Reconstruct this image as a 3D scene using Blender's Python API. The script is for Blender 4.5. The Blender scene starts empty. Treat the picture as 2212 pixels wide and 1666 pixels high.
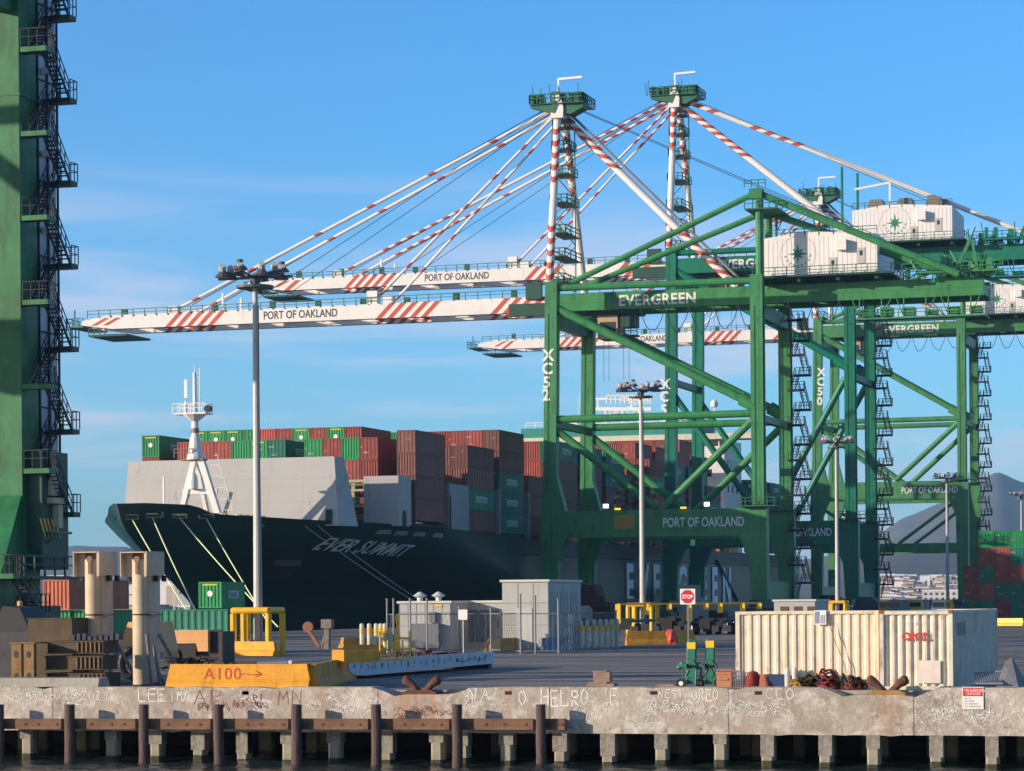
import bpy, bmesh, math, random
from mathutils import Vector, Matrix
random.seed(7)
S = bpy.context.scene
col = S.collection
R = math.radians

# ---------------------------------------------------------------- camera
FPX = 6000.0                       # focal length in pixels of a 2212 px wide picture
A = R(16.7); SA, CA = math.sin(A), math.cos(A)
ROLL = 0.0085; CR, SR = math.cos(ROLL), math.sin(ROLL)
HY = 1300.0; CZ = 3.0
cam = bpy.data.objects.new('camera', bpy.data.cameras.new('camera'))
col.objects.link(cam); S.camera = cam
cam.data.sensor_width = 36; cam.data.lens = 36 * FPX / 2212
cam.data.shift_y = (HY - 833) / 2212
cam.data.clip_start = 1; cam.data.clip_end = 60000
_R = Vector((CA, SA, 0)); _F = Vector((-SA, CA, 0)); _Z = Vector((0, 0, 1))
c_r = _R * CR - _Z * SR; c_u = _R * SR + _Z * CR
m = Matrix((c_r, c_u, -_F)).transposed().to_4x4(); m.translation = (0, 0, CZ)
cam.matrix_world = m

# ---------------------------------------------------------------- sky, sun, exposure
SUN_EL = R(12.5); SUN_AZ = R(55)                 # azimuth of the sun measured from -Y towards -X
to_sun = Vector((-math.sin(SUN_AZ) * math.cos(SUN_EL), -math.cos(SUN_AZ) * math.cos(SUN_EL), math.sin(SUN_EL)))
W = bpy.data.worlds.new('World'); S.world = W; W.use_nodes = True
nt = W.node_tree; nt.nodes.clear()
def N(t, k, **kw):
    n = t.nodes.new(k)
    for a, b in kw.items():
        if a.startswith('i_'):
            n.inputs[a[2:].replace('_', ' ')].default_value = b
        else:
            setattr(n, a, b)
    return n
sky = N(nt, 'ShaderNodeTexSky', sky_type='NISHITA', sun_disc=False, sun_elevation=SUN_EL,
        sun_rotation=math.atan2(to_sun.x, to_sun.y), altitude=10, air_density=1.0, dust_density=0.3, ozone_density=2.6)
bg = N(nt, 'ShaderNodeBackground'); bg.inputs['Strength'].default_value = 0.142
out = N(nt, 'ShaderNodeOutputWorld')
tc = N(nt, 'ShaderNodeTexCoord')
sep = N(nt, 'ShaderNodeSeparateXYZ'); nt.links.new(tc.outputs['Generated'], sep.inputs[0])
mp = N(nt, 'ShaderNodeMapping'); mp.inputs['Scale'].default_value = (2.6, 2.6, 22); mp.inputs['Location'].default_value = (0.35, 0.1, 1.3)
nt.links.new(tc.outputs['Generated'], mp.inputs[0])
no = N(nt, 'ShaderNodeTexNoise'); no.inputs['Scale'].default_value = 1.9; no.inputs['Detail'].default_value = 6; no.inputs['Roughness'].default_value = .55
no.inputs['Distortion'].default_value = .4
nt.links.new(mp.outputs[0], no.inputs['Vector'])
rp = N(nt, 'ShaderNodeMapRange'); rp.inputs['From Min'].default_value = .44; rp.inputs['From Max'].default_value = .66
rp.inputs['To Min'].default_value = .10; rp.inputs['To Max'].default_value = .8; rp.interpolation_type = 'SMOOTHSTEP'
nt.links.new(no.outputs['Fac'], rp.inputs['Value'])
hz = N(nt, 'ShaderNodeMapRange'); hz.inputs['From Min'].default_value = .17; hz.inputs['From Max'].default_value = .10
hz.inputs['To Min'].default_value = 0; hz.inputs['To Max'].default_value = 1; hz.interpolation_type = 'SMOOTHSTEP'
nt.links.new(sep.outputs['Z'], hz.inputs['Value'])
mu = N(nt, 'ShaderNodeMath', operation='MULTIPLY'); nt.links.new(rp.outputs[0], mu.inputs[0]); nt.links.new(hz.outputs[0], mu.inputs[1])
mx = N(nt, 'ShaderNodeMixRGB'); nt.links.new(mu.outputs[0], mx.inputs['Fac'])
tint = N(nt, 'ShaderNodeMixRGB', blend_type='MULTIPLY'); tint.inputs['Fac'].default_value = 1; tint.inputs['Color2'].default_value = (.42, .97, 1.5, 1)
sd = N(nt, 'ShaderNodeVectorMath', operation='DOT_PRODUCT'); nt.links.new(tc.outputs['Generated'], sd.inputs[0]); sd.inputs[1].default_value = to_sun
sf = N(nt, 'ShaderNodeMapRange'); sf.inputs['From Min'].default_value = -.35; sf.inputs['From Max'].default_value = .75; sf.interpolation_type = 'SMOOTHSTEP'
nt.links.new(sd.outputs['Value'], sf.inputs['Value'])
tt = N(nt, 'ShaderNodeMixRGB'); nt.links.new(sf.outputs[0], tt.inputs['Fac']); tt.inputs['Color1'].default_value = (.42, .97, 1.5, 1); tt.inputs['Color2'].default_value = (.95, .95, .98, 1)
# added pale tint in the unseen sky, right and overhead, lessens blue ambient light
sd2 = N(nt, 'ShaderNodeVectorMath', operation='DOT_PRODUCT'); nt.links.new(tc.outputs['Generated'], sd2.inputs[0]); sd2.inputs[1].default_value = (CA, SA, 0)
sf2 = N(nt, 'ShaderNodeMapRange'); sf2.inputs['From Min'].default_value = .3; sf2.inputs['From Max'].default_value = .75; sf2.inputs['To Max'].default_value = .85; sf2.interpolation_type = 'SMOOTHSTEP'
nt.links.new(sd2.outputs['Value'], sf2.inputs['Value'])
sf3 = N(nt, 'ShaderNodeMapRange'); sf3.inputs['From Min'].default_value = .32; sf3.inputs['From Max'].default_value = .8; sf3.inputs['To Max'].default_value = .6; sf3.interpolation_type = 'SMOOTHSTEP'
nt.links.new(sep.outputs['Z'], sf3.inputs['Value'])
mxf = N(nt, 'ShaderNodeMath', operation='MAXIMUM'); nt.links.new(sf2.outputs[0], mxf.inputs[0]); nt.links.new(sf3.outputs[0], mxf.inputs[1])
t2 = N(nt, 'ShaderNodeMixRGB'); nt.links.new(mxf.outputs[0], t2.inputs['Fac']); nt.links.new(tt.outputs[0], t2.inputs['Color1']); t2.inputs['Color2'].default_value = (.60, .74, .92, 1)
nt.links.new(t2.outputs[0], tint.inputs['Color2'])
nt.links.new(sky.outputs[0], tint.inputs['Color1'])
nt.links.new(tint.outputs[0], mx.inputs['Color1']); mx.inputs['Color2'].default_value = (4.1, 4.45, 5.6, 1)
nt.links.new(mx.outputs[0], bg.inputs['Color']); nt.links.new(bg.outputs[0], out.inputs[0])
sl = bpy.data.lights.new('sun', 'SUN'); sl.energy = 5.0; sl.angle = R(.53); sl.color = (1, .83, .66)
so = bpy.data.objects.new('sun', sl); col.objects.link(so)
so.rotation_euler = to_sun.to_track_quat('Z', 'Y').to_euler(); so.location = (-200, -100, 200)
S.view_settings.view_transform = 'Standard'; S.view_settings.look = 'None'
S.view_settings.exposure = 0.22; S.view_settings.gamma = 1
S.cycles.max_bounces = 5; S.cycles.volume_bounces = 0

# ---------------------------------------------------------------- picture to place
def ray(px, py):
    u, v = px - 1106, HY - py
    return (u * CR + v * SR) / FPX, (-u * SR + v * CR) / FPX
def _dir(px, py):
    r, t = ray(px, py); return _F + _R * r + _Z * t
def onY(px, py, Y):
    d = _dir(px, py); s = Y / d.y; return Vector((s * d.x, Y, CZ + s * d.z))
def onX(px, py, X):
    d = _dir(px, py); s = X / d.x; return Vector((X, s * d.y, CZ + s * d.z))
def G(px, py, z=0.0):
    d = _dir(px, py); s = (z - CZ) / d.z; return Vector((s * d.x, s * d.y, z))
def atD(px, py, D):
    d = _dir(px, py); return Vector((D * d.x, D * d.y, CZ + D * d.z))

# ---------------------------------------------------------------- materials
MATS = {}
def mat(name, rgb, rough=.55, var=.18, scale=1.5, metal=0, stretch=(1, 1, 1), rust=0, rustcol=(.16, .06, .03), bump=0, bscale=8, objvar=0, spec=.4, dirt=0, emit=0):
    if name in MATS: return MATS[name]
    m = bpy.data.materials.new(name); m.use_nodes = True; t = m.node_tree; L = t.links.new
    b = t.nodes['Principled BSDF']
    b.inputs['Roughness'].default_value = rough; b.inputs['Metallic'].default_value = metal
    b.inputs['Specular IOR Level'].default_value = spec
    c = N(t, 'ShaderNodeTexCoord'); mpg = N(t, 'ShaderNodeMapping'); mpg.inputs['Scale'].default_value = stretch
    L(c.outputs['Object'], mpg.inputs[0])
    n1 = N(t, 'ShaderNodeTexNoise'); n1.inputs['Scale'].default_value = scale; n1.inputs['Detail'].default_value = 8; n1.inputs['Roughness'].default_value = .65
    L(mpg.outputs[0], n1.inputs['Vector'])
    mr = N(t, 'ShaderNodeMapRange'); mr.inputs['From Min'].default_value = .3; mr.inputs['From Max'].default_value = .7
    mr.inputs['To Min'].default_value = 1 - var; mr.inputs['To Max'].default_value = 1 + var; L(n1.outputs['Fac'], mr.inputs['Value'])
    last = mr.outputs[0]
    if objvar:
        oi = N(t, 'ShaderNodeObjectInfo'); m2 = N(t, 'ShaderNodeMapRange'); m2.inputs['To Min'].default_value = 1 - objvar; m2.inputs['To Max'].default_value = 1 + objvar
        L(oi.outputs['Random'], m2.inputs['Value']); mm = N(t, 'ShaderNodeMath', operation='MULTIPLY'); L(last, mm.inputs[0]); L(m2.outputs[0], mm.inputs[1]); last = mm.outputs[0]
    vm = N(t, 'ShaderNodeVectorMath', operation='SCALE'); vm.inputs[0].default_value = rgb; L(last, vm.inputs['Scale'])
    cc = vm.outputs[0]
    def overlay(cc, colr, amount, sc, st, lo):
        n2 = N(t, 'ShaderNodeTexNoise'); n2.inputs['Scale'].default_value = sc; n2.inputs['Detail'].default_value = 9; n2.inputs['Roughness'].default_value = .7
        mg = N(t, 'ShaderNodeMapping'); mg.inputs['Scale'].default_value = st; mg.inputs['Location'].default_value = (3.3, 1.7, .4); L(c.outputs['Object'], mg.inputs[0]); L(mg.outputs[0], n2.inputs['Vector'])
        q = N(t, 'ShaderNodeMapRange'); q.inputs['From Min'].default_value = lo; q.inputs['From Max'].default_value = lo + .14; q.inputs['To Max'].default_value = amount
        L(n2.outputs['Fac'], q.inputs['Value']); k = N(t, 'ShaderNodeMixRGB'); L(q.outputs[0], k.inputs['Fac']); L(cc, k.inputs['Color1']); k.inputs['Color2'].default_value = (*colr, 1)
        return k.outputs[0]
    if rust: cc = overlay(cc, rustcol, .85, 2.2, (1, 1, .3), .66 - rust)
    if dirt: cc = overlay(cc, tuple(x * .35 for x in rgb), .6, 1.3, (1, 1, .25), .62 - dirt)
    L(cc, b.inputs['Base Color'])
    if bump:
        n3 = N(t, 'ShaderNodeTexNoise'); n3.inputs['Scale'].default_value = bscale; n3.inputs['Detail'].default_value = 6; L(mpg.outputs[0], n3.inputs['Vector'])
        bp = N(t, 'ShaderNodeBump'); bp.inputs['Strength'].default_value = bump; bp.inputs['Distance'].default_value = .05; L(n3.outputs['Fac'], bp.inputs['Height']); L(bp.outputs[0], b.inputs['Normal'])
    if emit:
        b.inputs['Emission Color'].default_value = (*rgb, 1); b.inputs['Emission Strength'].default_value = emit
    MATS[name] = m; return m
G52 = mat('green_paint', (.048, .235, .080), .42, .2, .35, dirt=.1, stretch=(1, 1, .4), rust=.02, rustcol=(.06, .09, .04))
G53 = mat('teal_green_paint', (.006, .175, .105), .42, .2, .35, dirt=.1, stretch=(1, 1, .4))
G50 = mat('pale_green_paint', (.065, .235, .09), .42, .2, .35, dirt=.1, stretch=(1, 1, .4))
GLF = mat('deep_green_paint', (.022, .165, .06), .45, .3, .5, dirt=.12)
GDK = mat('dark_green_steel', (.018, .07, .05), .5, .2, .5)
GRL = mat('green_railing', (.03, .14, .075), .5, .15, 1)
WHT = mat('white_paint', (.78, .75, .72), .45, .06, .5, rust=.0, dirt=.02)
WH2 = mat('clean_white_paint', (.8, .79, .76), .4, .05, .5)
RED = mat('red_stripe_paint', (.52, .09, .055), .5, .15, .8)
TXW = mat('white_lettering', (.78, .78, .74), .5, .06, 1)
TXD = mat('dark_lettering', (.06, .06, .07), .5, .1, 1)
TXR = mat('red_lettering', (.55, .05, .04), .6, .15, 3)
BLK = mat('black_steel', (.012, .013, .016), .55, .2, 1)
WIRE = mat('dark_wire', (.04, .05, .07), .5, .1, 1)
GRY = mat('grey_steel', (.22, .23, .24), .5, .12, 1, dirt=.05)
LGY = mat('light_grey_paint', (.43, .42, .40), .5, .06, .3, dirt=.03)
TAN = mat('tan_cab_paint', (.5, .36, .22), .5, .12, 1)
GLS = mat('dark_glass', (.02, .03, .04), .12, .05, 1, spec=.8)
YEL = mat('yellow_paint', (.86, .50, .02), .45, .12, 1.5, dirt=.04)
ORG = mat('orange_barrier_paint', (.72, .33, .022), .65, .14, 1.3, rust=.03, dirt=.07, bump=.2)
ORD = mat('faded_orange_paint', (.52, .25, .03), .7, .2, 1.3, rust=.05, dirt=.1, bump=.2)
HGR = mat('hull_green_paint', (.006, .040, .033), .38, .25, .08, stretch=(1, 1, .3), dirt=.05)
HBK = mat('hull_grey_band', (.045, .05, .05), .5, .25, .3)
RST = mat('rusty_iron', (.11, .045, .028), .8, .35, 3, rust=.1, rustcol=(.25, .1, .04), bump=.4)
CONC = mat('concrete', (.36, .33, .28), .9, .15, 1.2, dirt=.08, bump=.5)
WOOD = mat('weathered_timber', (.19, .105, .065), .85, .35, 2.2, stretch=(.35, 1, 2), dirt=.1, bump=.5)
PILE = mat('creosoted_pile', (.085, .055, .05), .75, .3, 3, stretch=(1, 1, .2), bump=.5, rust=.05, rustcol=(.3, .26, .22))
CPIL = mat('concrete_pile', (.34, .31, .23), .9, .2, 2, stretch=(1, 1, .6), dirt=.12, bump=.5)
BRN = mat('brown_steel', (.085, .056, .032), .75, .3, 2, rust=.05, bump=.3)
OCH = mat('ochre_steel', (.22, .13, .045), .7, .3, 2, rust=.08, bump=.3)
BLU = mat('pale_blue_grey_paint', (.50, .58, .66), .55, .14, 1.5, rust=.03, dirt=.06)
POL = mat('galvanised_pole', (.55, .53, .5), .5, .12, 1.2, stretch=(1, 1, .3), dirt=.04)
LAMP = mat('lamp_housing', (.10, .10, .12), .45, .2, 2)
LGL = mat('lamp_glass', (.55, .6, .65), .2, .1, 2)
CREAM = mat('cream_strip', (.62, .58, .46), .5, .1, 1)
TEAL = mat('teal_roof', (.03, .25, .2), .5, .1, 1)
HSE = mat('enclosure_grey', (.44, .44, .41), .6, .06, .8, dirt=.04)

def seams(m, axes, dark=.72, wid=.05, bump=.25):
    t = m.node_tree; L = t.links.new; b = t.nodes['Principled BSDF']; src = b.inputs['Base Color'].links[0].from_socket
    c = N(t, 'ShaderNodeTexCoord'); sp = N(t, 'ShaderNodeSeparateXYZ'); L(c.outputs['Object'], sp.inputs[0]); last = None
    for ax, per, off in axes:
        a = N(t, 'ShaderNodeMath', operation='ADD'); L(sp.outputs[ax], a.inputs[0]); a.inputs[1].default_value = 1000 + off
        q = N(t, 'ShaderNodeMath', operation='MODULO'); L(a.outputs[0], q.inputs[0]); q.inputs[1].default_value = per
        r = N(t, 'ShaderNodeMapRange'); r.inputs['From Min'].default_value = wid; r.inputs['From Max'].default_value = wid * 1.6; r.inputs['To Min'].default_value = 1; r.inputs['To Max'].default_value = 0; L(q.outputs[0], r.inputs['Value'])
        if last is None: last = r.outputs[0]
        else: k = N(t, 'ShaderNodeMath', operation='MAXIMUM'); L(last, k.inputs[0]); L(r.outputs[0], k.inputs[1]); last = k.outputs[0]
    mx = N(t, 'ShaderNodeMixRGB', blend_type='MULTIPLY'); L(last, mx.inputs['Fac']); L(src, mx.inputs['Color1']); mx.inputs['Color2'].default_value = (dark, dark, dark, 1)
    L(mx.outputs[0], b.inputs['Base Color'])
seams(HGR, (('Y', 9.2, 3), ('Z', 2.7, 1)), 1.7, .07)
seams(LGY, (('X', 4.4, 1), ('Z', 2.9, 0), ('Y', 4.4, 1)), .84, .05)
seams(WHT, (('X', 7.5, 2),), .8, .06)
for q_ in (G52, G53, G50): seams(q_, (('Z', 3.7, 1), ('X', 7.6, 3)), .72, .07)
seams(HSE, (('X', 1.3, 0),), .82, .03)

# ---------------------------------------------------------------- mesh builder
class MB:
    def __init__(s): s.v = []; s.f = []; s.mi = []; s.T = None
    def add(s, vs, fs, m=0):
        o = len(s.v)
        s.v += [(s.T @ Vector(p)) if s.T else Vector(p) for p in vs]
        s.f += [tuple(o + i for i in f) for f in fs]; s.mi += [m] * len(fs); return s
    def box(s, x0, x1, y0, y1, z0, z1, m=0):
        return s.add([(x0, y0, z0), (x1, y0, z0), (x1, y1, z0), (x0, y1, z0), (x0, y0, z1), (x1, y0, z1), (x1, y1, z1), (x0, y1, z1)],
                     [(3, 2, 1, 0), (4, 5, 6, 7), (0, 1, 5, 4), (1, 2, 6, 5), (2, 3, 7, 6), (3, 0, 4, 7)], m)
    def frame(s, p, q, up=None):
        p, q = Vector(p), Vector(q); d = (q - p).normalized()
        u = Vector(up) if up else (Vector((0, 0, 1)) if abs(d.z) < .95 else Vector((0, 1, 0)))
        a = d.cross(u).normalized(); b = a.cross(d).normalized(); return p, q, a, b, d
    def beam(s, p, q, w, h, m=0, up=None):
        p, q, a, b, d = s.frame(p, q, up); w /= 2; h /= 2
        vs = [c + a * i + b * j for c in (p, q) for i, j in ((-w, -h), (w, -h), (w, h), (-w, h))]
        return s.add(vs, [(0, 1, 2, 3), (7, 6, 5, 4), (1, 0, 4, 5), (2, 1, 5, 6), (3, 2, 6, 7), (0, 3, 7, 4)], m)
    def tube(s, p, q, r, n=8, m=0, r2=None, cap=True):
        p, q, a, b, d = s.frame(p, q); r2 = r if r2 is None else r2
        vs = []
        for c, rr in ((p, r), (q, r2)):
            vs += [c + a * (rr * math.cos(2 * math.pi * i / n)) + b * (rr * math.sin(2 * math.pi * i / n)) for i in range(n)]
        fs = [((i + 1) % n, i, n + i, n + (i + 1) % n) for i in range(n)]
        if cap: fs += [tuple(range(n)), tuple(range(2 * n - 1, n - 1, -1))]
        return s.add(vs, fs, m)
    def path(s, pts, r, n=6, m=0):
        for a, b in zip(pts, pts[1:]): s.tube(a, b, r, n, m, cap=False)
        return s
    def striped(s, p, q, r, bands, n=10, slant=1.0, w=1.3):   # bands: list of (t0,t1) painted in alternating red
        p, q, a, b, d = s.frame(p, q); L = (q - p).length; cuts = [0.0]
        tags = []
        t = 0
        segs = []
        marks = []
        for t0, t1 in bands:
            k = max(1, int((t1 - t0) * L / (2 * w)))
            for i in range(k):
                u = t0 * L + i * 2 * w
                marks.append((u, u + w))
        cur = 0
        for u0, u1 in marks:
            if u0 > cur + .01: segs.append((cur, u0, 0))
            segs.append((max(u0, cur), u1, 1)); cur = u1
        if cur < L: segs.append((cur, L, 0))
        def ring(u):
            rr = []
            for i in range(n):
                th = 2 * math.pi * i / n
                off = 0 if (u <= 0.001 or u >= L - .001) else slant * math.sin(th)
                rr.append(p + d * min(max(u + off * r, 0), L) + a * r * math.cos(th) + b * r * math.sin(th))
            return rr
        for u0, u1, k in segs:
            if u1 > L: u1 = L
            if u1 - u0 < .01: continue
            s.add(ring(u0) + ring(u1), [((i + 1) % n, i, n + i, n + (i + 1) % n) for i in range(n)], k)
        return s
    def prism(s, pts, axis, a0, a1, m=0):   # polygon in the two other axes, extruded along axis
        n = len(pts); vs = []
        for c in (a0, a1):
            for u, w in pts:
                vs.append({'x': (c, u, w), 'y': (u, c, w), 'z': (u, w, c)}[axis])
        fs = [tuple(range(n)), tuple(range(2 * n - 1, n - 1, -1))] + [((i + 1) % n, i, n + i, n + (i + 1) % n) for i in range(n)]
        s.add(vs, fs, m); return s
    def lathe(s, prof, n=14, m=0, c=(0, 0, 0)):
        vs = []; k = len(prof)
        for i in range(n):
            t = 2 * math.pi * i / n
            vs += [(c[0] + r * math.cos(t), c[1] + r * math.sin(t), c[2] + z) for r, z in prof]
        fs = []
        for i in range(n):
            j = (i + 1) % n
            for q in range(k - 1): fs.append((i * k + q, j * k + q, j * k + q + 1, i * k + q + 1))
        return s.add(vs, fs, m)
    def rail(s, p, q, h=1.1, n=None, r=.045, m=0):
        p, q = Vector(p), Vector(q); n = n or max(1, int((q - p).length / 2)); up = Vector((0, 0, h))
        for i in range(n + 1):
            c = p.lerp(q, i / n); s.beam(c, c + up, r * 2, r * 2, m)
        s.beam(p + up, q + up, r * 2, r * 2, m); s.beam(p + up * .55, q + up * .55, r * 1.6, r * 1.6, m); return s
    def text(s, st, fn, size, m=0, depth=.03, shear=0, spacing=1.0, align='LEFT', bold=0.0, fit=None):
        cu = bpy.data.curves.new('lettering', 'FONT'); cu.body = st; cu.size = size / .72; cu.shear = shear; cu.space_character = spacing
        cu.align_x = align; cu.offset = bold; cu.resolution_u = 3; cu.extrude = 0
        ob = bpy.data.objects.new('lettering', cu); me = bpy.data.meshes.new_from_object(ob)
        kx = fit / max(v.co.x for v in me.vertices) if fit else 1.0
        vs = [fn(v.co.x * kx, v.co.y) for v in me.vertices]; fs = [tuple(p.vertices) for p in me.polygons]
        s.add(vs, fs, m); bpy.data.objects.remove(ob); bpy.data.curves.remove(cu); bpy.data.meshes.remove(me); return s
    def sweep(s, pts, rad, n=14, m=0, up=(0, 1, 0)):
        pts = [Vector(p) for p in pts]; vs = []
        for i, (p, r) in enumerate(zip(pts, rad)):
            d = (pts[min(i + 1, len(pts) - 1)] - pts[max(i - 1, 0)]).normalized(); a = d.cross(Vector(up)).normalized(); b = a.cross(d)
            vs += [p + a * r * math.cos(2 * math.pi * k / n) + b * r * math.sin(2 * math.pi * k / n) for k in range(n)]
        fs = [(i * n + k, i * n + (k + 1) % n, (i + 1) * n + (k + 1) % n, (i + 1) * n + k) for i in range(len(pts) - 1) for k in range(n)]
        fs += [tuple(range(n)), tuple(range((len(pts) - 1) * n, len(pts) * n))]
        return s.add(vs, fs, m)
    def build(s, name, mats, parent=None, label=None, cat=None, group=None, kind=None, origin=None, smooth=False, link=True):
        if not isinstance(mats, (list, tuple)): mats = [mats]
        if parent is not None: o = world_of(parent)
        elif origin is not None: o = Vector(origin)
        elif s.v and kind is None:
            xs = [p.x for p in s.v]; ys = [p.y for p in s.v]; zs = [p.z for p in s.v]
            o = Vector(((min(xs) + max(xs)) / 2, (min(ys) + max(ys)) / 2, min(zs)))
        else: o = Vector((0, 0, 0))
        me = bpy.data.meshes.new(name); me.from_pydata([p - o for p in s.v], [], s.f); me.update()
        for i, p in enumerate(me.polygons): p.material_index = s.mi[i]; p.use_smooth = smooth
        bm = bmesh.new(); bm.from_mesh(me)
        if not smooth or len(me.polygons) > 0: bmesh.ops.recalc_face_normals(bm, faces=bm.faces)
        bm.to_mesh(me); bm.free()
        for q in mats: me.materials.append(q)
        ob = bpy.data.objects.new(name, me)
        if parent is not None: ob.parent = parent
        else: ob.location = o
        if link: col.objects.link(ob)
        tag(ob, label, cat, group, kind)
        return ob
def world_of(o):
    p = Vector(o.location)
    while o.parent: o = o.parent; p += Vector(o.location)
    return p
def tag(o, label=None, cat=None, group=None, kind=None):
    if label: o['label'] = label
    if cat: o['category'] = cat
    if group: o['group'] = group
    if kind: o['kind'] = kind
    return o
def thing(name, label, cat, loc=(0, 0, 0), group=None):
    o = bpy.data.objects.new(name, None); o.empty_display_size = .5; o.location = loc; col.objects.link(o)
    return tag(o, label, cat, group)
ORD_ = ['first', 'second', 'third', 'fourth', 'fifth', 'sixth', 'seventh', 'eighth', 'ninth', 'tenth', 'eleventh', 'twelfth', 'thirteenth', 'fourteenth', 'fifteenth', 'sixteenth', 'seventeenth', 'eighteenth', 'nineteenth', 'twentieth', 'twenty-first', 'twenty-second', 'twenty-third', 'twenty-fourth', 'twenty-fifth', 'twenty-sixth', 'twenty-seventh', 'twenty-eighth', 'twenty-ninth', 'thirtieth']
# ================================================================ setting: water, terminal ground, far shore
def nodes_mat(name):
    m = bpy.data.materials.new(name); m.use_nodes = True; return m, m.node_tree, m.node_tree.nodes['Principled BSDF']
YQ = 89.5        # near quay face
XQ = -111.0      # ship quay edge
ZW = -2.5
def qx(px): return onY(px, 1500, YQ).x
def water_mat():
    m, t, b = nodes_mat('harbour_water'); L = t.links.new
    b.inputs['Base Color'].default_value = (.02, .035, .035, 1); b.inputs['Roughness'].default_value = .06; b.inputs['Specular IOR Level'].default_value = .6
    c = N(t, 'ShaderNodeTexCoord'); mp = N(t, 'ShaderNodeMapping'); mp.inputs['Scale'].default_value = (1, 1.6, 1); L(c.outputs['Object'], mp.inputs[0])
    n = N(t, 'ShaderNodeTexNoise'); n.inputs['Scale'].default_value = 1.1; n.inputs['Detail'].default_value = 5; n.inputs['Roughness'].default_value = .6; n.inputs['Distortion'].default_value = .6; L(mp.outputs[0], n.inputs['Vector'])
    bp = N(t, 'ShaderNodeBump'); bp.inputs['Strength'].default_value = .5; bp.inputs['Distance'].default_value = .2; L(n.outputs['Fac'], bp.inputs['Height']); L(bp.outputs[0], b.inputs['Normal'])
    return m
g = MB(); zf = ZW - .16
g.add([(-6000, -60, zf), (6000, -60, zf), (6000, 9000, zf), (-6000, 9000, zf)], [(0, 1, 2, 3)])
x0, x1, y0, y1, st = -60.0, 2.0, 74.0, 96.0, .22; nx_, ny_ = int((x1 - x0) / st), int((y1 - y0) / st); rw = random.Random(2)
wv = []
for _ in range(16): L_ = rw.uniform(.7, 3.4); th = rw.uniform(-.9, .9) + (math.pi / 2); wv.append((2 * math.pi / L_ * math.cos(th), 2 * math.pi / L_ * math.sin(th), rw.uniform(0, 6), .0085 * L_ ** .8))
vs = [(x0 + i * st, y0 + j * st, ZW + sum(a_ * math.sin(kx * (x0 + i * st) + ky * (y0 + j * st) + p_) for kx, ky, p_, a_ in wv)) for j in range(ny_ + 1) for i in range(nx_ + 1)]
g.add(vs, [(j * (nx_ + 1) + i, j * (nx_ + 1) + i + 1, (j + 1) * (nx_ + 1) + i + 1, (j + 1) * (nx_ + 1) + i) for j in range(ny_) for i in range(nx_)])
g.build('water', water_mat(), kind='structure', smooth=True)

def asphalt_mat():
    m, t, b = nodes_mat('asphalt'); L = t.links.new
    b.inputs['Roughness'].default_value = .85
    c = N(t, 'ShaderNodeTexCoord')
    n1 = N(t, 'ShaderNodeTexNoise'); n1.inputs['Scale'].default_value = .12; n1.inputs['Detail'].default_value = 9; n1.inputs['Roughness'].default_value = .7
    mp = N(t, 'ShaderNodeMapping'); mp.inputs['Scale'].default_value = (1, .45, 1); mp.inputs['Rotation'].default_value = (0, 0, R(-10)); L(c.outputs['Object'], mp.inputs[0]); L(mp.outputs[0], n1.inputs['Vector'])
    n2 = N(t, 'ShaderNodeTexNoise'); n2.inputs['Scale'].default_value = 3; n2.inputs['Detail'].default_value = 10; L(c.outputs['Object'], n2.inputs['Vector'])
    r = N(t, 'ShaderNodeValToRGB'); e = r.color_ramp.elements; e[0].position = .3; e[0].color = (.27, .235, .20, 1); e[1].position = .72; e[1].color = (.46, .40, .345, 1)
    L(n1.outputs['Fac'], r.inputs['Fac'])
    mx = N(t, 'ShaderNodeMixRGB', blend_type='MULTIPLY'); mx.inputs['Fac'].default_value = .8; L(r.outputs[0], mx.inputs['Color1']); L(n2.outputs['Fac'], mx.inputs['Color2']); n4 = N(t, 'ShaderNodeTexNoise'); n4.inputs['Scale'].default_value = 1; n4.inputs['Detail'].default_value = 7; n4.inputs['Roughness'].default_value = .65
    m4 = N(t, 'ShaderNodeMapping'); m4.inputs['Scale'].default_value = (.04, .42, 1); m4.inputs['Rotation'].default_value = (0, 0, R(-12)); L(c.outputs['Object'], m4.inputs[0]); L(m4.outputs[0], n4.inputs['Vector'])
    r4 = N(t, 'ShaderNodeMapRange'); r4.inputs['From Min'].default_value = .48; r4.inputs['From Max'].default_value = .55; r4.inputs['To Max'].default_value = .85; L(n4.outputs['Fac'], r4.inputs['Value'])
    k4 = N(t, 'ShaderNodeMixRGB'); L(r4.outputs[0], k4.inputs['Fac']); L(mx.outputs[0], k4.inputs['Color1']); k4.inputs['Color2'].default_value = (.035, .034, .036, 1)  # dark streaks imitate cast shadow bands, painted into the asphalt colour
    L(k4.outputs[0], b.inputs['Base Color'])
    bp = N(t, 'ShaderNodeBump'); bp.inputs['Strength'].default_value = .4; bp.inputs['Distance'].default_value = .02; L(n2.outputs['Fac'], bp.inputs['Height']); L(bp.outputs[0], b.inputs['Normal'])
    return m
ASP = asphalt_mat()
g = MB(); g.add([(XQ, YQ + 1.0, 0), (700, YQ + 1.0, 0), (700, 900, 0), (XQ, 900, 0)], [(0, 1, 2, 3)])
g.build('ground', ASP, kind='structure')
# painted and patched strips on the yard
lm = mat('faded_lane_paint', (.42, .4, .34), .8, .35, 2, dirt=.12)
g = MB()
for yy, x0, x1 in ((103, -40, -12), (118, -60, 0), (131, -70, 10), (150, -60, 20), (196, -70, 40)):
    g.box(x0, x1, yy, yy + .15, .001, .004)
g.build('lane_marking', lm, kind='structure')
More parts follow.
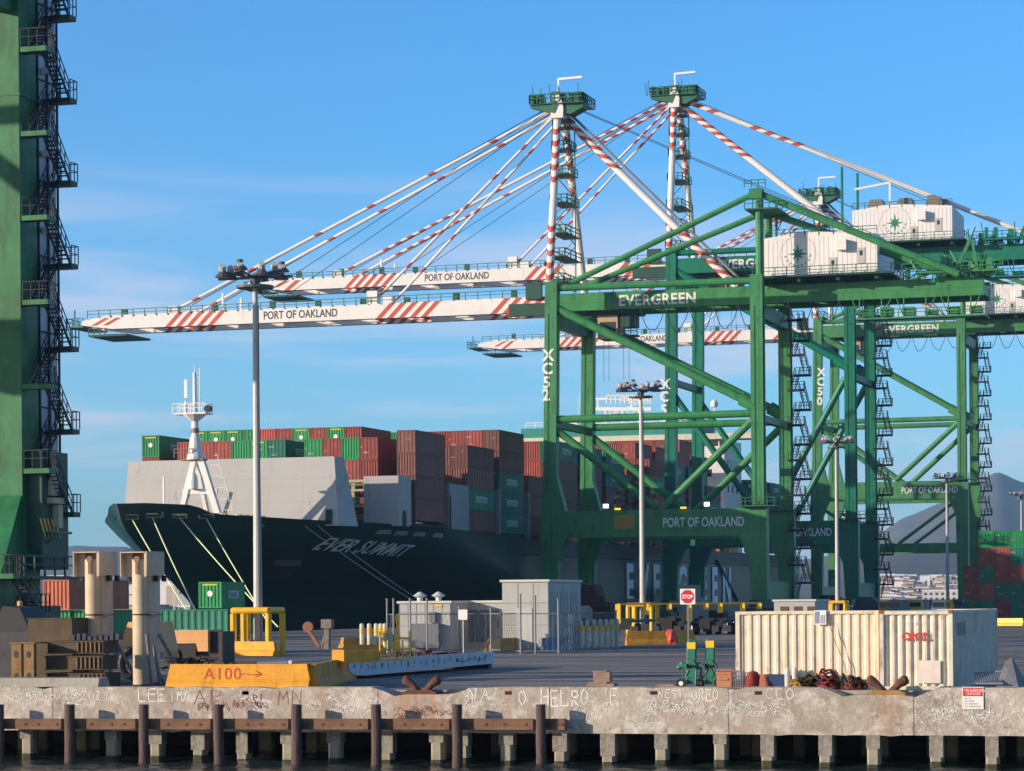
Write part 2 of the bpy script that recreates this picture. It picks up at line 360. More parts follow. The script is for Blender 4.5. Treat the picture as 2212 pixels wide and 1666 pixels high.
# wharf body: ship side quay face and the dark wall under the near deck
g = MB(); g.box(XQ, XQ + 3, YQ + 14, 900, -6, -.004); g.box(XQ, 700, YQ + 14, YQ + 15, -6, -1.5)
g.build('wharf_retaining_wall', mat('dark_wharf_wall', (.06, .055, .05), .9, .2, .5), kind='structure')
g = MB(); g.box(XQ + .02, 60, YQ + 1.0, YQ + 14, -1.2, -.004); g.build('wharf_deck', CONC, kind='structure')

# ---- near quay wall with its scribbles
def wall_mat():
    m, t, b = nodes_mat('scrawled_concrete'); L = t.links.new; b.inputs['Roughness'].default_value = .9
    c = N(t, 'ShaderNodeTexCoord')
    def noise(sc, det=8, ro=.65, st=(1, 1, 1), dist=0, loc=(0, 0, 0)):
        mp = N(t, 'ShaderNodeMapping'); mp.inputs['Scale'].default_value = st; mp.inputs['Location'].default_value = loc; L(c.outputs['Object'], mp.inputs[0])
        n = N(t, 'ShaderNodeTexNoise'); n.inputs['Scale'].default_value = sc; n.inputs['Detail'].default_value = det; n.inputs['Roughness'].default_value = ro; n.inputs['Distortion'].default_value = dist
        L(mp.outputs[0], n.inputs['Vector']); return n.outputs['Fac']
    def rng(v, a, bb, c0=0, c1=1):
        q = N(t, 'ShaderNodeMapRange'); q.inputs['From Min'].default_value = a; q.inputs['From Max'].default_value = bb; q.inputs['To Min'].default_value = c0; q.inputs['To Max'].default_value = c1; L(v, q.inputs['Value']); return q.outputs[0]
    def mix(f, a, bcol):
        k = N(t, 'ShaderNodeMixRGB'); L(f, k.inputs['Fac']); L(a, k.inputs['Color1']); k.inputs['Color2'].default_value = (*bcol, 1); return k.outputs[0]
    base = N(t, 'ShaderNodeMixRGB'); L(rng(noise(.5), .3, .7), base.inputs['Fac']); base.inputs['Color1'].default_value = (.28, .235, .19, 1); base.inputs['Color2'].default_value = (.50, .44, .37, 1)
    x = base.outputs[0]
    x = mix(rng(noise(1.3, 9, .7, (1, 1, 1.3), .5, (5, 0, 0)), .5, .62, 0, .6), x, (.70, .66, .60))         # chalky patches
    x = mix(rng(noise(1.0, 8, .7, (.6, 1, 1), .4, (11, 2, 3)), .55, .62, 0, .4), x, (.42, .27, .23))          # pink overpaint
    a1 = noise(3.2, 3, .55, (1, 1, 1.1), 1.6, (1, 7, 0))
    d1 = N(t, 'ShaderNodeMath', operation='SUBTRACT'); L(a1, d1.inputs[0]); d1.inputs[1].default_value = .5
    d2 = N(t, 'ShaderNodeMath', operation='ABSOLUTE'); L(d1.outputs[0], d2.inputs[0])
    scr = rng(d2.outputs[0], .008, .02, .8, 0)
    gate = N(t, 'ShaderNodeMath', operation='MULTIPLY'); L(scr, gate.inputs[0]); L(rng(noise(.6, 3, .5, (1, 1, .7), 0, (2, 9, 1)), .45, .55), gate.inputs[1])
    x = mix(gate.outputs[0], x, (.68, .66, .62))                                                             # scribbled paint lines
    x = mix(rng(noise(1.4, 7, .7, (1.6, 1, .18), .3, (0, 3, 8)), .6, .72, 0, .7), x, (.30, .15, .07))          # rust runs
    x = mix(rng(noise(3.5, 9, .75, (1, 1, .7)), .55, .66, 0, .6), x, (.08, .07, .06))
    # rust washed down below the bollards, damp band and tide line near the bottom edge
    sp = N(t, 'ShaderNodeSeparateXYZ'); L(c.outputs['Object'], sp.inputs[0])
    for px_, wd, am in ((905, 1.1, .75), (1917, .8, .45), (1096, .25, .5), (690, .2, .4)):
        q1 = N(t, 'ShaderNodeMath', operation='SUBTRACT'); L(sp.outputs['X'], q1.inputs[0]); q1.inputs[1].default_value = qx(px_) - qx(1106)
        q2 = N(t, 'ShaderNodeMath', operation='ABSOLUTE'); L(q1.outputs[0], q2.inputs[0])
        q3 = rng(q2.outputs[0], wd * .4, wd, 1, 0); q4 = N(t, 'ShaderNodeMath', operation='MULTIPLY'); L(q3, q4.inputs[0]); L(rng(noise(2.2, 7, .7, (3, 1, .25), .2, (px_, 0, 1)), .42, .6, 0, am), q4.inputs[1])
        x = mix(q4.outputs[0], x, (.42, .20, .08))
    x = mix(rng(noise(1.2, 8, .7, (5, 1, .12), .1, (4, 4, 4)), .56, .7, 0, .45), x, (.16, .14, .11))
    sm = N(t, 'ShaderNodeMath', operation='MODULO'); sa_ = N(t, 'ShaderNodeMath', operation='ADD'); L(sp.outputs['X'], sa_.inputs[0]); sa_.inputs[1].default_value = 200; L(sa_.outputs[0], sm.inputs[0]); sm.inputs[1].default_value = 6.1
    x = mix(rng(sm.outputs[0], .03, .05, .8, 0), x, (.08, .07, .06))
    L(x, b.inputs['Base Color'])
    bp = N(t, 'ShaderNodeBump'); bp.inputs['Strength'].default_value = .6; bp.inputs['Distance'].default_value = .06; L(noise(4, 8), bp.inputs['Height']); L(bp.outputs[0], b.inputs['Normal'])
    return m
QW = wall_mat()
quay = thing('quay_wall', 'long scrawled concrete quay wall with bollard notches and rust stains above the water', 'quay wall', (qx(1106), YQ, -1.4))
top = [(-70, .12)]
for a, b in ((830, 985), (1800, 1990)):
    top += [(qx(a - 28), .12), (qx(a + 22), -.12), (qx(b - 14), -.12), (qx(b + 32), .12)]
top += [(20, .12)]
g = MB()
# subdivided front edge with small chips
pts = []
for (x0, z0), (x1, z1) in zip(top, top[1:]):
    n = max(1, int(abs(x1 - x0) / .35))
    for i in range(n):
        k = i / n; pts.append((x0 + (x1 - x0) * k, z0 + (z1 - z0) * k - (random.random() ** 8) * .09))
pts.append(top[-1])
bot = [(p[0], -1.42 - (random.random() ** 9) * .07) for p in reversed(pts)]
n = len(pts)
vs = [(x, YQ, z) for x, z in pts] + [(x, YQ, z) for x, z in bot] + [(x, YQ + 1.0, z) for x, z in pts] + [(x, YQ + 1.0, z) for x, z in bot]
fs = []
for i in range(n - 1):
    b0, b1 = 2 * n - 1 - i, 2 * n - 2 - i
    fs += [(i, i + 1, b1, b0), (2 * n + i, 2 * n + i + 1, 2 * n + b1, 2 * n + b0)[::-1], (i, 2 * n + i, 2 * n + i + 1, i + 1), (b0, b1, 2 * n + b1, 2 * n + b0)]
g.add(vs, fs); g.build('wall', QW, quay)
# curb on top at the left
g = MB(); x0, x1 = -70, qx(205); g.prism([(YQ + .25, .115), (YQ + .35, .42), (YQ + 1.05, .44), (YQ + 1.3, .10)], 'x', x0, x1)
g.build('curb', CONC, quay)
# scrawled words painted on the wall with a hand-drawn stroke alphabet
GL = {'L': [[(0, 1), (.02, 0), (.6, .03)]], 'E': [[(.6, 1), (0, .97), (.02, 0), (.62, .02)], [(0, .5), (.5, .53)]], 'I': [[(.2, 1), (.22, 0)]], 'M': [[(0, 0), (.05, 1), (.3, .4), (.55, 1), (.6, 0)]],
      'N': [[(0, 0), (.03, 1), (.5, .02), (.55, 1)]], 'A': [[(0, 0), (.3, 1), (.6, 0)], [(.12, .4), (.5, .4)]], 'B': [[(0, 0), (.02, 1), (.45, .85), (.4, .55), (.02, .5)], [(.02, .5), (.55, .4), (.5, .05), (0, 0)]],
      'H': [[(0, 0), (.02, 1)], [(.55, 0), (.57, 1)], [(0, .5), (.56, .52)]], 'R': [[(0, 0), (.02, 1), (.5, .9), (.5, .6), (.02, .5), (.6, 0)]], 'O': [[(.3, 1), (.05, .75), (.02, .3), (.3, 0), (.58, .3), (.55, .75), (.3, 1)]],
      'F': [[(.6, 1), (0, .97), (.02, 0)], [(0, .55), (.45, .57)]], 'S': [[(.55, .9), (.2, 1), (.03, .75), (.5, .4), (.5, .1), (.2, 0), (0, .12)]], 'T': [[(0, 1), (.65, .98)], [(.32, 1), (.3, 0)]], 'C': [[(.55, .85), (.25, 1), (.02, .6), (.08, .15), (.35, 0), (.58, .15)]],
      'Z': [[(0, 1), (.55, .97), (0, .03), (.6, 0)]], '9': [[(.5, .7), (.2, .5), (.05, .8), (.3, 1), (.5, .85), (.48, 0)]], 'P': [[(0, 0), (.02, 1), (.5, .9), (.5, .55), (.02, .45)]], '/': [[(0, 0), (.45, 1)]], 'J': [[(.5, 1), (.5, .2), (.25, 0), (0, .2)]]}
def strokes(mb, pts, r):
    for p, q in zip(pts, pts[1:]):
        mb.beam(p, q, r * 2, .008, up=(0, 1, 0))
GW = mat('white_spray_paint', (.80, .78, .73), .85, .25, 6)
GR = mat('faded_red_spray', (.34, .17, .15), .85, .35, 6, dirt=.1)
rg_ = random.Random(99)
for k, (px, py, st, wpx, hpx, mt, r_) in enumerate(((300, 1514, 'LEE', 64, 28, GW, .022), (370, 1516, 'IM/', 40, 24, GW, .016), (1012, 1513, 'NA', 56, 26, GW, .018), (1122, 1521, 'O', 22, 32, GW, .02), (1170, 1524, 'HELRO', 108, 34, GW, .022), (1320, 1524, 'F', 22, 36, GW, .018), (1424, 1508, 'NEST', 56, 18, GW, .014), (1496, 1514, 'OREO', 60, 24, GW, .018), (1655, 1512, 'CCO', 66, 24, GW, .014), (178, 1512, 'ZOZ9', 60, 18, GW, .014), (1005, 1528, 'RE', 30, 22, GW, .014), (548, 1513, 'PT', 24, 12, mat('dark_spray_paint', (.07, .06, .06), .8, .2, 4), .012), (2090, 1550, 'TJ', 60, 26, GW, .014), (600, 1520, 'MN', 60, 30, GR, .014), (420, 1520, 'AR', 70, 30, GR, .014))):
    o0 = onY(px, py, YQ); w = onY(px + wpx, py, YQ).x - o0.x; h = hpx / 64.2; g = MB()
    for i, ch in enumerate(st):
        for sk in GL[ch]:
            pts = []
            for a_, b_ in zip(sk, sk[1:]):
                for q in range(3): t = q / 3; pts.append((a_[0] + (b_[0] - a_[0]) * t, a_[1] + (b_[1] - a_[1]) * t))
            pts.append(sk[-1]); jx, jy = rg_.uniform(-.05, .05), rg_.uniform(-.08, .08)
            strokes(g, [Vector((o0.x + w * (i + (u + jx) * 1.15) / len(st) + rg_.uniform(-.012, .012), YQ - .006, o0.z + h * (v + jy) + rg_.uniform(-.012, .012))) for u, v in pts], r_ * rg_.uniform(.7, 1.05))
    g.build('graffiti', mt, quay)
# thin scribbled strokes
for k, (a, b, yy) in enumerate(((60, 160, 1510), (430, 560, 1520), (650, 800, 1520), (1230, 1310, 1535), (1380, 1700, 1528), (850, 960, 1540), (0, 60, 1500), (2010, 2200, 1545))):
    g = MB(); random.seed(k + 50)
    for q in range(int((b - a) / 9)):
        cx = a + random.random() * (b - a); cy = yy + random.uniform(-14, 14); p = onY(cx, cy, YQ - .01); pts_ = []
        for i in range(9):
            pts_.append(Vector((p.x + .16 * math.sin(i * 1.1 + q) + i * .03, YQ - .007, p.z + .13 * math.sin(i * 1.7 + q) * random.uniform(.3, 1.2))))
        strokes(g, pts_, random.uniform(.005, .011))
    g.build('scrawl', GR if k in (1, 5) else GW, quay)
random.seed(3)
# shallow drain slots
g = MB()
for px in (530, 1100, 1915): pass
for px in (530, 690 - 160 + 0, 1098, 1412, 1698 - 60):
    p = onY(px, 1497, YQ); g.box(p.x - .12, p.x + .12, YQ - .006, YQ + .1, p.z - .06, p.z + .06)
g.build('drain_slot', BLK, quay)
# warning sign
sg = thing('warning_sign', 'small red and white danger sign fixed on the right part of the quay wall', 'sign', tuple(onY(2102, 1530, YQ - .03)))
p0, p1 = onY(2079, 1484, YQ), onY(2125, 1532, YQ)
g = MB(); g.box(p0.x, p1.x, YQ - .035, YQ - .003, p1.z, p0.z); g.build('sign_panel', WH2, sg)
g = MB(); zm = p0.z - (p0.z - p1.z) * .42; g.box(p0.x + .02, p1.x - .02, YQ - .038, YQ - .034, zm, p0.z - .02); g.build('red_header', mat('sign_red', (.62, .03, .03), .5, .06, 2), sg)
g = MB(); g.text('WARNING', lambda x, y: Vector((p0.x + .06 + x, YQ - .04, p0.z - .17 + y)), .12); g.text('DANGER', lambda x, y: Vector((p0.x + .13 + x, YQ - .04, zm + .04 + y)), .08); g.build('lettering', WH2, sg)
g = MB()
for i, w in enumerate((.3, .55, .5, .6)): g.text('NO TRESPASSING'[:5 + i * 3], lambda x, y: Vector((p0.x + .06 + x, YQ - .037, zm - .1 - i * .085 + y)), .05)
g.build('small_print', TXD, sg)

# ---- timber wales, fender piles and concrete piles
grp = 'timber fender piles along the quay'
pxs = [-1, 150, 310, 472, 640, 812, 987, 1168]
for i, px in enumerate(pxs):
    p = onY(px, 1522, YQ - .75); rr = random.uniform(.155, .185)
    g = MB(); n = 14; rings = []
    for k in range(9):
        z = -5 + (p.z + 5) * k / 8; rings.append((p.x + random.uniform(-.012, .012), z, rr * (1.08 - .012 * k)))
    for (xa, za, ra), (xb, zb, rb) in zip(rings, rings[1:]): g.tube((xa, YQ - .75, za), (xb, YQ - .75, zb), ra, n, r2=rb, cap=(zb > p.z - .01))
    lab = ('brown round timber fender pile cut off at the left edge of the photo' if i == 0 else 'brown round timber fender pile at the right end of the horizontal timbers' if i == 7 else 'brown round timber fender pile, %s from left of the whole ones along the wall' % ORD_[i - 1])
    g.build('fender_pile', PILE, None, lab, 'fender pile', grp, smooth=False)
for i, (a, b) in enumerate(zip(pxs, pxs[1:] + [1224])):
    xa, xb = onY(a, 1560, YQ - .3).x + .19, onY(b, 1560, YQ - .3).x - .19
    if i == 7: xa -= 0; xb += .19
    z1 = onY((a + b) / 2, 1553, YQ - .45).z; z0 = z1 - .36
    w = thing('timber_wale', ('short horizontal timber stub just right of the last fender pile' if i == 7 else 'horizontal bolted timber between the %s pair of fender piles from the left' % ORD_[i]), 'timber beam', ((xa + xb) / 2, YQ - .45, z0), 'bolted timbers between the fender piles')
    g = MB(); g.box(xa, xb, YQ - .58, YQ - .28, z0, z1); g.build('beam', WOOD, w)
    g = MB()
    for q in range(4):
        x = xa + (xb - xa) * (.1 + .26 * q + random.uniform(-.05, .05)); g.tube((x, YQ - .60, (z0 + z1) / 2), (x, YQ - .57, (z0 + z1) / 2), .05, 8)
    g.build('bolt', RST, w)
    g = MB()
    for x in (xa + .25, xb - .25): g.box(x - .12, x + .12, YQ - .28, YQ - .002, z0 + .03, z1 - .03)
    g.build('bracket', RST, w)
front = [65, 246, 342, 434, 529, 627, 727, 839, 948, 1003, 1098, 1214, 1317, 1432, 1559, 1661, 1786, 1889, 2025, 2145, 2250, -40]
for i, px in enumerate(sorted(front)):
    p = onY(px, 1600, YQ + .3); w = .21
    g = MB(); g.prism([(p.x - w, YQ + .1), (p.x - w + .07, YQ + .03), (p.x + w - .07, YQ + .03), (p.x + w, YQ + .1), (p.x + w, YQ + .45), (p.x - w, YQ + .45)], 'z', -5, -1.43)
    o = thing('concrete_pile', 'square weathered concrete pile under the quay, %s from the left in the front row' % ORD_[i], 'pile', (p.x, YQ + .25, -1.43), 'front row of concrete piles under the quay')
    g.build('shaft', CPIL, o)
    g = MB(); g.prism([(p.x - w - .01, YQ + .09), (p.x - w + .07, YQ + .02), (p.x + w - .07, YQ + .02), (p.x + w + .01, YQ + .09), (p.x + w + .01, YQ + .46), (p.x - w - .01, YQ + .46)], 'z', -5, ZW + .12 + .14 * random.random()); g.build('tide_growth', mat('tide_growth', (.05, .05, .03), .9, .5, 6, bump=.8), o)
    cw = random.choice((-.012, .0, .03, .03)); g = MB(); g.box(p.x - w - cw - .015, p.x + w + cw + .012, YQ + .012, YQ + .48, -1.7 - random.random() * .5, -1.43); g.build('cap_jacket', mat('spalled_concrete', (.27, .25, .21), .9, .4, 5, bump=.6, dirt=.15), o)
for i in range(26):
    for r_ in (1, 2):
        x = -56 + i * 2.35 + (r_ * .9) + random.uniform(-.3, .3); y = YQ + 2.5 + 4 * r_
        g = MB(); g.box(x - .2, x + .2, y, y + .4, -5, -1.21)
        g.build('concrete_pile', CPIL, None, 'square concrete pile in the shadow deep under the quay deck', 'pile', 'shadowed piles deep under the quay')

# ---- far shore, hills, city
def hill(name, pts, D, depth, colr):
    g = MB(); nx = 260; ny = 15; vs = []
    def prof(px):
        for (a, ya), (b, yb) in zip(pts, pts[1:]):
            if a <= px <= b:
                k = (px - a) / (b - a); k = .5 * k + .5 * k * k * (3 - 2 * k); return ya + (yb - ya) * k
        return pts[-1][1]
    for j in range(ny):
        for i in range(nx):
            px = pts[0][0] + (pts[-1][0] - pts[0][0]) * i / (nx - 1)
            d = D - depth + depth * 1.6 * j / (ny - 1); k = min(1, j / (ny * .6))
            p = atD(px, prof(px), D); h = (p.z + 6) * math.sin(k * math.pi / 2) ** 1.2
            if j > ny * .62: h *= 1 - .5 * (j - ny * .62) / (ny * .38)
            h *= 1 + .02 * math.sin(i * .21 + j * .5) + .012 * math.sin(i * .47 - j * .9)
            q = atD(px, prof(px), d); vs.append((q.x, q.y, -6 + h))
    fs = [(j * nx + i, j * nx + i + 1, (j + 1) * nx + i + 1, (j + 1) * nx + i) for j in range(ny - 1) for i in range(nx - 1)]
    g.add(vs, fs); return g.build(name, mat('wooded_hillside_' + name, colr, .95, .35, .012), kind='structure', smooth=True)
hill('hills', [(-400, 1230), (60, 1205), (170, 1182), (270, 1183), (350, 1205), (430, 1240), (600, 1225), (1100, 1235), (1500, 1240), (1800, 1200), (1880, 1165), (1960, 1120), (2050, 1078), (2110, 1042), (2155, 1026), (2212, 1047), (2300, 1072), (2600, 1060)], 6600, 2300, (.11, .115, .09))
hill('terrain', [(-400, 1262), (200, 1245), (330, 1252), (500, 1270), (1200, 1265), (1700, 1240), (1860, 1195), (1990, 1180), (2080, 1172), (2300, 1165), (2600, 1160)], 4300, 1500, (.085, .085, .07))
g = MB(); g.box(-5000, 5000, 2300, 2900, -6, 1.5); g.build('far_shore', mat('far_shore_ground', (.16, .14, .12), .95, .3, .01), kind='structure')
bmats = [mat('far_wall_%s' % n, c, .8, .1, .05) for n, c in (('cream', (.62, .56, .48)), ('white', (.74, .72, .7)), ('grey', (.4, .4, .4)), ('tan', (.5, .38, .26)))]
rmat = mat('far_roof', (.22, .17, .15), .8, .2, .1); wmat = mat('far_window', (.06, .07, .09), .3, .1, .1)
random.seed(21)
spots = []
for k in range(150):
    px = random.uniform(1895, 2085); spots.append((px, random.choice([1307, 1304, 1300, 1296, 1290, 1282, 1274, 1266, 1256, 1246]) + random.uniform(-4, 4)))
for k in range(24): spots.append((random.uniform(60, 440), 1236 + random.uniform(0, 66)))
for k, (px, py) in enumerate(spots):
    t_ = max(0, (1300 - py)) / 60; D = 2450 + t_ * 500
    p = atD(px, py, D); w = random.uniform(5, 20); h = random.uniform(3, 9); dd = random.uniform(10, 18)
    if k == 0: px, py, w, h = 2034, 1277, 34, 14; p = atD(px, py, 2450)
    if k == 1: px, py, w, h = 2022, 1243, 44, 16; p = atD(px, py, 3100)
    if k == 2: px, py, w, h = 1985, 1300, 50, 5; p = atD(px, py, 2400)
    if k == 150: px, py, w, h = 372, 1312, 26, 15; p = atD(372, 1312, 1900)
    if k == 151: px, py, w, h = 215, 1311, 90, 6; p = atD(215, 1311, 1900)
    labs = {0: 'largest cream city building low beneath the right hill', 1: 'wide pale city block high on the slope beneath the right hill', 2: 'long low pale warehouse on the far shore at the right', 150: 'tan far shore building left of the ship bow', 151: 'long low white pier shed on the far left shore'}
    o = thing('far_building', labs.get(k, 'small pale building among many on the hazy far shore under the %s hills' % ('right' if px > 1000 else 'left')), 'building', (p.x, p.y, p.z - h), 'distant city buildings under the hills')
    g = MB(); g.box(p.x - w / 2, p.x + w / 2, p.y, p.y + dd, p.z - h - 30, p.z); g.build('wall', bmats[k % 4] if k > 2 else bmats[0 if k == 0 else 1], o)
    g = MB(); g.box(p.x - w / 2 - .4, p.x + w / 2 + .4, p.y - .4, p.y + dd + .4, p.z, p.z + 1.2); g.build('roof', rmat if k % 3 else bmats[1], o)
    if k % 2 == 0:
        g = MB()
        for q in range(int(w / 5)):
            for l in range(max(1, int(h / 5))): g.box(p.x - w / 2 + 1.5 + q * 5, p.x - w / 2 + 4 + q * 5, p.y - .15, p.y + .1, p.z - 3.5 - l * 4.5, p.z - 1.3 - l * 4.5)
        g.build('window', wmat, o)
# marina masts on the left
for k, px in enumerate((72, 86, 106, 134, 375, 386, 437, 444, 438 - 60, 452)):
    D = 820 + k * 9; p = atD(px, 1325, D); z = ZW
    o = thing('sailboat', 'small white sailboat with a bare mast in the far marina left of the ship', 'sailboat', (p.x, p.y, z), 'moored sailboats in the far marina')
    g = MB(); g.add([(p.x - 5, p.y, z + 1.4), (p.x - 4, p.y - 1.4, z), (p.x + 4, p.y - 1.4, z), (p.x + 5, p.y, z + 1.5), (p.x + 4, p.y + 1.4, z), (p.x - 4, p.y + 1.4, z), (p.x - 4.5, p.y - 1.5, z + 1.4), (p.x + 4.5, p.y - 1.5, z + 1.5)], [(1, 2, 7, 6), (0, 1, 6), (2, 3, 7), (0, 6, 7, 3), (0, 5, 1), (3, 4, 5, 0), (1, 5, 4, 2)]); g.build('hull', WH2, o)
    g = MB(); g.tube((p.x, p.y, z + 1), (p.x, p.y, z + 11 + (k * 3.7 % 4)), .12, 6); g.build('mast', WH2, o)
    g = MB(); g.box(p.x - 2, p.x + 2, p.y - 1, p.y + 1, z + 1.3, z + 2.2); g.build('cabin', WH2, o)
# ================================================================ gantry cranes
XC = -108.8; GA = 30.3; SP = 20.0
def stairs(o, x, ya, yb, z0, z1, rise=2.55, w=.75, det=1, mt=None):
    """zigzag stairs on the +X side of a leg; flights run along Y between landings"""
    mt = mt or BLK; k = 0; z = z0; r = .05 if det > 1 else .07; LW = 1.75 if det > 1 else 2.4; LD = .95 if det > 1 else 1.3
    while z < z1:
        up = (k % 2 == 0); xa = x + (.2 if up else LW - w - .1)
        p0 = (ya, z) if up else (yb, z); p1 = (yb, z + rise) if up else (ya, z + rise)
        f = MB()
        for dx in (0, w):
            f.beam((xa + dx, p0[0], p0[1]), (xa + dx, p1[0], p1[1]), .06, .22 if det > 1 else .26)
        n = 11 if det > 1 else 6
        for i in range(1, n):
            q = i / n; yy = p0[0] + (p1[0] - p0[0]) * q; zz = p0[1] + (p1[1] - p0[1]) * q
            f.box(xa, xa + w, yy - .13, yy + .13, zz - .02, zz + .04)
        fl = f.build('stair_flight', mt, o)
        f = MB()
        for dx in (0, w):
            a, b = Vector((xa + dx, *p0)), Vector((xa + dx, *p1)); u = Vector((0, 0, 1.05))
            f.beam(a + u, b + u, r, r); f.beam(a + u * .55, b + u * .55, r * .8, r * .8)
            for i in range(5 if det > 1 else 3): c = a.lerp(b, i / (4 if det > 1 else 2)); f.beam(c, c + u, r, r)
        f.build('handrail', GRL if mt is not BLK else BLK, fl)
        z += rise; k += 1
        yl = yb if up else ya; s = 1 if up else -1
        f = MB(); y0_, y1_ = sorted((yl, yl + s * LD)); f.box(x, x + LW, y0_, y1_, z - .3, z)
        ln = f.build('landing', (GDK if up else GLF) if det > 1 else mt, o)
        f = MB(); f.rail((x + LW, y0_, z), (x + LW, y1_, z), 1.1, 2, r / 2); ye = yl + s * LD
        f.rail((x + .1, ye, z), (x + LW, ye, z), 1.1, 3, r / 2); f.build('landing_rail', mt, ln)

def star(mb, fn, R1, R2, n=8, m=0, inner=.42):
    vs = []
    for i in range(2 * n):
        t = math.pi * i / n + math.pi / 2; r = (R1 if i % 4 == 0 else R1 * .72) if i % 2 == 0 else R1 * inner * .72
        vs.append(fn(r * math.cos(t), r * math.sin(t)))
    c = fn(0, 0); mb.add([c] + vs, [(0, 1 + i, 1 + (i + 1) % (2 * n)) for i in range(2 * n)], m)
def ringm(mb, fn, r, w, m=0, n=40):
    vs = []
    for i in range(n):
        t = 2 * math.pi * i / n
        vs += [fn(r * math.cos(t), r * math.sin(t)), fn((r + w) * math.cos(t), (r + w) * math.sin(t))]
    mb.add(vs, [(2 * i, 2 * i + 1, (2 * i + 3) % (2 * n), (2 * i + 2) % (2 * n)) for i in range(n)], m)

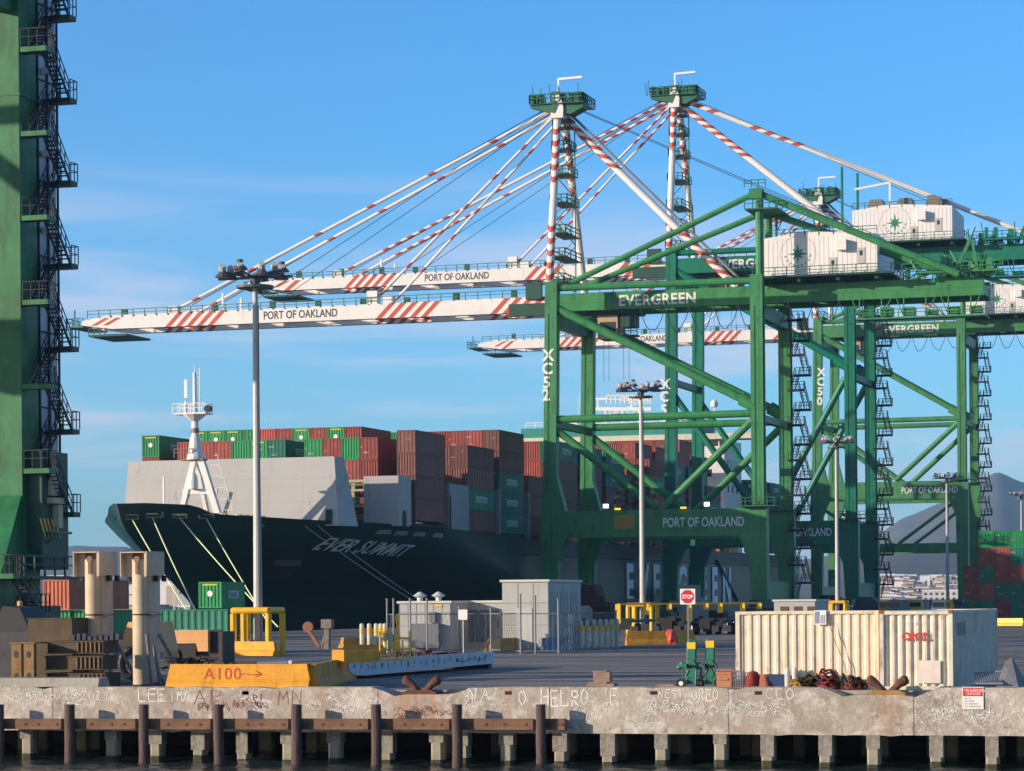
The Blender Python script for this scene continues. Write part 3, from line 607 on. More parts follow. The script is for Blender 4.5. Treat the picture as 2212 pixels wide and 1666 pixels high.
def crane(Yc, label, low, high, col_, num, T=1.7, boom=True, brace=True, pyramid=True, det=1, sill=(3.0, 5.6), legs_only=False):
    Yn = Yc - T / 2                                     # near plane of the near legs
    def lx(px, y=0.0): return onY(px, 600, Yc + y).x - XC
    o = thing('gantry_crane', label, 'container crane', (XC, Yc, 0), 'container cranes along the ship quay')
    P = lambda x, y, z: Vector((XC + x, Yc + y, z))
    Zp, Zb, Zg, Za = 12 + low, 29 + min(high, 11), 45.1 + high, 75 + high
    h = T / 2; mt = col_
    def bx(mb, x0, x1, y0, y1, z0, z1, m=0): return mb.box(XC + x0, XC + x1, Yc + y0, Yc + y1, z0, z1, m)
    def part(mb, name, m, par=None, **k): return mb.build(name, m, par or o, **k)
    # legs
    for y in (0, SP):
        for s, x in ((1, 0), (-1, GA)):
            b = [(-1.3 * s, 3), (1.0 * s, 3), (1.25 * s, Zp - 3.2), (2.5 * s, Zp), (2.3 * s, Zp + 3.9), (1.0 * s, Zp + 9), (.87 * s + .5, Zg + 3.6), (-.87 * s + .5, Zg + 3.6), (-.9 * s, Zp + 9), (-1.35 * s, Zp)] if s > 0 else [(1.2, 3), (-1.0, 3), (-1.35, Zp - 3.2), (-2.8, Zp), (-2.8, Zp + 3.9), (-.9, Zp + 3.9), (-.9, Zg + 3.4), (.87, Zg + 3.4), (.87, Zp + 3.9), (1.2, Zp + 3.9), (1.2, Zp)]
            if det > 1: b = [(-.87 * s, 3), (1.0 * s, 3), (.87 * s, Zg), (-.87 * s, Zg)]
            g = MB(); g.prism([(XC + x + u, w) for u, w in b], 'y', Yc + y - h, Yc + y + h)
            zs = Zp + 10.5
            while zs < Zg - 3: o_ = .5 * (zs - Zp - 9) / (Zg + 3.6 - Zp - 9) if s > 0 and det == 1 else 0; bx(g, x - .93 + o_, x + .93 + o_, y - h - .04, y + h + .04, zs, zs + .16); zs += 7.3
            part(g, 'leg', mt)
            if det == 1 and s < 0:
                g = MB(); bx(g, x - 2.6, x + 2.6, y - h - 1.2, y + h + .4, Zp + 4.0, Zp + 4.15); g.rail(P(x - 2.6, y - h - 1.2, Zp + 4.15), P(x + 2.6, y - h - 1.2, Zp + 4.15), 1.1, 5, .05); part(g, 'service_platform', GRL)
        if det == 1:
            for x in (0, GA):
                g = MB(); g.beam(P(x + .95, y - .3, 3), P(x + .95, y - .3, Zg - 1), .14, .2); g.beam(P(x - .3, y - h - .06, Zp + 4), P(x - .3 + (.4 if x == 0 else 0), y - h - .06, Zg - 1), .05, .05); part(g, 'cable_tray', GDK)
        # bogies
        for x in (0, GA):
            g = MB(); bx(g, x - .6, x + .6, y - 4.5, y + 4.5, 1.9, 3.0)
            for q in (-3.2, 3.2): bx(g, x - .5, x + .5, y + q - 1.5, y + q + 1.5, 1.0, 1.8)
            for q in (-4.2, -2.2, 2.2, 4.2): g.tube(P(x - .25, y + q, .5), P(x + .25, y + q, .5), .5, 12)
            part(g, 'bogie', [GDK])
    for x in (0, GA):
        g = MB(); hb_ = 1.2
        pr = [(0 + h, sill[0]), (SP - h, sill[0]), (SP - h, sill[1] + hb_ * 1.6), (SP - h - hb_, sill[1]), (h + hb_, sill[1]), (h, sill[1] + hb_ * 1.6)]
        if det > 1: pr = [(-1, sill[0]), (SP + h, sill[0]), (SP + h, sill[1]), (SP - h, sill[1] + 5.5), (SP - h - 3.2, sill[1]), (-1, sill[1])]
        g.prism([(Yc + y, z) for y, z in pr], 'x', XC + x - .8, XC + x + .8); part(g, 'sill_beam', mt)
        g = MB(); bx(g, x - .7, x + .7, h, SP - h, Zg - 2.6, Zg - .6); part(g, 'cross_beam', mt)
        g = MB(); bx(g, x - .5, x + .5, h, SP - h, Zb - 1, Zb); part(g, 'cross_beam', mt)
    if low > 5 and det == 1:                                        # tall crane: extra braced frame under the portal
        for y in (0, SP):
            g = MB(); bx(g, .9, GA - .9, y - .6, y + .6, 12.6, 14.4)
            g.tube(P(.8, y, 22), P(13, y, 14.4), .35, 8); g.tube(P(GA - .8, y, 23.5), P(17, y, 14.4), .35, 8); part(g, 'lower_frame', mt)
    for y in (0, SP):
        g = MB(); bx(g, 2.2, GA - 2.2, y - h + .1, y + h - .1, Zp, Zp + 3.85); pb = part(g, 'portal_beam', mt)
        if y == 0 and det == 1:
            d = {0: (1427, 1603), 1: (1722, 1792), 2: (1943, 2065)}[num]
            xa, xb = lx(d[0], -h), lx(d[1], -h)
            st = 'PORT OF OAKLAND'
            if num == 1: xa = xb - 11.7
            L = xb - xa
            zc = Zp + 1.35; hh = 1.35
            g = MB(); g.text(st, lambda u, v: Vector((XC + xa + u, Yc - h - .04, zc + v)), hh, bold=.035, fit=L)
            part(g, 'lettering', TXW, pb)
            if num == 0:
                x0 = lx(1322, -h); x1 = lx(1365, -h); g = MB(); g.box(XC + x0, XC + x1, Yc - h - .02, Yc - h + .09, Zp + 1.2, Zp + 3.1); cp = part(g, 'capacity_plate', mat('plate_yellow', (.5, .32, .05), .6, .2, 2), pb)
                g = MB()
                for q in range(3): g.text(('CAPACITY', '50 L TONS', 'MAXIMUM')[q], lambda u, v: Vector((XC + x0 + .2 + u, Yc - h - .05, Zp + 2.45 - q * .5 + v)), .34, fit=x1 - x0 - .4)
                part(g, 'plate_lettering', TXR, cp)
    if det == 1 and num == 0:
        for px, c_ in ((1306, 0), (1524, 0)):           # lit work lamps over the portal beam
            x = lx(px, -h); g = MB(); bx(g, x - .45, x + .45, -h - .4, -h, Zp + 4.1, Zp + 4.8); lm_ = part(g, 'work_lamp', LAMP)
            g = MB(); bx(g, x - .38, x + .38, -h - .46, -h - .4, Zp + 4.17, Zp + 4.73); part(g, 'lamp_lens', mat('lit_lens', (.8, .8, 1), emit=3), lm_)
        for px in (1330, 1472):
            x = lx(px, -h); g = MB(); bx(g, x - .4, x + .4, -h - .2, -h + .1, Zp + 3.9, Zp + 4.15); part(g, 'warning_lamp', mat('amber_lens', (1, .5, .05), emit=1.5))
    # frame bracing
    mid = 15.6
    for y in (0, SP):
        g = MB(); r = .55
        if brace: g.tube(P(.8, y, Zb), P(GA - .8, y, Zb + .1), r, 10)
        if brace or num == 1:
            g.tube(P(.8, y, Zb - 1.4) if brace else P(.8, y, Zb - 3), P(mid, y, Zp + 4), r, 10)
            g.tube(P(GA - .8, y, Zb - .8), P(mid + .8, y, Zp + 4), r, 10)
        part(g, 'brace', mt)
        g = MB(); g.tube(P(.9, y, Zg - .1), P(GA - .8, y, Zb + 1.4), .62, 10); g.tube(P(GA - 2.4, y, Zb + 2.2), P(GA + .0, y, Zb + .8), 1.0, 10, r2=.9); part(g, 'diagonal_brace', mt)
        if det == 1: g = MB(); g.tube(P(0, y, Zg + 2.7), P(GA, y, Zg + 2.6), .5, 10); part(g, 'top_chord', mt)
    # girders
    gy = (6.4, 13.6)
    for y in gy:
        g = MB(); bx(g, -1.0, 61, y - .65, y + .65, Zg - .05, Zg + 2.5)
        gi = part(g, 'girder', mt)
        if y == gy[0] and det == 1:
            xa = lx(1338, y) if num == 0 else (lx(1552, y) if num == 1 else lx(1910, y)); L = 11.4
            g = MB(); g.text('EVERGREEN', lambda u, v: Vector((XC + xa + u, Yc + y - .68, Zg + .45 + v)), 1.55, bold=.06, spacing=1.08, fit=L); part(g, 'lettering', TXW, gi)
            g = MB(); g.rail(P(0, y - .8, Zg + 2.5), P(60, y - .8, Zg + 2.5), 1.1, 30, .05); part(g, 'girder_railing', GRL, gi)
    for x in (-.6, 8, 16, 24, 32, 40, 48, 56, 60.6): g = MB(); bx(g, x - .3, x + .3, gy[0] + .65, gy[1] - .65, Zg + .3, Zg + 1.6); part(g, 'girder_tie', mt)
    if legs_only: return o
    # boom
    bt = -76.0; z0, z1 = Zg, Zg + 2.25
    for y in gy:
        g = MB(); g.prism([(XC + bt, z0 + .7), (XC + bt + 5, z0), (XC - 1.6, z0), (XC - 1.6, z1 - .2), (XC - 3, z1), (XC + bt + 4, z1 - .2), (XC + bt, z1 - .9)], 'y', Yc + y - .7, Yc + y + .7)
        # red slanted stripes painted on the faces
        if num == 0: rg = ((200, 250), (360, 475), (815, 937), (1062, 1165))
        elif num == 1: rg = ((592, 640), (747, 845), (1135, 1205), (1325, 1400))
        else: rg = ((1068, 1100), (1205, 1290), (1520, 1592), (1670, 1700))
        for a, b in rg:
            xa, xb = lx(a, y), lx(b, y); n = max(1, int(round((xb - xa) / 1.75))); w = (xb - xa) / n
            for i in range(n):
                u = xa + i * w; sl_ = 2.2; zt = z1 - .02 if xa > bt + 6 else z1 - .55; zb = z0 + .02 if u > bt + 4 else z0 + .6
                for yy, d_ in ((y - .7, -.015), (y + .7, .015)):
                    q = [(u, zb), (u + w * .5, zb), (min(u + w * .5 + sl_, -1.7), zt), (min(u + sl_, -1.7), zt)]
                    g.add([P(a_, yy + d_, c_) for a_, c_ in q], [(0, 1, 2, 3)], 1)
                    g.add([P(u, y - .7, z0 - .01 if u > bt + 4 else z0 + .5), P(u + w * .5, y - .7, z0 - .01 if u > bt + 4 else z0 + .5), P(u + w * .5 - .8, y + .7, z0 - .01 if u > bt + 4 else z0 + .5), P(u - .8, y + .7, z0 - .01 if u > bt + 4 else z0 + .5)], [(0, 1, 2, 3)], 1)
        bm_ = part(g, 'boom', [WHT, RED])
        if y == gy[0]:
            p0, p1 = {0: (568, 728), 1: (917, 1056), 2: (1330, 1440)}[num]
            xa, xb = lx(p0, y - .7), lx(p1, y - .7)
            g = MB(); g.text('PORT OF OAKLAND', lambda u, v: Vector((XC + xa + u, Yc + y - .72, z0 + .55 + v)), 1.2, bold=.03, fit=xb - xa); part(g, 'lettering', TXD, bm_)
            g = MB(); g.rail(P(bt + 1, y - .8, z1 - .5), P(-3, y - .8, z1), 1.1, 38, .05); part(g, 'boom_railing', GRL, bm_)
            random.seed(num + 4)
            for q in range(9): g = MB(); x = bt + 6 + q * 7.6 + random.random() * 2; g.box(XC + x, XC + x + .8, Yc + y - .3, Yc + y + .3, z1, z1 + .7 + random.random() * .5); part(g, 'sheave_box', GRL, bm_)
    for k in range(11): g = MB(); x = bt + 1.5 + k * 7.3; bx(g, x - .3, x + .3, gy[0] + .7, gy[1] - .7, z0 + .6, z0 + 1.8); part(g, 'boom_tie', WHT)
    g = MB(); bx(g, bt - 2.5, bt + .2, gy[0] - .6, gy[1] + .6, z0 + .4, z0 + .6); g.rail(P(bt - 2.5, gy[0] - .6, z0 + .6), P(bt + .2, gy[0] - .6, z0 + .6), 1.2, 3, .06); g.rail(P(bt - 2.5, gy[0] - .6, z0 + .6), P(bt - 2.5, gy[1] + .6, z0 + .6), 1.2, 4, .06)
    g.rail(P(bt - 1.2, gy[0] - .6, z0 + .6), P(bt - 1.2, gy[0] - .6, z0 + 1.9), 1.2, 1, .06); part(g, 'tip_platform', GRL)
    g = MB(); bx(g, bt + 1.2, bt + 7.5, gy[0] - .9, gy[1] + .9, z0 - 1.1, z0 - .8); g.rail(P(bt + 1.2, gy[0] - .9, z0 - .8), P(bt + 4, gy[0] - .9, z0 - .8), .9, 3, .06); part(g, 'tip_catwalk', GDK)
    g = MB(); xh = -5; bx(g, xh - 2.5, xh + 3.6, gy[0] - 1.6, gy[0] - .75, z0 - .6, z0 + 1.2); bx(g, xh, xh + 2.4, gy[0] - 1.4, gy[0] - .8, z1 - .4, z1 + 2.0); part(g, 'boom_hinge', GDK)
    # mast (two striped legs leaning together), apex
    red = {0: [(.0, .42), (.62, 1)], 1: [(.0, .28), (.72, 1)], 2: [(.0, .3), (.6, 1)]}[num]
    for y0, y1 in ((0, 8.2), (SP, 11.8)):
        g = MB(); g.striped(P(0, y0, Zg + 2.6), P(-.8, y1, Za - .6), .56, red if y0 == 0 else [(.0, .12), (.62, 1)], 12, 1.6, .95); part(g, 'mast_leg', [WHT, RED], smooth=False)
    random.seed(5)
    for k, q in enumerate((.06, .2, .33, .5, .66, .8, .92)):
        g = MB(); z = Zg + 2.6 + (Za - Zg - 3.2) * q; yc = 10; w = 4.6 * (1 - q) + 1.0
        bx(g, -1.7, .9, yc - w, yc + w, z, z + .14); g.rail(P(-1.7, yc - w, z), P(-1.7, yc + w, z), 1.2, 3, .07); g.rail(P(.9, yc - w, z), P(.9, yc + w, z), 1.2, 3, .07)
        g.rail(P(-1.7, yc - w, z), P(.9, yc - w, z), 1.2, 3, .07)
        part(g, 'mast_platform', GRL)
    g = MB(); zz = Zg + 3; k = 0
    while zz < Za - 3:
        s = 1 if k % 2 else -1; g.beam(P(-1.6 * s, 8.5, zz), P(1.4 * s, 9.5, zz + 3.4), .35, .12); g.beam(P(-1.6 * s, 8.5, zz + 1.1), P(1.4 * s, 9.5, zz + 4.5), .09, .09); zz += 3.4; k += 1
    for x in (-1.9, 1.5): g.beam(P(x, 9, Zg + 3), P(x, 9, Za - 3), .14, .14)
    part(g, 'mast_stairs', GRL)
    g = MB(); bx(g, -4.6, 3.4, 6.5, 13.5, Za + .42, Za + .52); g.prism([(XC - 4.6, Za + .3), (XC - .4, Za + .3), (XC - .9, Za - .9), (XC - 2.6, Za - .5), (XC - 4.6, Za + .1)], 'y', Yc + 6.8, Yc + 8.4); g.prism([(XC + .2, Za + .5), (XC + 3.5, Za + .5), (XC + 3.2, Za - .2), (XC + 1.4, Za - 1.1), (XC + .4, Za - .9)], 'y', Yc + 7.2, Yc + 10)
    rq = random.Random(num + 40)
    for q in range(9): xx = rq.uniform(-5, 3); zz = Za + .6; ww = rq.uniform(.15, .9); bx(g, xx, xx + ww, 6.8 + rq.random(), 8.6 + rq.random() * 3, zz, zz + rq.uniform(.4, 1.7))
    for q in range(6): xx = rq.uniform(-5.5, 3.2); g.beam(P(xx, 7, Za + .6), P(xx + rq.uniform(-.3, .3), 7, Za + rq.uniform(2.2, 3.4)), .1, .1)
    for a_, b_ in (((-4.6, 6.5), (3.4, 6.5)), ((-4.6, 13.5), (3.4, 13.5)), ((3.4, 6.5), (3.4, 13.5)), ((-4.6, 6.5), (-4.6, 13.5))): g.rail(P(*a_, Za + .6), P(*b_, Za + .6), 1.25, 7, .07)
    bx(g, 1.2, 3.3, 7, 8.6, Za + .6, Za + 1.9); bx(g, -1.6, .4, 7.4, 8.6, Za + .6, Za + 2.2); part(g, 'apex_platform', GRL)
    g = MB(); g.prism([(XC - 1.6, Za - 1.6), (XC + .3, Za - 1.6), (XC + .4, Za - .2), (XC + .0, Za + 1.4), (XC - .8, Za + 1.7), (XC - 1.4, Za + .5)], 'y', Yc + 6.9, Yc + 13); g.tube(P(-.7, 6.7, Za + 1.4), P(-.7, 13.1, Za + 1.4), .6, 12); part(g, 'apex_head', WHT)
    g = MB(); g.beam(P(-.6, 8, Za + 1), P(-.6, 8, Za + 4.3), .3, .3); g.beam(P(-.6, 8, Za + 4.2), P(3.0, 8, Za + 4.3), .35, .35); part(g, 'lamp_arm', WH2)
    # stays
    fr = {0: ([(.14, .16), (.3, .32), (.46, .49), (.6, .63), (.78, .80), (.93, .97)], -61.0, -29.0), 1: ([(.02, .26), (.5, .53), (.62, .88), (.95, 1)], -61, -29), 2: ([(.1, .9)], -61, -29)}[num]
    for y in (gy[0], gy[1]):
        yo = 8.4 if y < 10 else 11.6
        g = MB(); g.striped(P(-1.8, yo, Za - .2), P(fr[1], y, z1 + .2), .26, fr[0], 8, 1, 1.2); part(g, 'forestay', [WHT, RED])
        g = MB(); g.striped(P(-1.8, yo, Za - 1.4), P(fr[2], y, z1 + .2), .22, fr[0], 8, 1, 1.1); part(g, 'forestay', [WHT, RED])
        g = MB(); g.box(XC + fr[1] - .8, XC + fr[1] + .8, Yc + y - .5, Yc + y + .5, z1 - .1, z1 + .9); part(g, 'stay_bracket', WH2)
        g = MB(); g.box(XC + fr[2] - .8, XC + fr[2] + .8, Yc + y - .5, Yc + y + .5, z1 - .1, z1 + 1.9); part(g, 'stay_bracket', WH2)
        g = MB(); g.beam(P(fr[1] + 8, y, z1), P(fr[1] + 8, y, z1 + 2.6), .3, .3); part(g, 'stay_strut', WH2)
        g = MB(); g.tube(P(-1.8, yo + .5, Za + .6), P(fr[1] + 3, y, z1 + 1), .06, 4); g.tube(P(-1.8, yo - .5, Za + .3), P(fr[1] + 12, y, z1 + .6), .05, 4)
        g.tube(P(1, yo, Za + .4), P(46, y, Zg + 9), .05, 4); part(g, 'hoist_rope', WIRE)
    if pyramid:
        g = MB(); g.striped(P(-.2, 10, Za - 1.2), P(25.5, 9, Zg + 2.8), .55, [(0, .36), (.68, 1)], 12, 1.6, 1.0); part(g, 'backstay', [WHT, RED])
        g = MB(); g.tube(P(.6, 10, Za - .6), P(26.2, 9, Zg + 3.6), .2, 8); part(g, 'pipe', GRY)
        for y, zt in ((0, 60.5 + high), (6.2, 58.6 + high)):
            g = MB(); g.tube(P(GA + .4, y, Zg + 2), P(GA + .4, y, zt), .58, 10); bx(g, GA - .9, GA + .9, y - .9, y + .9, zt - 1.4, zt); part(g, 'pylon', mt)
            g = MB(); g.tube(P(GA, y, zt - .5), P(3.4, y, Zg + 3.4), .42, 8); g.tube(P(GA, y, zt - .5), P(58.4, y, Zg + 2.3), .5, 8); part(g, 'pylon_stay', mt)
        g = MB(); bx(g, GA - 1.5, GA + 3.2, -1.2, 7.5, 58.5 + high - 1, 58.5 + high - .8); g.rail(P(GA - 1.5, -1.2, 57.7 + high), P(GA + 3.2, -1.2, 57.7 + high), 1.2, 4, .06); g.rail(P(GA - 1.5, -1.2, 60.6 + high), P(GA + 1.5, -1.2, 60.6 + high), 1.0, 3, .06)
        for q in range(5): g.beam(P(GA + 1.8, 5 + (q % 2), 50 + high + q * 1.8), P(GA + 2.8, 6 - (q % 2), 51.8 + high + q * 1.8), .12, .12)
        g.beam(P(GA + 1.8, 5, Zg + 3), P(GA + 1.8, 5, 59 + high), .3, .3); part(g, 'pylon_platform', GRL)
    else:
        for y in (9,):
            g = MB(); g.striped(P(0, y, Za - .8), P(31, y, Zg + 3.5), .55, [(0, .42), (.8, 1)], 12, 1.6, 1.0); part(g, 'backstay', [WHT, RED])
            g = MB(); g.striped(P(.4, y, Za), P(61, y, Zg + 3.2), .42, [(0, .12), (.2, .36), (.72, .78)], 10, 1.4, 1.3); part(g, 'backstay', [WHT, RED])
        g = MB()
        for x in (27.6, 30.2): g.tube(P(x, 9, Zg + 2.5), P(x, 9, Za - .46 * x - .2), .22, 6)
        part(g, 'stay_hanger', mt)
    # machinery house
    hx0, hx1, hy0, hy1, hz0, hz1 = 30.2, 46.6, 3.6, 18.4, Zg + 3.4, Zg + 9.3
    g = MB(); yc = (hx0 + hx1) / 2
    g.prism([(XC + hx0, hz0), (XC + hx1, hz0), (XC + hx1, hz1 - .4), (XC + yc - 2, hz1 + .35), (XC + hx0, hz1 - .5)], 'y', Yc + hy0, Yc + hy1)
    hs = part(g, 'machinery_house', mat('house_cladding', (.80, .77, .75), .55, .03, .3))
    g = MB()
    for k in range(25): x = hx0 + .3 + k * (hx1 - hx0 - .6) / 24; bx(g, x - .03, x + .03, hy0 - .03, hy0, hz0 + .05, hz1 - .6)
    part(g, 'cladding_seam', mat('seam', (.72, .69, .67), .5, .05), hs)
    fn = lambda cx, cz: (lambda u, v: Vector((XC + cx + u, Yc + hy0 - .05, cz + v)))
    g = MB(); cx = hx0 + (5.2 if num == 0 else 7.0); cz = hz0 + 3.1; star(g, fn(cx, cz), 1.5, .5, m=0); ringm(g, fn(cx, cz), 2.5, .05, 1)
    for i, ch in enumerate('EVERGREEN'):
        t = math.pi * (1.06 + .88 * i / 8); R0 = 1.95; ux, uz = math.cos(t), math.sin(t)
        g.text(ch, (lambda u, v, ux=ux, uz=uz: Vector((XC + cx + ux * R0 + (u * -uz - v * -ux * -1) , Yc + hy0 - .05, cz + uz * R0 + (u * ux + v * -uz)))), .42, 2, align='CENTER')
    part(g, 'compass_emblem', [mat('emblem_green', (.02, .22, .10), .5, .05), mat('emblem_ring', (.7, .45, .42), .5, .05), mat('emblem_green', (.02, .22, .10))], hs)
    for x in (hx0 + 9.6, hx0 + 13.6):
        g = MB(); bx(g, x, x + 1.1, hy0 - .08, hy0, hz0 + .2 + (1.2 if x > hx0 + 12 else 0), hz0 + 2.4 + (1.2 if x > hx0 + 12 else 0)); dr = part(g, 'door', mat('door_grey', (.5, .49, .45), .5, .05), hs)
        g = MB(); zo = hz0 + 1.3 + (1.2 if x > hx0 + 12 else 0); bx(g, x + .35, x + .75, hy0 - .11, hy0 - .08, zo, zo + .7); part(g, 'door_window', GLS, dr)
    g = MB(); bx(g, hx0 + 10.8, hx0 + 12.2, hy0 - 1.0, hy0, hz0 + 3.3, hz0 + 4.8); part(g, 'vent_hood', WH2, hs)
    if num == 1:
        for x in (hx0 + 2, hx0 + 6.8, hx0 + 11.6):
            g = MB(); g.prism([(XC + x, hz1 - .3), (XC + x + 3, hz1 - .3), (XC + x + 2.6, hz1 + 1.5), (XC + x + .6, hz1 + 1.5)], 'y', Yc + hy0 + 2, Yc + hy0 + 5); part(g, 'roof_vent', mat('vent_brown', (.2, .17, .15), .6, .1), hs)
        g = MB(); g.beam(P(hx0 + 6.2, hy0 + .3, hz1), P(hx0 + 6.2, hy0 + .3, hz1 + 4), .3, .3); g.beam(P(hx0 + .4, hy0, hz1 + 3.0), P(hx0 + 6.2, hy0 + .3, hz1 + 3.9), .35, .35); part(g, 'lamp_arm', WH2, hs)
    g = MB(); g.rail(P(hx0, hy0, hz1 - .3), P(hx1, hy0, hz1 - .3), 1, 8, .05); part(g, 'roof_railing', GRL, hs)
    g = MB(); bx(g, hx0 - 1.0, hx1 + 2.2, hy0 - 1.8, hy1 + .5, hz0 - .3, hz0 - .02)
    for x in (hx0, hx0 + 5.5, hx0 + 11, hx1): bx(g, x - .25, x + .25, hy0 - 1, hy1, Zg + 2.5, hz0 - .3)
    part(g, 'house_platform', GDK)
    g = MB(); g.rail(P(hx0 - 1, hy0 - 1.8, hz0), P(hx1 + 2.2, hy0 - 1.8, hz0), 1.1, 12, .05); g.rail(P(hx1 + 2.2, hy0 - 1.8, hz0), P(hx1 + 2.2, hy1, hz0), 1.1, 6, .05); part(g, 'platform_railing', GRL)
    # backreach machinery frames
    g = MB(); random.seed(num * 3 + 1); ya = gy[0] - 2.4
    for x in [44 + 3.1 * k for k in range(6)]:
        g.beam(P(x, ya, Zg - 2.9), P(x, ya, Zg + .4), .16, .2); g.beam(P(x, ya, Zg - 2.9), P(x + (1.5 if int(x) % 2 else -1.2), ya, Zg + .2), .12, .12)
        bx(g, x - .2, x + 1.5, ya, ya + 1.8, Zg - 2.6, Zg - 2.6 + random.uniform(.4, 1.3))
    bx(g, 43.5, 61.5, ya - .3, ya + 2.4, Zg - 3.1, Zg - 2.85); g.rail(P(43.5, ya - .3, Zg - 2.85), P(61.5, ya - .3, Zg - 2.85), 1.1, 9, .06)
    part(g, 'underslung_walkway', mt)
    g = MB(); random.seed(num * 5 + 2)
    for q in range(16):
        x = random.uniform(50, 62); y = random.uniform(4, 8); z = Zg + 2.5; w = random.uniform(.3, 1.0); bx(g, x, x + w, y, y + w, z, z + random.uniform(.6, 3.2))
    for q in range(12):
        x = random.uniform(48, 63); g.beam(P(x, 5, Zg + 2.5), P(x + random.uniform(-3, 3), 5.5, Zg + random.uniform(3.6, 6.5)), .16, .16)
    bx(g, 52, 64, 3.4, 4.2, Zg + 3.0, Zg + 3.25); g.rail(P(50, 3.4, Zg + 3.2), P(64, 3.4, Zg + 3.2), 1.2, 9, .06); part(g, 'end_machinery', mt)
    g = MB(); g.beam(P(57, 5, Zg + 2.5), P(59.5, 5, Zg + 8), .45, .45); g.beam(P(60.5, 5, Zg + 2.5), P(59.5, 5, Zg + 8), .35, .35); part(g, 'end_frame', mt)
    # operator cab and trolley
    g = MB(); bx(g, 5.0, 8.0, 8, 12.5, Zg - 4.0, Zg - .6); cb = part(g, 'operator_cab', TAN)
    g = MB(); bx(g, 5.3, 7.7, 7.95, 8, Zg - 3.0, Zg - 1.6); part(g, 'cab_window', GLS, cb)
    g = MB(); bx(g, 3.4, 11, 7.2, 12.8, Zg - .5, Zg - .05); bx(g, 8.4, 10.5, 8, 11, Zg - 2.4, Zg - .5); g.rail(P(8.2, 7.6, Zg - 3.6), P(11, 7.6, Zg - 3.6), 1, 3, .06); bx(g, 8.2, 11, 7.5, 9.5, Zg - 3.8, Zg - 3.6); part(g, 'trolley', GDK)
    g = MB(); rr = random.Random(num)
    for k in range(9):
        x0 = 12 + k * 3.6; pts = [P(x0 + 3.6 * t / 8, 5.6, Zg - .1 - 3.8 * (1 - (2 * t / 8 - 1) ** 2) * (.75 + .25 * rr.random() if t not in (0, 8) else 1)) for t in range(9)]
        g.path(pts, .06, 4)
    part(g, 'festoon_cable', WIRE)
    g = MB()
    for x in (5.6, 6.4, 8.6, 9.4): g.tube(P(x, 9, Zg - .5), P(x, 9, Zb + 6), .03, 4)
    part(g, 'fall_rope', WIRE)
    return o

# crane number painted down the near waterside leg
def leg_number(o, Yc, st, pxc, ys, T=1.7):
    g = MB()
    for ch, py in zip(st, ys):
        c = onY(pxc - (py - ys[0]) * .055, py, Yc - T / 2 - .03)
        g.text(ch, lambda u, v: Vector((c.x + u, Yc - T / 2 - .03, c.z - .85 + v)), 1.65, align='CENTER', bold=.07)
    g.build('number', TXW, o)
XC = -108.8
c52 = crane(382.5, 'green container crane numbered XC52, nearest whole crane with its boom over the ship bow', 0, 0, G52, 0)
leg_number(c52, 382.5, 'XC52', 1184, (766, 795, 825, 852))
stairs(c52, XC + GA + .9, 382.5 + SP - 2.2, 382.5 + SP + 1.6, 3, 43, 2.55, det=1)
XC = -107.5
c53 = crane(451, 'darker green container crane numbered XC53, second along the quay', 0, 13, G53, 1, brace=False, pyramid=False)
leg_number(c53, 451, 'XC53', 1437, (829, 856, 884, 911))
stairs(c53, XC + GA + .9, 451 + SP - 2.2, 451 + SP + 1.6, 3, 55, 2.55, det=1)
XC = -105.8
c50 = crane(576, 'far pale green container crane numbered C50 with raised portal beam', 11.4, 13.2, G50, 2)
leg_number(c50, 576, 'XC50', 1774, (803, 824, 845, 866))
stairs(c50, XC + GA + .9, 576 + SP - 2.2, 576 + SP + 1.6, 3, 55, 2.55, det=1)
# the big near crane cut by the left edge of the picture
XC = -108.8
cl = crane(133.55, 'huge near green crane leg with zigzag stairs at the left edge of the photo', 11.4, 11, GLF, 0, T=2.3, det=2, sill=(1.9, 4.2), legs_only=True)
stairs(cl, XC + GA + .88, 153.4, 155.8, 6.2, 57, 2.55, .62, det=2, mt=BLK)
g = MB(); x0, x1, y0, y1 = -79.0, XC + GA + .86, 154.9, 157.6
for (x, y) in ((x0, y0), (x1, y0), (x1, y1), (x0, y1), (x1, (y0 + y1) / 2)): g.beam((x, y, 8.6), (x, y, 58), .12, .12)
z = 9
while z < 58:
    g.beam((x1, y0, z), (x1, y1, z), .06, .08); g.beam((x0, y0, z), (x1, y0, z), .06, .08); g.beam((x0, y1, z), (x1, y1, z), .06, .08); z += 1.55
g.build('lift_shaft_frame', BLK, cl)
g = MB(); g.box(x1 - .1, x1 - .07, y0 + .1, y1 - .1, 9, 58); g.build('lift_shaft_screen', mat('shaft_screen', (.42, .50, .58), .4, .15, .6), cl)
XL = XC + GA + .87
for py in (157, 335, 500):
    q = onX(64, py, XL + .1); g = MB(); g.box(XL, XL + .5, q.y - .3, q.y + .1, q.z - .18, q.z + .18); g.box(XL - .1 + .1, XL + .1, q.y + .1, q.y + .9, q.z - .05, q.z + .05); g.build('floodlight', WH2, cl)
q = onX(70, 1045, XL + .8); g = MB(); g.box(XL + .3, XL + 1.2, q.y - .4, q.y + .6, q.z - .75, q.z + .95); g.build('electrical_cabinet', mat('cabinet_cream', (.55, .47, .34), .6, .1), cl)
g = MB(); g.box(XL + .05, XL + 1.5, q.y - .6, q.y + .9, q.z - 1.25, q.z - .9); g.build('cabinet_shelf', mat('cabinet_cream', (0, 0, 0)), cl)
g = MB(); g.box(XL + .9, XL + 1.4, q.y + .2, q.y + .8, q.z - 2.7, q.z - 1.3); g.build('battery_box', mat('cabinet_cream', (0, 0, 0)), cl)
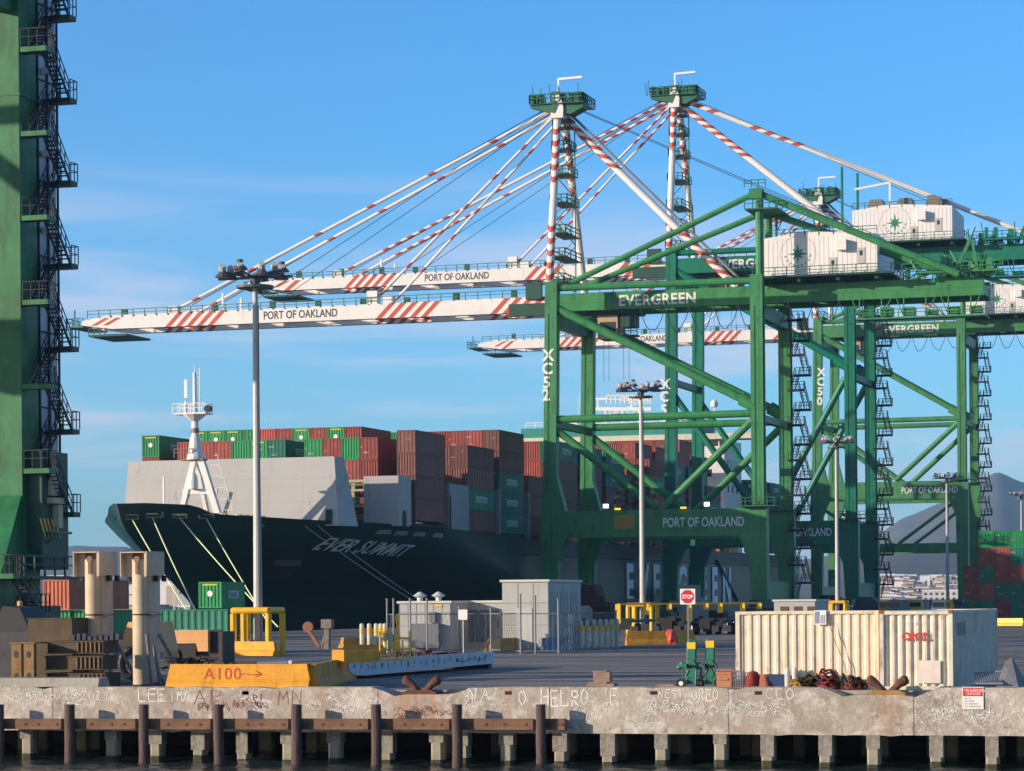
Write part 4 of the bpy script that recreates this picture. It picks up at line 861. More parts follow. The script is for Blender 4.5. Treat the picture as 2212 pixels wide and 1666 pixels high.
g = MB(); g.box(XL, XL + 1.7, q.y - .7, q.y + 1.4, q.z - 3.1, q.z - 2.95); g.beam((XL, q.y - .5, q.z - 4.6), (XL + 1.6, q.y - .5, q.z - 3.1), .1, .1); g.build('bracket_platform', GRL, cl)
g = MB(); g.box(XL - .05, XL + 1.4, 148.4, 158.0, 4.6, 4.8); g.rail((XL + 1.4, 148.4, 4.8), (XL + 1.4, 158, 4.8), 1.2, 7, .05); g.build('service_walkway', GDK, cl)
g = MB(); g.box(XL - .06, XL + 1.0, 153.0, 156.6, 5.2, 12.4); g.build('drive_housing', GDK, cl)
g = MB()
for k in range(5): g.add([(XL + 1.02, 153.3 + k * .5, 7.2), (XL + 1.02, 153.5 + k * .5, 7.2), (XL + 1.02, 153.5 + k * .5 - .7, 8.3), (XL + 1.02, 153.3 + k * .5 - .7, 8.3)], [(0, 1, 2, 3)])
g.build('hazard_stripes', YEL, cl)
stairs(cl, XL + .1, 148.4, 151.2, .3, 4.4, 2.3, .62, det=2, mt=BLK)
cl.location.x += 1.05
# cable reel seen over the portal beam of the nearest crane
q = onY(1372, 1088, 382.5 + 2.2); g = MB(); n = 28
for k in range(n):
    t0, t1 = 2 * math.pi * k / n, 2 * math.pi * (k + 1) / n
    for yy in (-.3, .3): g.beam((q.x + 3 * math.cos(t0), q.y + yy, q.z + 3 * math.sin(t0)), (q.x + 3 * math.cos(t1), q.y + yy, q.z + 3 * math.sin(t1)), .16, .16, k % 2)
    if k % 2: g.beam((q.x, q.y, q.z), (q.x + 3 * math.cos(t0), q.y, q.z + 3 * math.sin(t0)), .3, .14, 1)
g.build('cable_reel', [mat('reel_yellow', (.5, .36, .08), .6), BLK], c52)
# ================================================================ container ship
SX, SB = -132.75, 20.75
def lerp_tab(t, x):
    if x <= t[0][0]: return t[0][1]
    for (a, ya), (b, yb) in zip(t, t[1:]):
        if x <= b: return ya + (yb - ya) * (x - a) / (b - a)
    return t[-1][1]
stem = lambda z: lerp_tab([(-2.5, 313), (0, 311.5), (3.7, 308), (7, 301), (9.6, 293.2), (11.2, 290.2), (12.6, 288.6), (14.5, 287.6)], z)
ztop = lambda Y: lerp_tab([(285, 14.35), (291, 14.6), (297, 14.5), (299.5, 13.5), (312, 13.1), (335, 12.75), (385, 12.1), (600, 12.1)], Y)
def hbf(Y, z0):
    k = (z0 + 2.5) / 17.0; s = Y - stem(z0)
    if s <= 0: return 0
    L = 106 - 48 * k; p = 1.5 - .52 * k
    return SB * math.sin(math.pi / 2 * min(1, s / L)) ** p
def hullX(Y, z, far=False):
    v = (z + 2.5) / (ztop(Y) + 2.5); h = hbf(Y, -2.5 + 17 * v); return SX - h if far else SX + h
ship = thing('container_ship', 'huge dark green container ship with grey wave wall and white foremast, moored behind the cranes', 'container ship', (SX, 286, -2.5))
nz, ny = 26, 70
g = MB(); vs = []
for side in (1, -1):
    for i in range(nz + 1):
        v = i / nz; z0 = -2.5 + 17 * v
        for j in range(ny + 1):
            t = j / ny; Y = stem(z0) + (588 - stem(z0)) * t ** 2.2
            z = -2.5 + v * (ztop(Y) + 2.5); vs.append((SX + side * hbf(Y, z0), Y, z))
fs = []; W_ = ny + 1; H_ = (nz + 1) * W_
for s in (0, 1):
    for i in range(nz):
        for j in range(ny):
            q = s * H_ + i * W_ + j; fs.append((q, q + 1, q + W_ + 1, q + W_) if s == 0 else (q, q + W_, q + W_ + 1, q + 1))
for i in range(nz): fs.append((i * W_ + ny, H_ + i * W_ + ny, H_ + (i + 1) * W_ + ny, (i + 1) * W_ + ny))
g.add(vs, fs); hull = g.build('hull', HGR, ship, smooth=True)
# decks
g = MB(); vs = []; J = 60
for j in range(J + 1):
    Y = 286.5 + (588 - 286.5) * (j / J) ** 1.5; z = ztop(Y) - 1.1; vs += [(hullX(Y, z), Y, z), (hullX(Y, z, True), Y, z)]
g.add(vs, [(2 * j, 2 * j + 2, 2 * j + 3, 2 * j + 1) for j in range(J)]); g.build('deck', mat('deck_green', (.05, .10, .08), .7, .3, .5), ship)
# rubbing band / sheer strake
g = MB()
for Y0 in [330 + 6 * k for k in range(43)]:
    Y1 = Y0 + 6; z0, z1 = 9.6, 9.9
    a = [(hullX(Y0, z) + .06, Y0, z) for z in (z0, z1)] + [(hullX(Y1, z) + .06, Y1, z) for z in (z0, z1)]
    if Y0 > 372: g.add(a, [(0, 2, 3, 1)])
g.build('sheer_line', BLK, hull)
g = MB()
for Y0 in [372 + 6 * k for k in range(36)]:
    Y1 = Y0 + 6
    for z0, z1 in ((10.1, 12.0),):
        g.add([(hullX(Y0, z) + .07, Y0, z) for z in (z0, z1)] + [(hullX(Y1, z) + .07, Y1, z) for z in (z0, z1)], [(0, 2, 3, 1)])
g.build('upper_strake', HBK, hull)
# hull lettering mapped on to the plating
def hull_pt(px, py):          # where a photo position meets the near side of the hull
    lo, hi = 250.0, 590.0
    f = lambda Y: (lambda p: hullX(Y, max(-2.4, min(p.z, ztop(Y)))) - p.x if Y > stem(max(-2.5, min(14.5, p.z))) else -1e3 - p.x)(onY(px, py, Y))
    Y = 286.0
    while Y < 586:
        p = onY(px, py, Y)
        if Y > stem(max(-2.5, min(14.5, p.z))) and hullX(Y, max(-2.4, min(p.z, ztop(Y)))) >= p.x: return Vector((p.x, Y, p.z))
        Y += .25
    return onY(px, py, 400)
def hull_text(st, pxa, pya, pxb, pyb, hgt, shear=0, name='lettering', mt=TXW, bold=.03, spacing=1.0):
    a, b = hull_pt(pxa, pya), hull_pt(pxb, pyb)
    cu = bpy.data.curves.new('w', 'FONT'); cu.body = st; cu.size = hgt / .72; cu.space_character = spacing; ob = bpy.data.objects.new('w', cu)
    me = bpy.data.meshes.new_from_object(ob); Lw = max(v.co.x for v in me.vertices); bpy.data.objects.remove(ob)
    def fn(u, v):
        k = u / Lw; Y = a.y + (b.y - a.y) * k + shear * v; z = a.z + (b.z - a.z) * k + v
        return Vector((hullX(Y, z) + .10, Y, z))
    g = MB(); g.text(st, fn, hgt, bold=bold, spacing=spacing); return g.build(name, mt, hull)
hull_text('EVER SUMMIT', 668, 1187, 862, 1203, 1.5, .5, bold=.035, spacing=1.05)
# EVERGREEN along the side
g = MB(); st = 'EVERGREEN'; a, b = 437.0, 519.0; pit = (b - a) / 9
for i, ch in enumerate(st):
    g.text(ch, lambda u, v: Vector((-111.85, a + pit * (i + .05) + u * 1.1, 2.6 + v)), 6.5, bold=.34)
g.build('lettering', mat('hull_lettering_blue_white', (.86, .92, .98), .5, .06), hull)
# anchor pocket, draught marks, hawse panels
a = hull_pt(585, 1211); b = hull_pt(650, 1224)
g = MB(); q = [hull_pt(x, y) for x, y in ((585, 1210), (651, 1211), (648, 1223), (592, 1223))]; q = [Vector((hullX(p.y, p.z) + .08, p.y, p.z)) for p in q]; g.add(q, [(0, 1, 2, 3)]); g.build('anchor_pocket', mat('pocket_grey', (.16, .19, .21), .5, .1), hull)
g = MB(); q = [hull_pt(x, y) for x, y in ((596, 1228), (635, 1230), (622, 1250), (576, 1256), (600, 1240))]; q = [Vector((hullX(p.y, p.z) + .07, p.y, p.z)) for p in q]; g.add(q, [(0, 1, 2, 3, 4)]); g.build('rust_streak', mat('hull_rust', (.07, .035, .03), .8, .4, 1), hull)
moor = []
for i, (xa, xb, yy) in enumerate(((271, 298, 1117), (316, 341, 1114), (372, 404, 1115), (428, 462, 1116))):
    q = [hull_pt(x, y) for x, y in ((xa, yy - 5), (xb, yy - 5), (xb, yy + 5), (xa, yy + 5))]; ctr = sum(q, Vector()) / 4
    g = MB(); q1 = [p + Vector((.12, -.18, 0)) for p in q]; g.add(q + q1, [(4, 5, 6, 7), (0, 1, 5, 4), (1, 2, 6, 5), (2, 3, 7, 6), (3, 0, 4, 7)]); f_ = g.build('fairlead', mat('fairlead_yellow', (.85, .66, .25), .6, .2, 2), hull)
    g = MB()
    for k in (.28, .7):
        c = q1[0].lerp(q1[1], k).lerp(q1[3].lerp(q1[2], k), .5) + Vector((.03, -.06, 0)); e = (q1[1] - q1[0]).normalized() * .45; u = Vector((0, 0, .2)); g.add([c - e - u, c + e - u, c + e + u, c - e + u], [(0, 1, 2, 3)])
    g.build('roller_opening', BLK, f_); moor.append(ctr + Vector((.2, -.3, -.3)))
c = hull_pt(347, 1112); g = MB(); g.lathe([(.2, .35), (.75, .5), (.75, .7), (.2, .8)], 12, c=(0, 0, 0)); g.v = [Vector((c.x + .1 + v.x * .5, c.y - v.z * .6 + .2, c.z + v.y * .6)) for v in g.v]; g.build('hawse_pipe', GRY, hull)
# mooring openings on the quarter
g = MB()
for px in (868, 905, 945, 985):
    p = hull_pt(px - 40, 1150 + (px - 868) * .06)
    g.add([(hullX(p.y + dy, p.z + dz) + .1, p.y + dy, p.z + dz) for dy, dz in ((-1.6, -.25), (1.6, -.25), (1.3, .3), (-1.3, .3))], [(0, 1, 2, 3)])
g.build('bulwark_port', mat('port_grey', (.28, .3, .3), .6, .1), hull)
# wave wall (breakwater): front face leans aft, side return
g = MB(); Yb = 316.5
xl, xr = -145.4, -117.9
vs = [(xl, Yb, 12.4), (xr + 1.1, Yb, 12.4), (xr, Yb + 1.6, 20.9), (xl + .2, Yb + 1.6, 20.9), (xl, Yb + 6, 12.4), (xr + 1.8, Yb + 5, 12.4), (xr + .2, Yb + 4.5, 20.9), (xl + .2, Yb + 4.5, 20.9)]
g.add(vs, [(0, 1, 2, 3), (1, 5, 6, 2), (5, 4, 7, 6), (4, 0, 3, 7), (3, 2, 6, 7)]); bw = g.build('wave_wall', LGY, ship)
g = MB(); p = onY(423, 1093, Yb); g.box(xr - .6, xr + .2, Yb - .04 + .02, Yb + .05, 12.6, 14.4); g.build('wall_door', BLK, bw)
g = MB(); x = onY(354, 1090, Yb - 4).x; g.beam((x, Yb - 4, 12.8), (x, Yb - 4, 18.6), .22, .22); g.build('jack_staff', WH2, ship)
# bulwark stays glimpsed, deck fittings
random.seed(9)
g = MB()
for px in (563, 570, 580, 596, 604, 612, 622):
    Y = 300 + (px - 560) * .12; X = hullX(Y, 13) - 1.0; g.lathe([(.35, 0), (.35, .8), (.5, .9), (.5, 1.2), (0, 1.25)], 8, c=(X, Y, ztop(Y) - 1.0))
g.build('mooring_bitts', mat('fairlead_yellow', (0, 0, 0)), ship)
# foremast
mx_, my_ = -131.6, 307.0
fm = thing('foremast', None, None, (0, 0, 0)); fm.parent = ship; fm.location = Vector((mx_, my_, 13)) - Vector(ship.location)

def fpart(g, n, m, **k): return g.build(n, m, fm, **k)
g = MB()
bl = [onY(388, 1082, my_), onY(475, 1082, my_)]
ap = [onY(421, 988, my_), onY(433, 988, my_)]
g.beam((bl[0].x, my_, 13.0), (ap[0].x, my_, ap[0].z), .62, .7); g.beam((bl[1].x, my_, 13.0), (ap[1].x, my_, ap[1].z), .75, .8)
zc_ = onY(425, 1062, my_).z; g.beam((bl[0].x + .5, my_, zc_), (bl[1].x - .3, my_, zc_), .4, .6)
g.beam((bl[0].x + .3, my_, 13.6), (bl[0].x + 1.3, my_, zc_), .3, .3); g.beam((bl[1].x, my_, 13.6), (bl[1].x - 1.0, my_, zc_), .3, .3)
g.beam((mx_ + .3, my_ + 3.6, 13), (mx_, my_ + .5, ap[0].z), .5, .5); fpart(g, 'frame_leg', WH2)
g = MB(); za = ap[0].z; g.lathe([(1.05, -.3), (1.1, 0), (.85, .6), (.62, 2.2), (.42, 2.7), (.42, 4.3), (.95, 5.1), (1.0, 5.3)], 14, c=(mx_ + .15, my_, za)); fpart(g, 'mast_column', WH2, smooth=False)
g = MB(); g.lathe([(.47, 0), (.47, .55)], 12, c=(mx_ + .15, my_, za + 2.9)); g.box(mx_ - 1.6, mx_ + 1.4, my_ - .7, my_ + .8, za - .4, za - .2); g.rail((mx_ - 2.2, my_ - .9, za - .1), (mx_ + .2, my_ - .9, za - .1), 1.1, 3, .04)
fpart(g, 'mast_fittings', mat('fitting_brown', (.28, .16, .12), .6, .2))
zp = za + 5.1
g = MB(); g.prism([(mx_ - 2.3, my_ - 1), (mx_ + 1.9, my_ - 1), (mx_ + 1.9, my_ + 1.2), (mx_ - 2.3, my_ + 1.2)], 'z', zp, zp + .18); g.lathe([(1.5, 0), (.5, -.8)], 10, c=(mx_ + .1, my_, zp)); pf = fpart(g, 'lookout_platform', WH2)
g = MB(); g.rail((mx_ - 2.3, my_ - 1, zp + .18), (mx_ + 1.9, my_ - 1, zp + .18), 1.1, 6, .045); g.build('platform_railing', WH2, pf); g = MB(); g.rail((mx_ - 2.3, my_ + 1.2, zp + .18), (mx_ + 1.9, my_ + 1.2, zp + .18), 1.1, 6, .045); g.build('platform_railing', WH2, pf)
g = MB(); g.tube((mx_ + .2, my_, zp), (mx_ + .15, my_, zp + 5.0), .3, 10, r2=.22); g.tube((mx_ - .9, my_ - .2, zp), (mx_ - .9, my_ - .2, zp + 1.6), .22, 8); g.box(mx_ - 1.1, mx_ - .7, my_ - .3, my_ - .1, zp + 2.0, zp + 4.2); g.tube((mx_ + .15, my_, zp + 5), (mx_ + .15, my_, zp + 5.8), .06, 6); fpart(g, 'topmast', WH2)
g = MB()
for k in range(8): z = zp + .6 + k * .62; g.box(mx_ + .75, mx_ + .85, my_ - .05, my_ + .05, z, z + .62); g.box(mx_ + .3, mx_ + .85, my_ - .05, my_ + .05, z, z + .06)
fpart(g, 'mast_ladder', WH2)
g = MB(); g.tube((mx_ + 2.2, my_ - .5, zp + .6), (mx_ + 2.2, my_ - 1.1, zp + .6), .42, 12); fpart(g, 'foghorn', BLK)
g = MB(); g.lathe([(.55, 0), (.6, .9), (.5, 1.6), (.25, 1.95), (0, 2.05)], 12, c=(mx_ + .1, my_ - .6, zc_ + .3)); fpart(g, 'bell_housing', WH2)
g = MB()
for k in range(5):
    x = bl[1].x + .2 - k * .42 + .4; z = 14.2 + k * 1.35; g.beam((x, my_, z), (x + 1.0, my_, z), .06, .06); g.beam((x + 1.0, my_, z), (x + .8, my_, z + 1.2), .06, .06); g.beam((x + .4, my_, z + 1.1), (x + .8, my_, z + 1.2), .06, .06)
fpart(g, 'leg_ladder', WH2)

# side wave walls of the holds
def sidebox(x0, x1, y0, y1, z0, z1, name='side_wall', m=None):
    g = MB(); g.box(x0, x1, y0, y1, z0, z1); b = .25
    return g.build(name, m or LGY, ship)
sidebox(-117.9, -113.3, 328.6, 333.6, 12.6, 18.9)
g = MB(); g.prism([(330.0, 12.5), (331.6, 12.5), (331.6, 14.0), (331.2, 14.6), (330.4, 14.6), (330.0, 14.0)], 'x', -113.32, -113.25); g.build('wall_door', BLK, ship)
sidebox(-116.4, -112.6, 347.2, 355.6, 12.3, 18.6, m=mat('side_wall_grey', (.30, .31, .31), .5, .08, .5))
# hatch coamings and lashing bridges
bays = [334.4, 356.4, 371, 385.6, 400.2, 414.8, 429.4, 444, 458.6, 473.2, 487.8, 502.4]
for k, Y in enumerate(bays):
    g = MB(); g.box(-152 if k else -147.5, -114, Y + .3, Y + 12, ztop(Y) - 1.2, 12.5 if k else 13.2); g.build('hatch_coaming', HBK, ship)
for k, Y in enumerate([346.9, 369.4, 384, 398.6, 413.2, 427.8, 442.4, 457, 471.6, 486.2, 500.8, 515.4]):
    g = MB()
    for q in range(9):
        x = -112.9 - q * 4.95; g.box(x - .3, x + .3, Y, Y + .9, 11.0, 18.6 if k else 17)
    for z in (14.4, 17.4): g.box(-152.8, -112.7, Y - .1, Y + 1.1, z, z + .25)
    g.rail((-112.7, Y, 17.6), (-112.7, Y + 1.1, 17.6), 1.1, 1, .05); g.build('lashing_bridge', GRY, ship)
# forward cell frames, seen between wave wall and first bay
g = MB()
for q in range(8):
    x = -118.3 - q * 2.5 * 1.0; g.box(x - .2, x + .2, 332.6, 333.1, 12, 18.6)
for z in (12.9, 15.2, 17.2, 18.4): g.box(-138, -118.0, 332.5, 333.2, z, z + .28)
for z in (13.2, 15.5, 17.5): g.rail((-138, 332.4, z), (-118, 332.4, z), .9, 16, .05)
g.build('cell_frame', mat('frame_cream', (.42, .36, .24), .6, .2, 2), ship)
# accommodation block
ac = thing('accommodation_block', None, None); ac.parent = ship; ac.location = Vector((-132, 528, 11)) - Vector(ship.location)
def apart(g, n, m, p=None, **k): return g.build(n, m, p or ac, **k)
g = MB(); g.box(-149, -115.2, 528, 544, 11, 34.2); tw = apart(g, 'tower', WHT)
g = MB(); g.box(-156.5, -109.5, 526.8, 533, 34.2, 35.3); apart(g, 'bridge_wing', CREAM)
g = MB(); g.box(-156.0, -113.0 - 6.5, 527.2, 540, 35.3, 37.2); apart(g, 'wheelhouse_roof', TEAL)
for k in range(3):
    x = -119.6 + k * 1.75; g = MB(); g.box(x, x + 1.4, 526.72, 526.8 + .02, 32.9, 34.0); 
    g.v = [v + Vector((0, 1.2, 0)) for v in g.v]; apart(g, 'window', GLS, tw)
for k, (y, z) in enumerate(((531, 29), (534, 29), (537, 29), (540, 29), (531, 24), (535, 24), (539, 24), (531, 19), (536, 19), (541, 19))):
    g = MB(); g.box(-115.22, -115.15, y, y + 1.0, z, z + 1.4); apart(g, 'window', GLS, tw)
for k, (x, z) in enumerate(((-118.6, 27), (-118.6, 22), (-118.6, 18))):
    g = MB(); g.box(x, x + .9, 527.94, 528.02, z, z + 1.4); apart(g, 'window', GLS, tw)
g = MB(); g.rail((-155, 527, 37.2), (-119.6, 527, 37.2), 1.1, 18, .07); apart(g, 'roof_railing', WH2)
# funnel, masts on the monkey island
fx = onY(1217, 900, 545).x
g = MB(); g.box(fx - 3.0, fx + 3.4, 543, 549, 33, 39.2); apart(g, 'funnel', WH2)
g = MB(); g.lathe([(2.0, 0), (2.1, .8), (2.1, 1.5), (1.7, 1.6), (0, 1.6)], 16, c=(fx - .2, 546, 39.2)); apart(g, 'funnel_cap', mat('funnel_soot', (.07, .035, .03), .7, .2))
Yr = 536
def rp(px, py): return onY(px, py, Yr)
g = MB()
p0, p1 = rp(1285, 884), rp(1408, 884); zb_ = 37.2
for px in (1308, 1345, 1380): q = rp(px, 885); g.beam((q.x, Yr, zb_), (q.x, Yr, q.z), .45, .45)
g.beam(p0, p1, .5, .7); g.rail(rp(1310, 872), rp(1400, 872), 1.6, 9, .12); g.beam(rp(1300, 900), rp(1390, 868), .18, .18); g.beam(rp(1308, 905), rp(1345, 884), .18, .18); g.beam(rp(1345, 905), rp(1380, 884), .18, .18); g.beam(rp(1380, 905), rp(1345, 884), .18, .18); g.beam(rp(1345, 905), rp(1308, 884), .18, .18)
q = rp(1292, 862); g.beam(rp(1292, 884), q, .35, .35); g.beam(q + Vector((-2, 0, 0)), q + Vector((2, 0, 0)), .3, .45); q = rp(1365, 856); g.beam(rp(1365, 884), q, .35, .35); g.rail(rp(1340, 874), rp(1405, 874), 1.4, 6, .08)
g.beam(rp(1250, 900), rp(1252, 850), .1, .1); apart(g, 'radar_mast', WH2)
q = rp(1543, 880); g = MB(); g.beam((q.x, Yr, 35), (q.x, Yr, q.z), .3, .3); g.lathe([(.0, -.1), (.7, .1), (.8, .9), (.4, 1.4), (0, 1.5)], 10, c=(q.x, Yr, q.z)); apart(g, 'satellite_dome', WH2)
g = MB(); q = rp(1500, 893); g.box(q.x - 4, q.x + 3, 536, 541, 37.2, 38.6); g.rail((q.x - 4, 536, 38.6), (q.x + 3, 536, 38.6), 1, 5, .08); apart(g, 'vent_house', GDK)
g = MB(); g.box(-114.6, -112.6, 520, 523, 13, 16.0); g.box(-115, -112.4, 519, 527, 11, 13); apart(g, 'lifeboat_davit', mat('lifeboat_orange', (.6, .18, .04), .5, .1))
g = MB(); g.box(-116.5, -112.6, 553, 558, 9, 12.8); g.rail((-112.6, 553, 12.8), (-112.6, 558, 12.8), 1.1, 3, .06)
for k in range(14): y = 505 + k * 1.3; g.beam((-111.7, y, 10.5 - k * .55), (-111.7, y + 1.5, 9.9 - k * .55), .5, .2)
apart(g, 'gangway', GRY)

# ================================================================ containers
CM = {'r': mat('maroon_container', (.33, .07, .05), .55, .2, .6, objvar=.22, dirt=.08), 'b': mat('brown_container', (.19, .07, .055), .55, .2, .6, objvar=.25, dirt=.08),
      'g': mat('green_container', (.02, .27, .085), .5, .16, .6, objvar=.15, dirt=.05), 'd': mat('dark_green_container', (.012, .16, .10), .5, .16, .6, objvar=.15, dirt=.05),
      'o': mat('light_red_container', (.50, .085, .06), .5, .15, .6, objvar=.1, dirt=.05), 't': mat('orange_red_container', (.52, .14, .07), .55, .15, .6, objvar=.1, dirt=.08)}
CN = {'r': 'maroon', 'b': 'brown', 'g': 'green', 'd': 'dark green', 'o': 'light red', 't': 'orange red'}
def corr(mb, p, u, n, L, H, z0, pitch=.56, dep=.07, m=0):
    """corrugated wall: starts at p, runs along u for L, outward normal n"""
    k = max(2, int(L / pitch)); w = L / k; vs = []; prof = []
    for i in range(k):
        prof += [(i * w, 0), (i * w + w * .3, 0), (i * w + w * .5, -dep), (i * w + w * .8, -dep)]
    prof.append((L, 0)); 
    for s, d in prof:
        q = p + u * s + n * d; vs += [(q.x, q.y, z0), (q.x, q.y, z0 + H)]
    mb.add(vs, [(2 * i, 2 * i + 2, 2 * i + 3, 2 * i + 1) for i in range(len(prof) - 1)], m)
def cont_mesh(mb, L=12.19, Wd=2.44, H=2.59, door=True, det=1, var=0):
    """base corner at origin: x 0..Wd, y 0..L; end facing -Y"""
    X, Y = Vector((1, 0, 0)), Vector((0, 1, 0)); f = .12
    for x in (0, Wd - f):
        for y in (0, L - f): mb.box(x, x + f, y, y + f, 0, H)
        for z in (.0, H - f): mb.box(x + .004, x + f - .004, f, L - f, z + .002, z + f - .002)
    for y in (0, L - f):
        for z in (0, H - f): mb.box(f, Wd - f, y + .004, y + f - .004, z + .002, z + f - .002)
    mb.box(f * .5, Wd - f * .5, f * .5, L - f * .5, H - .05, H - .03); mb.box(f * .5, Wd - f * .5, f * .5, L - f * .5, .1, .12)
    corr(mb, Vector((Wd - .03, f, 0)), Y, X, L - 2 * f, H - 2 * f, f, .56 if det else 1.0, .06)
    corr(mb, Vector((.03, f, 0)), Y, -X, L - 2 * f, H - 2 * f, f, .56 if det else 1.0, .06)
    corr(mb, Vector((f, L - .03, 0)), X, Y, Wd - 2 * f, H - 2 * f, f, .3, .05)
    if door:
        mb.box(f, Wd - f, .05, .09, f, H - f)
        for x in (.42, .98, 1.44, 2.0): mb.box(x - .03, x + .03, 0, .05, f, H - f)
        for z in (.7, 1.35): mb.box(.35, 2.08, .015, .05, z, z + .06)
        rv = random.Random(var * 7 + 1)
        for _ in range(rv.choice((1, 2, 3, 4))): x = rv.choice((.15, .5, 1.3, 1.55)); z = rv.uniform(.8, 2.2); mb.box(x, x + rv.uniform(.15, .75), .035, .05, z, z + rv.uniform(.08, .22), 1)
    else: corr(mb, Vector((f, .03, 0)), X, -Y, Wd - 2 * f, H - 2 * f, f, .32, .07)
    return mb
PROT = {}
random.seed(11)
def container(kind, loc, label, group, H=2.59, L=12.19, door=True, logo=None, det=0, endlogo=False):
    var = random.randrange(5) if door else 0; key = (kind, H, L, door, det, var)
    if key not in PROT: g = MB(); cont_mesh(g, L, 2.44, H, door, det, var); ob = g.build('shipping_container', [CM[kind], mat('door_marks', (.36, .34, .3), .6, .3, 4)], None, origin=(0, 0, 0), link=False); PROT[key] = ob
    ob = PROT[key].copy(); ob.location = loc; col.objects.link(ob); tag(ob, label, 'container', group)
    lk = []
    if logo:
        k2 = ('logo', H, L)
        if k2 not in PROT:
            g = MB(); y0 = L * .30; y1 = L * .72; g.add([(2.435, y0, H * .36), (2.435, y1, H * .36), (2.435, y1, H * .66), (2.435, y0, H * .66)], [(0, 1, 2, 3)])
            g.text('EVERGREEN', lambda u, v: Vector((2.45, y0 + .2 + u * (y1 - y0 - .4) / 4.4, H * .40 + v)), .56, 1, bold=.01); PROT[k2] = g.build('logo_panel', [mat('panel_pale_blue', (.52, .60, .62), .5, .06), mat('panel_green', (.03, .25, .16), .5, .05)], None, origin=(0, 0, 0), link=False)
        c = PROT[k2].copy(); col.objects.link(c); c.parent = ob
    if endlogo:
        k2 = ('end', H)
        if k2 not in PROT:
            g = MB(); ringm(g, lambda u, v: Vector((1.22 + u, -.012, H * .55 + v)), .0, .3, 0, 16); g.box(.45, 2.0, -.012, -.002, H * .86, H * .92, 1); PROT[k2] = g.build('end_emblem', [WH2, mat('emblem_yellow', (.6, .5, .05), .5, .05)], None, origin=(0, 0, 0), link=False)
        c = PROT[k2].copy(); col.objects.link(c); c.parent = ob
    return ob
TIER = 2.9
def stack(bay, row, cols, base=12.6, skip=0, Y=None, H=2.85):
    """cols: bottom to top colour string; skip: how many low tiers nothing shows of"""
    Y = bays[bay] if Y is None else Y; x1 = -113 - 2.52 * row; n = len(cols)
    for t, c in enumerate(cols):
        if t < skip: continue
        tw_ = 'top' if t == n - 1 else 'bottom' if t == 0 else ORD_[t]
        container(c, (x1 - 2.44, Y, base + t * TIER), '%s container on the ship, %s bay from bow, %s row from quay, %s tier' % (CN[c], ORD_[bay], ORD_[row], tw_), 'containers stacked on the ship', H=H,
                  door=random.random() < .7, logo=(c in 'gd' and row < 2) or (c in 'gd' and t == n - 1 and bay == 0 and row in (7, 14)), endlogo=(c in 'gd' and random.random() < .5), det=0)
# bay 0
stack(0, 0, 'bbbb', 13.4); stack(0, 2, 'brrr'); stack(0, 3, 'bgrg'); stack(0, 4, 'brrr', skip=1); stack(0, 5, 'rrrg', skip=2)
for r_, c_ in ((7, 'd'), (8, 'g'), (9, 'g'), (10, 'r'), (11, 'r'), (12, 'r')): stack(0, r_, 'rrr' + c_, skip=2)
stack(0, 14, 'rrrg', 13.6, skip=2)
# bay 1
stack(1, 0, 'bdbb'); stack(1, 1, 'bbbb', skip=1)
for r_, c_ in enumerate('rrrrrgrgog'): stack(1, r_ + 6, 'rrrr' + 'rgrgrogggg'[r_], skip=3)
for r_ in (2, 3, 4, 5): stack(1, r_, 'bbr', skip=1)
# bay 2
stack(2, 0, 'dddbb'); 
for r_, c_ in ((1, 'r'), (2, 'r'), (3, 'r'), (4, 'r'), (5, 'g'), (6, 'g'), (7, 'd'), (8, 'r')): stack(2, r_, 'rrrr' + c_, skip=3)
# bay 3
stack(3, 0, 'bbb'); stack(3, 1, 'bbr', skip=1); stack(3, 2, 'bbr', skip=2)
# bays 4..
stack(4, 0, 'bbbbd'); stack(4, 1, 'brrrr', skip=2); stack(4, 2, 'brrrr', skip=2); stack(4, 3, 'rrrrg', skip=3)
stack(5, 0, 'bdbbd'); stack(5, 1, 'brrrg', skip=2); stack(5, 2, 'rrrrr', skip=3)
stack(6, 0, 'bbbdd'); stack(6, 1, 'rrrrb', skip=2); stack(6, 2, 'rrrrg', skip=3); stack(6, 3, 'rrrrr', skip=3)
stack(7, 0, 'bdb'); stack(7, 1, 'brrg', skip=1); stack(7, 2, 'brrrb', skip=2)
stack(8, 0, 'bbrgr'); stack(8, 1, 'brrrrr', skip=3); stack(8, 2, 'brrrrr', skip=3); stack(8, 3, 'brrrrr', skip=4); stack(8, 4, 'rrrrrg', skip=4)
stack(9, 0, 'bddbd'); stack(9, 1, 'bbrbgr', skip=2); stack(9, 2, 'bbrbrr', skip=3)
stack(10, 0, 'bdbbd'); stack(10, 1, 'rrrrgr', skip=3); stack(10, 2, 'rrrrrg', skip=4); stack(10, 3, 'rrrrrb', skip=4)
stack(11, 0, 'bbdb'); stack(11, 1, 'rrbrgb', skip=2)
for r_ in range(2, 14): stack(11, r_, 'rrrrr' + 'rrgrbrrrgrrb'[r_ - 2] + 'rbrrrgbrrrrg'[r_ - 2], skip=5)
bays += [547.0, 562.0]
for b_ in (12, 13):
    for r_ in range(3): stack(b_, r_, ('bbdgd', 'bbbrg', 'bbrrr')[r_], skip=0 if r_ == 0 else 3)

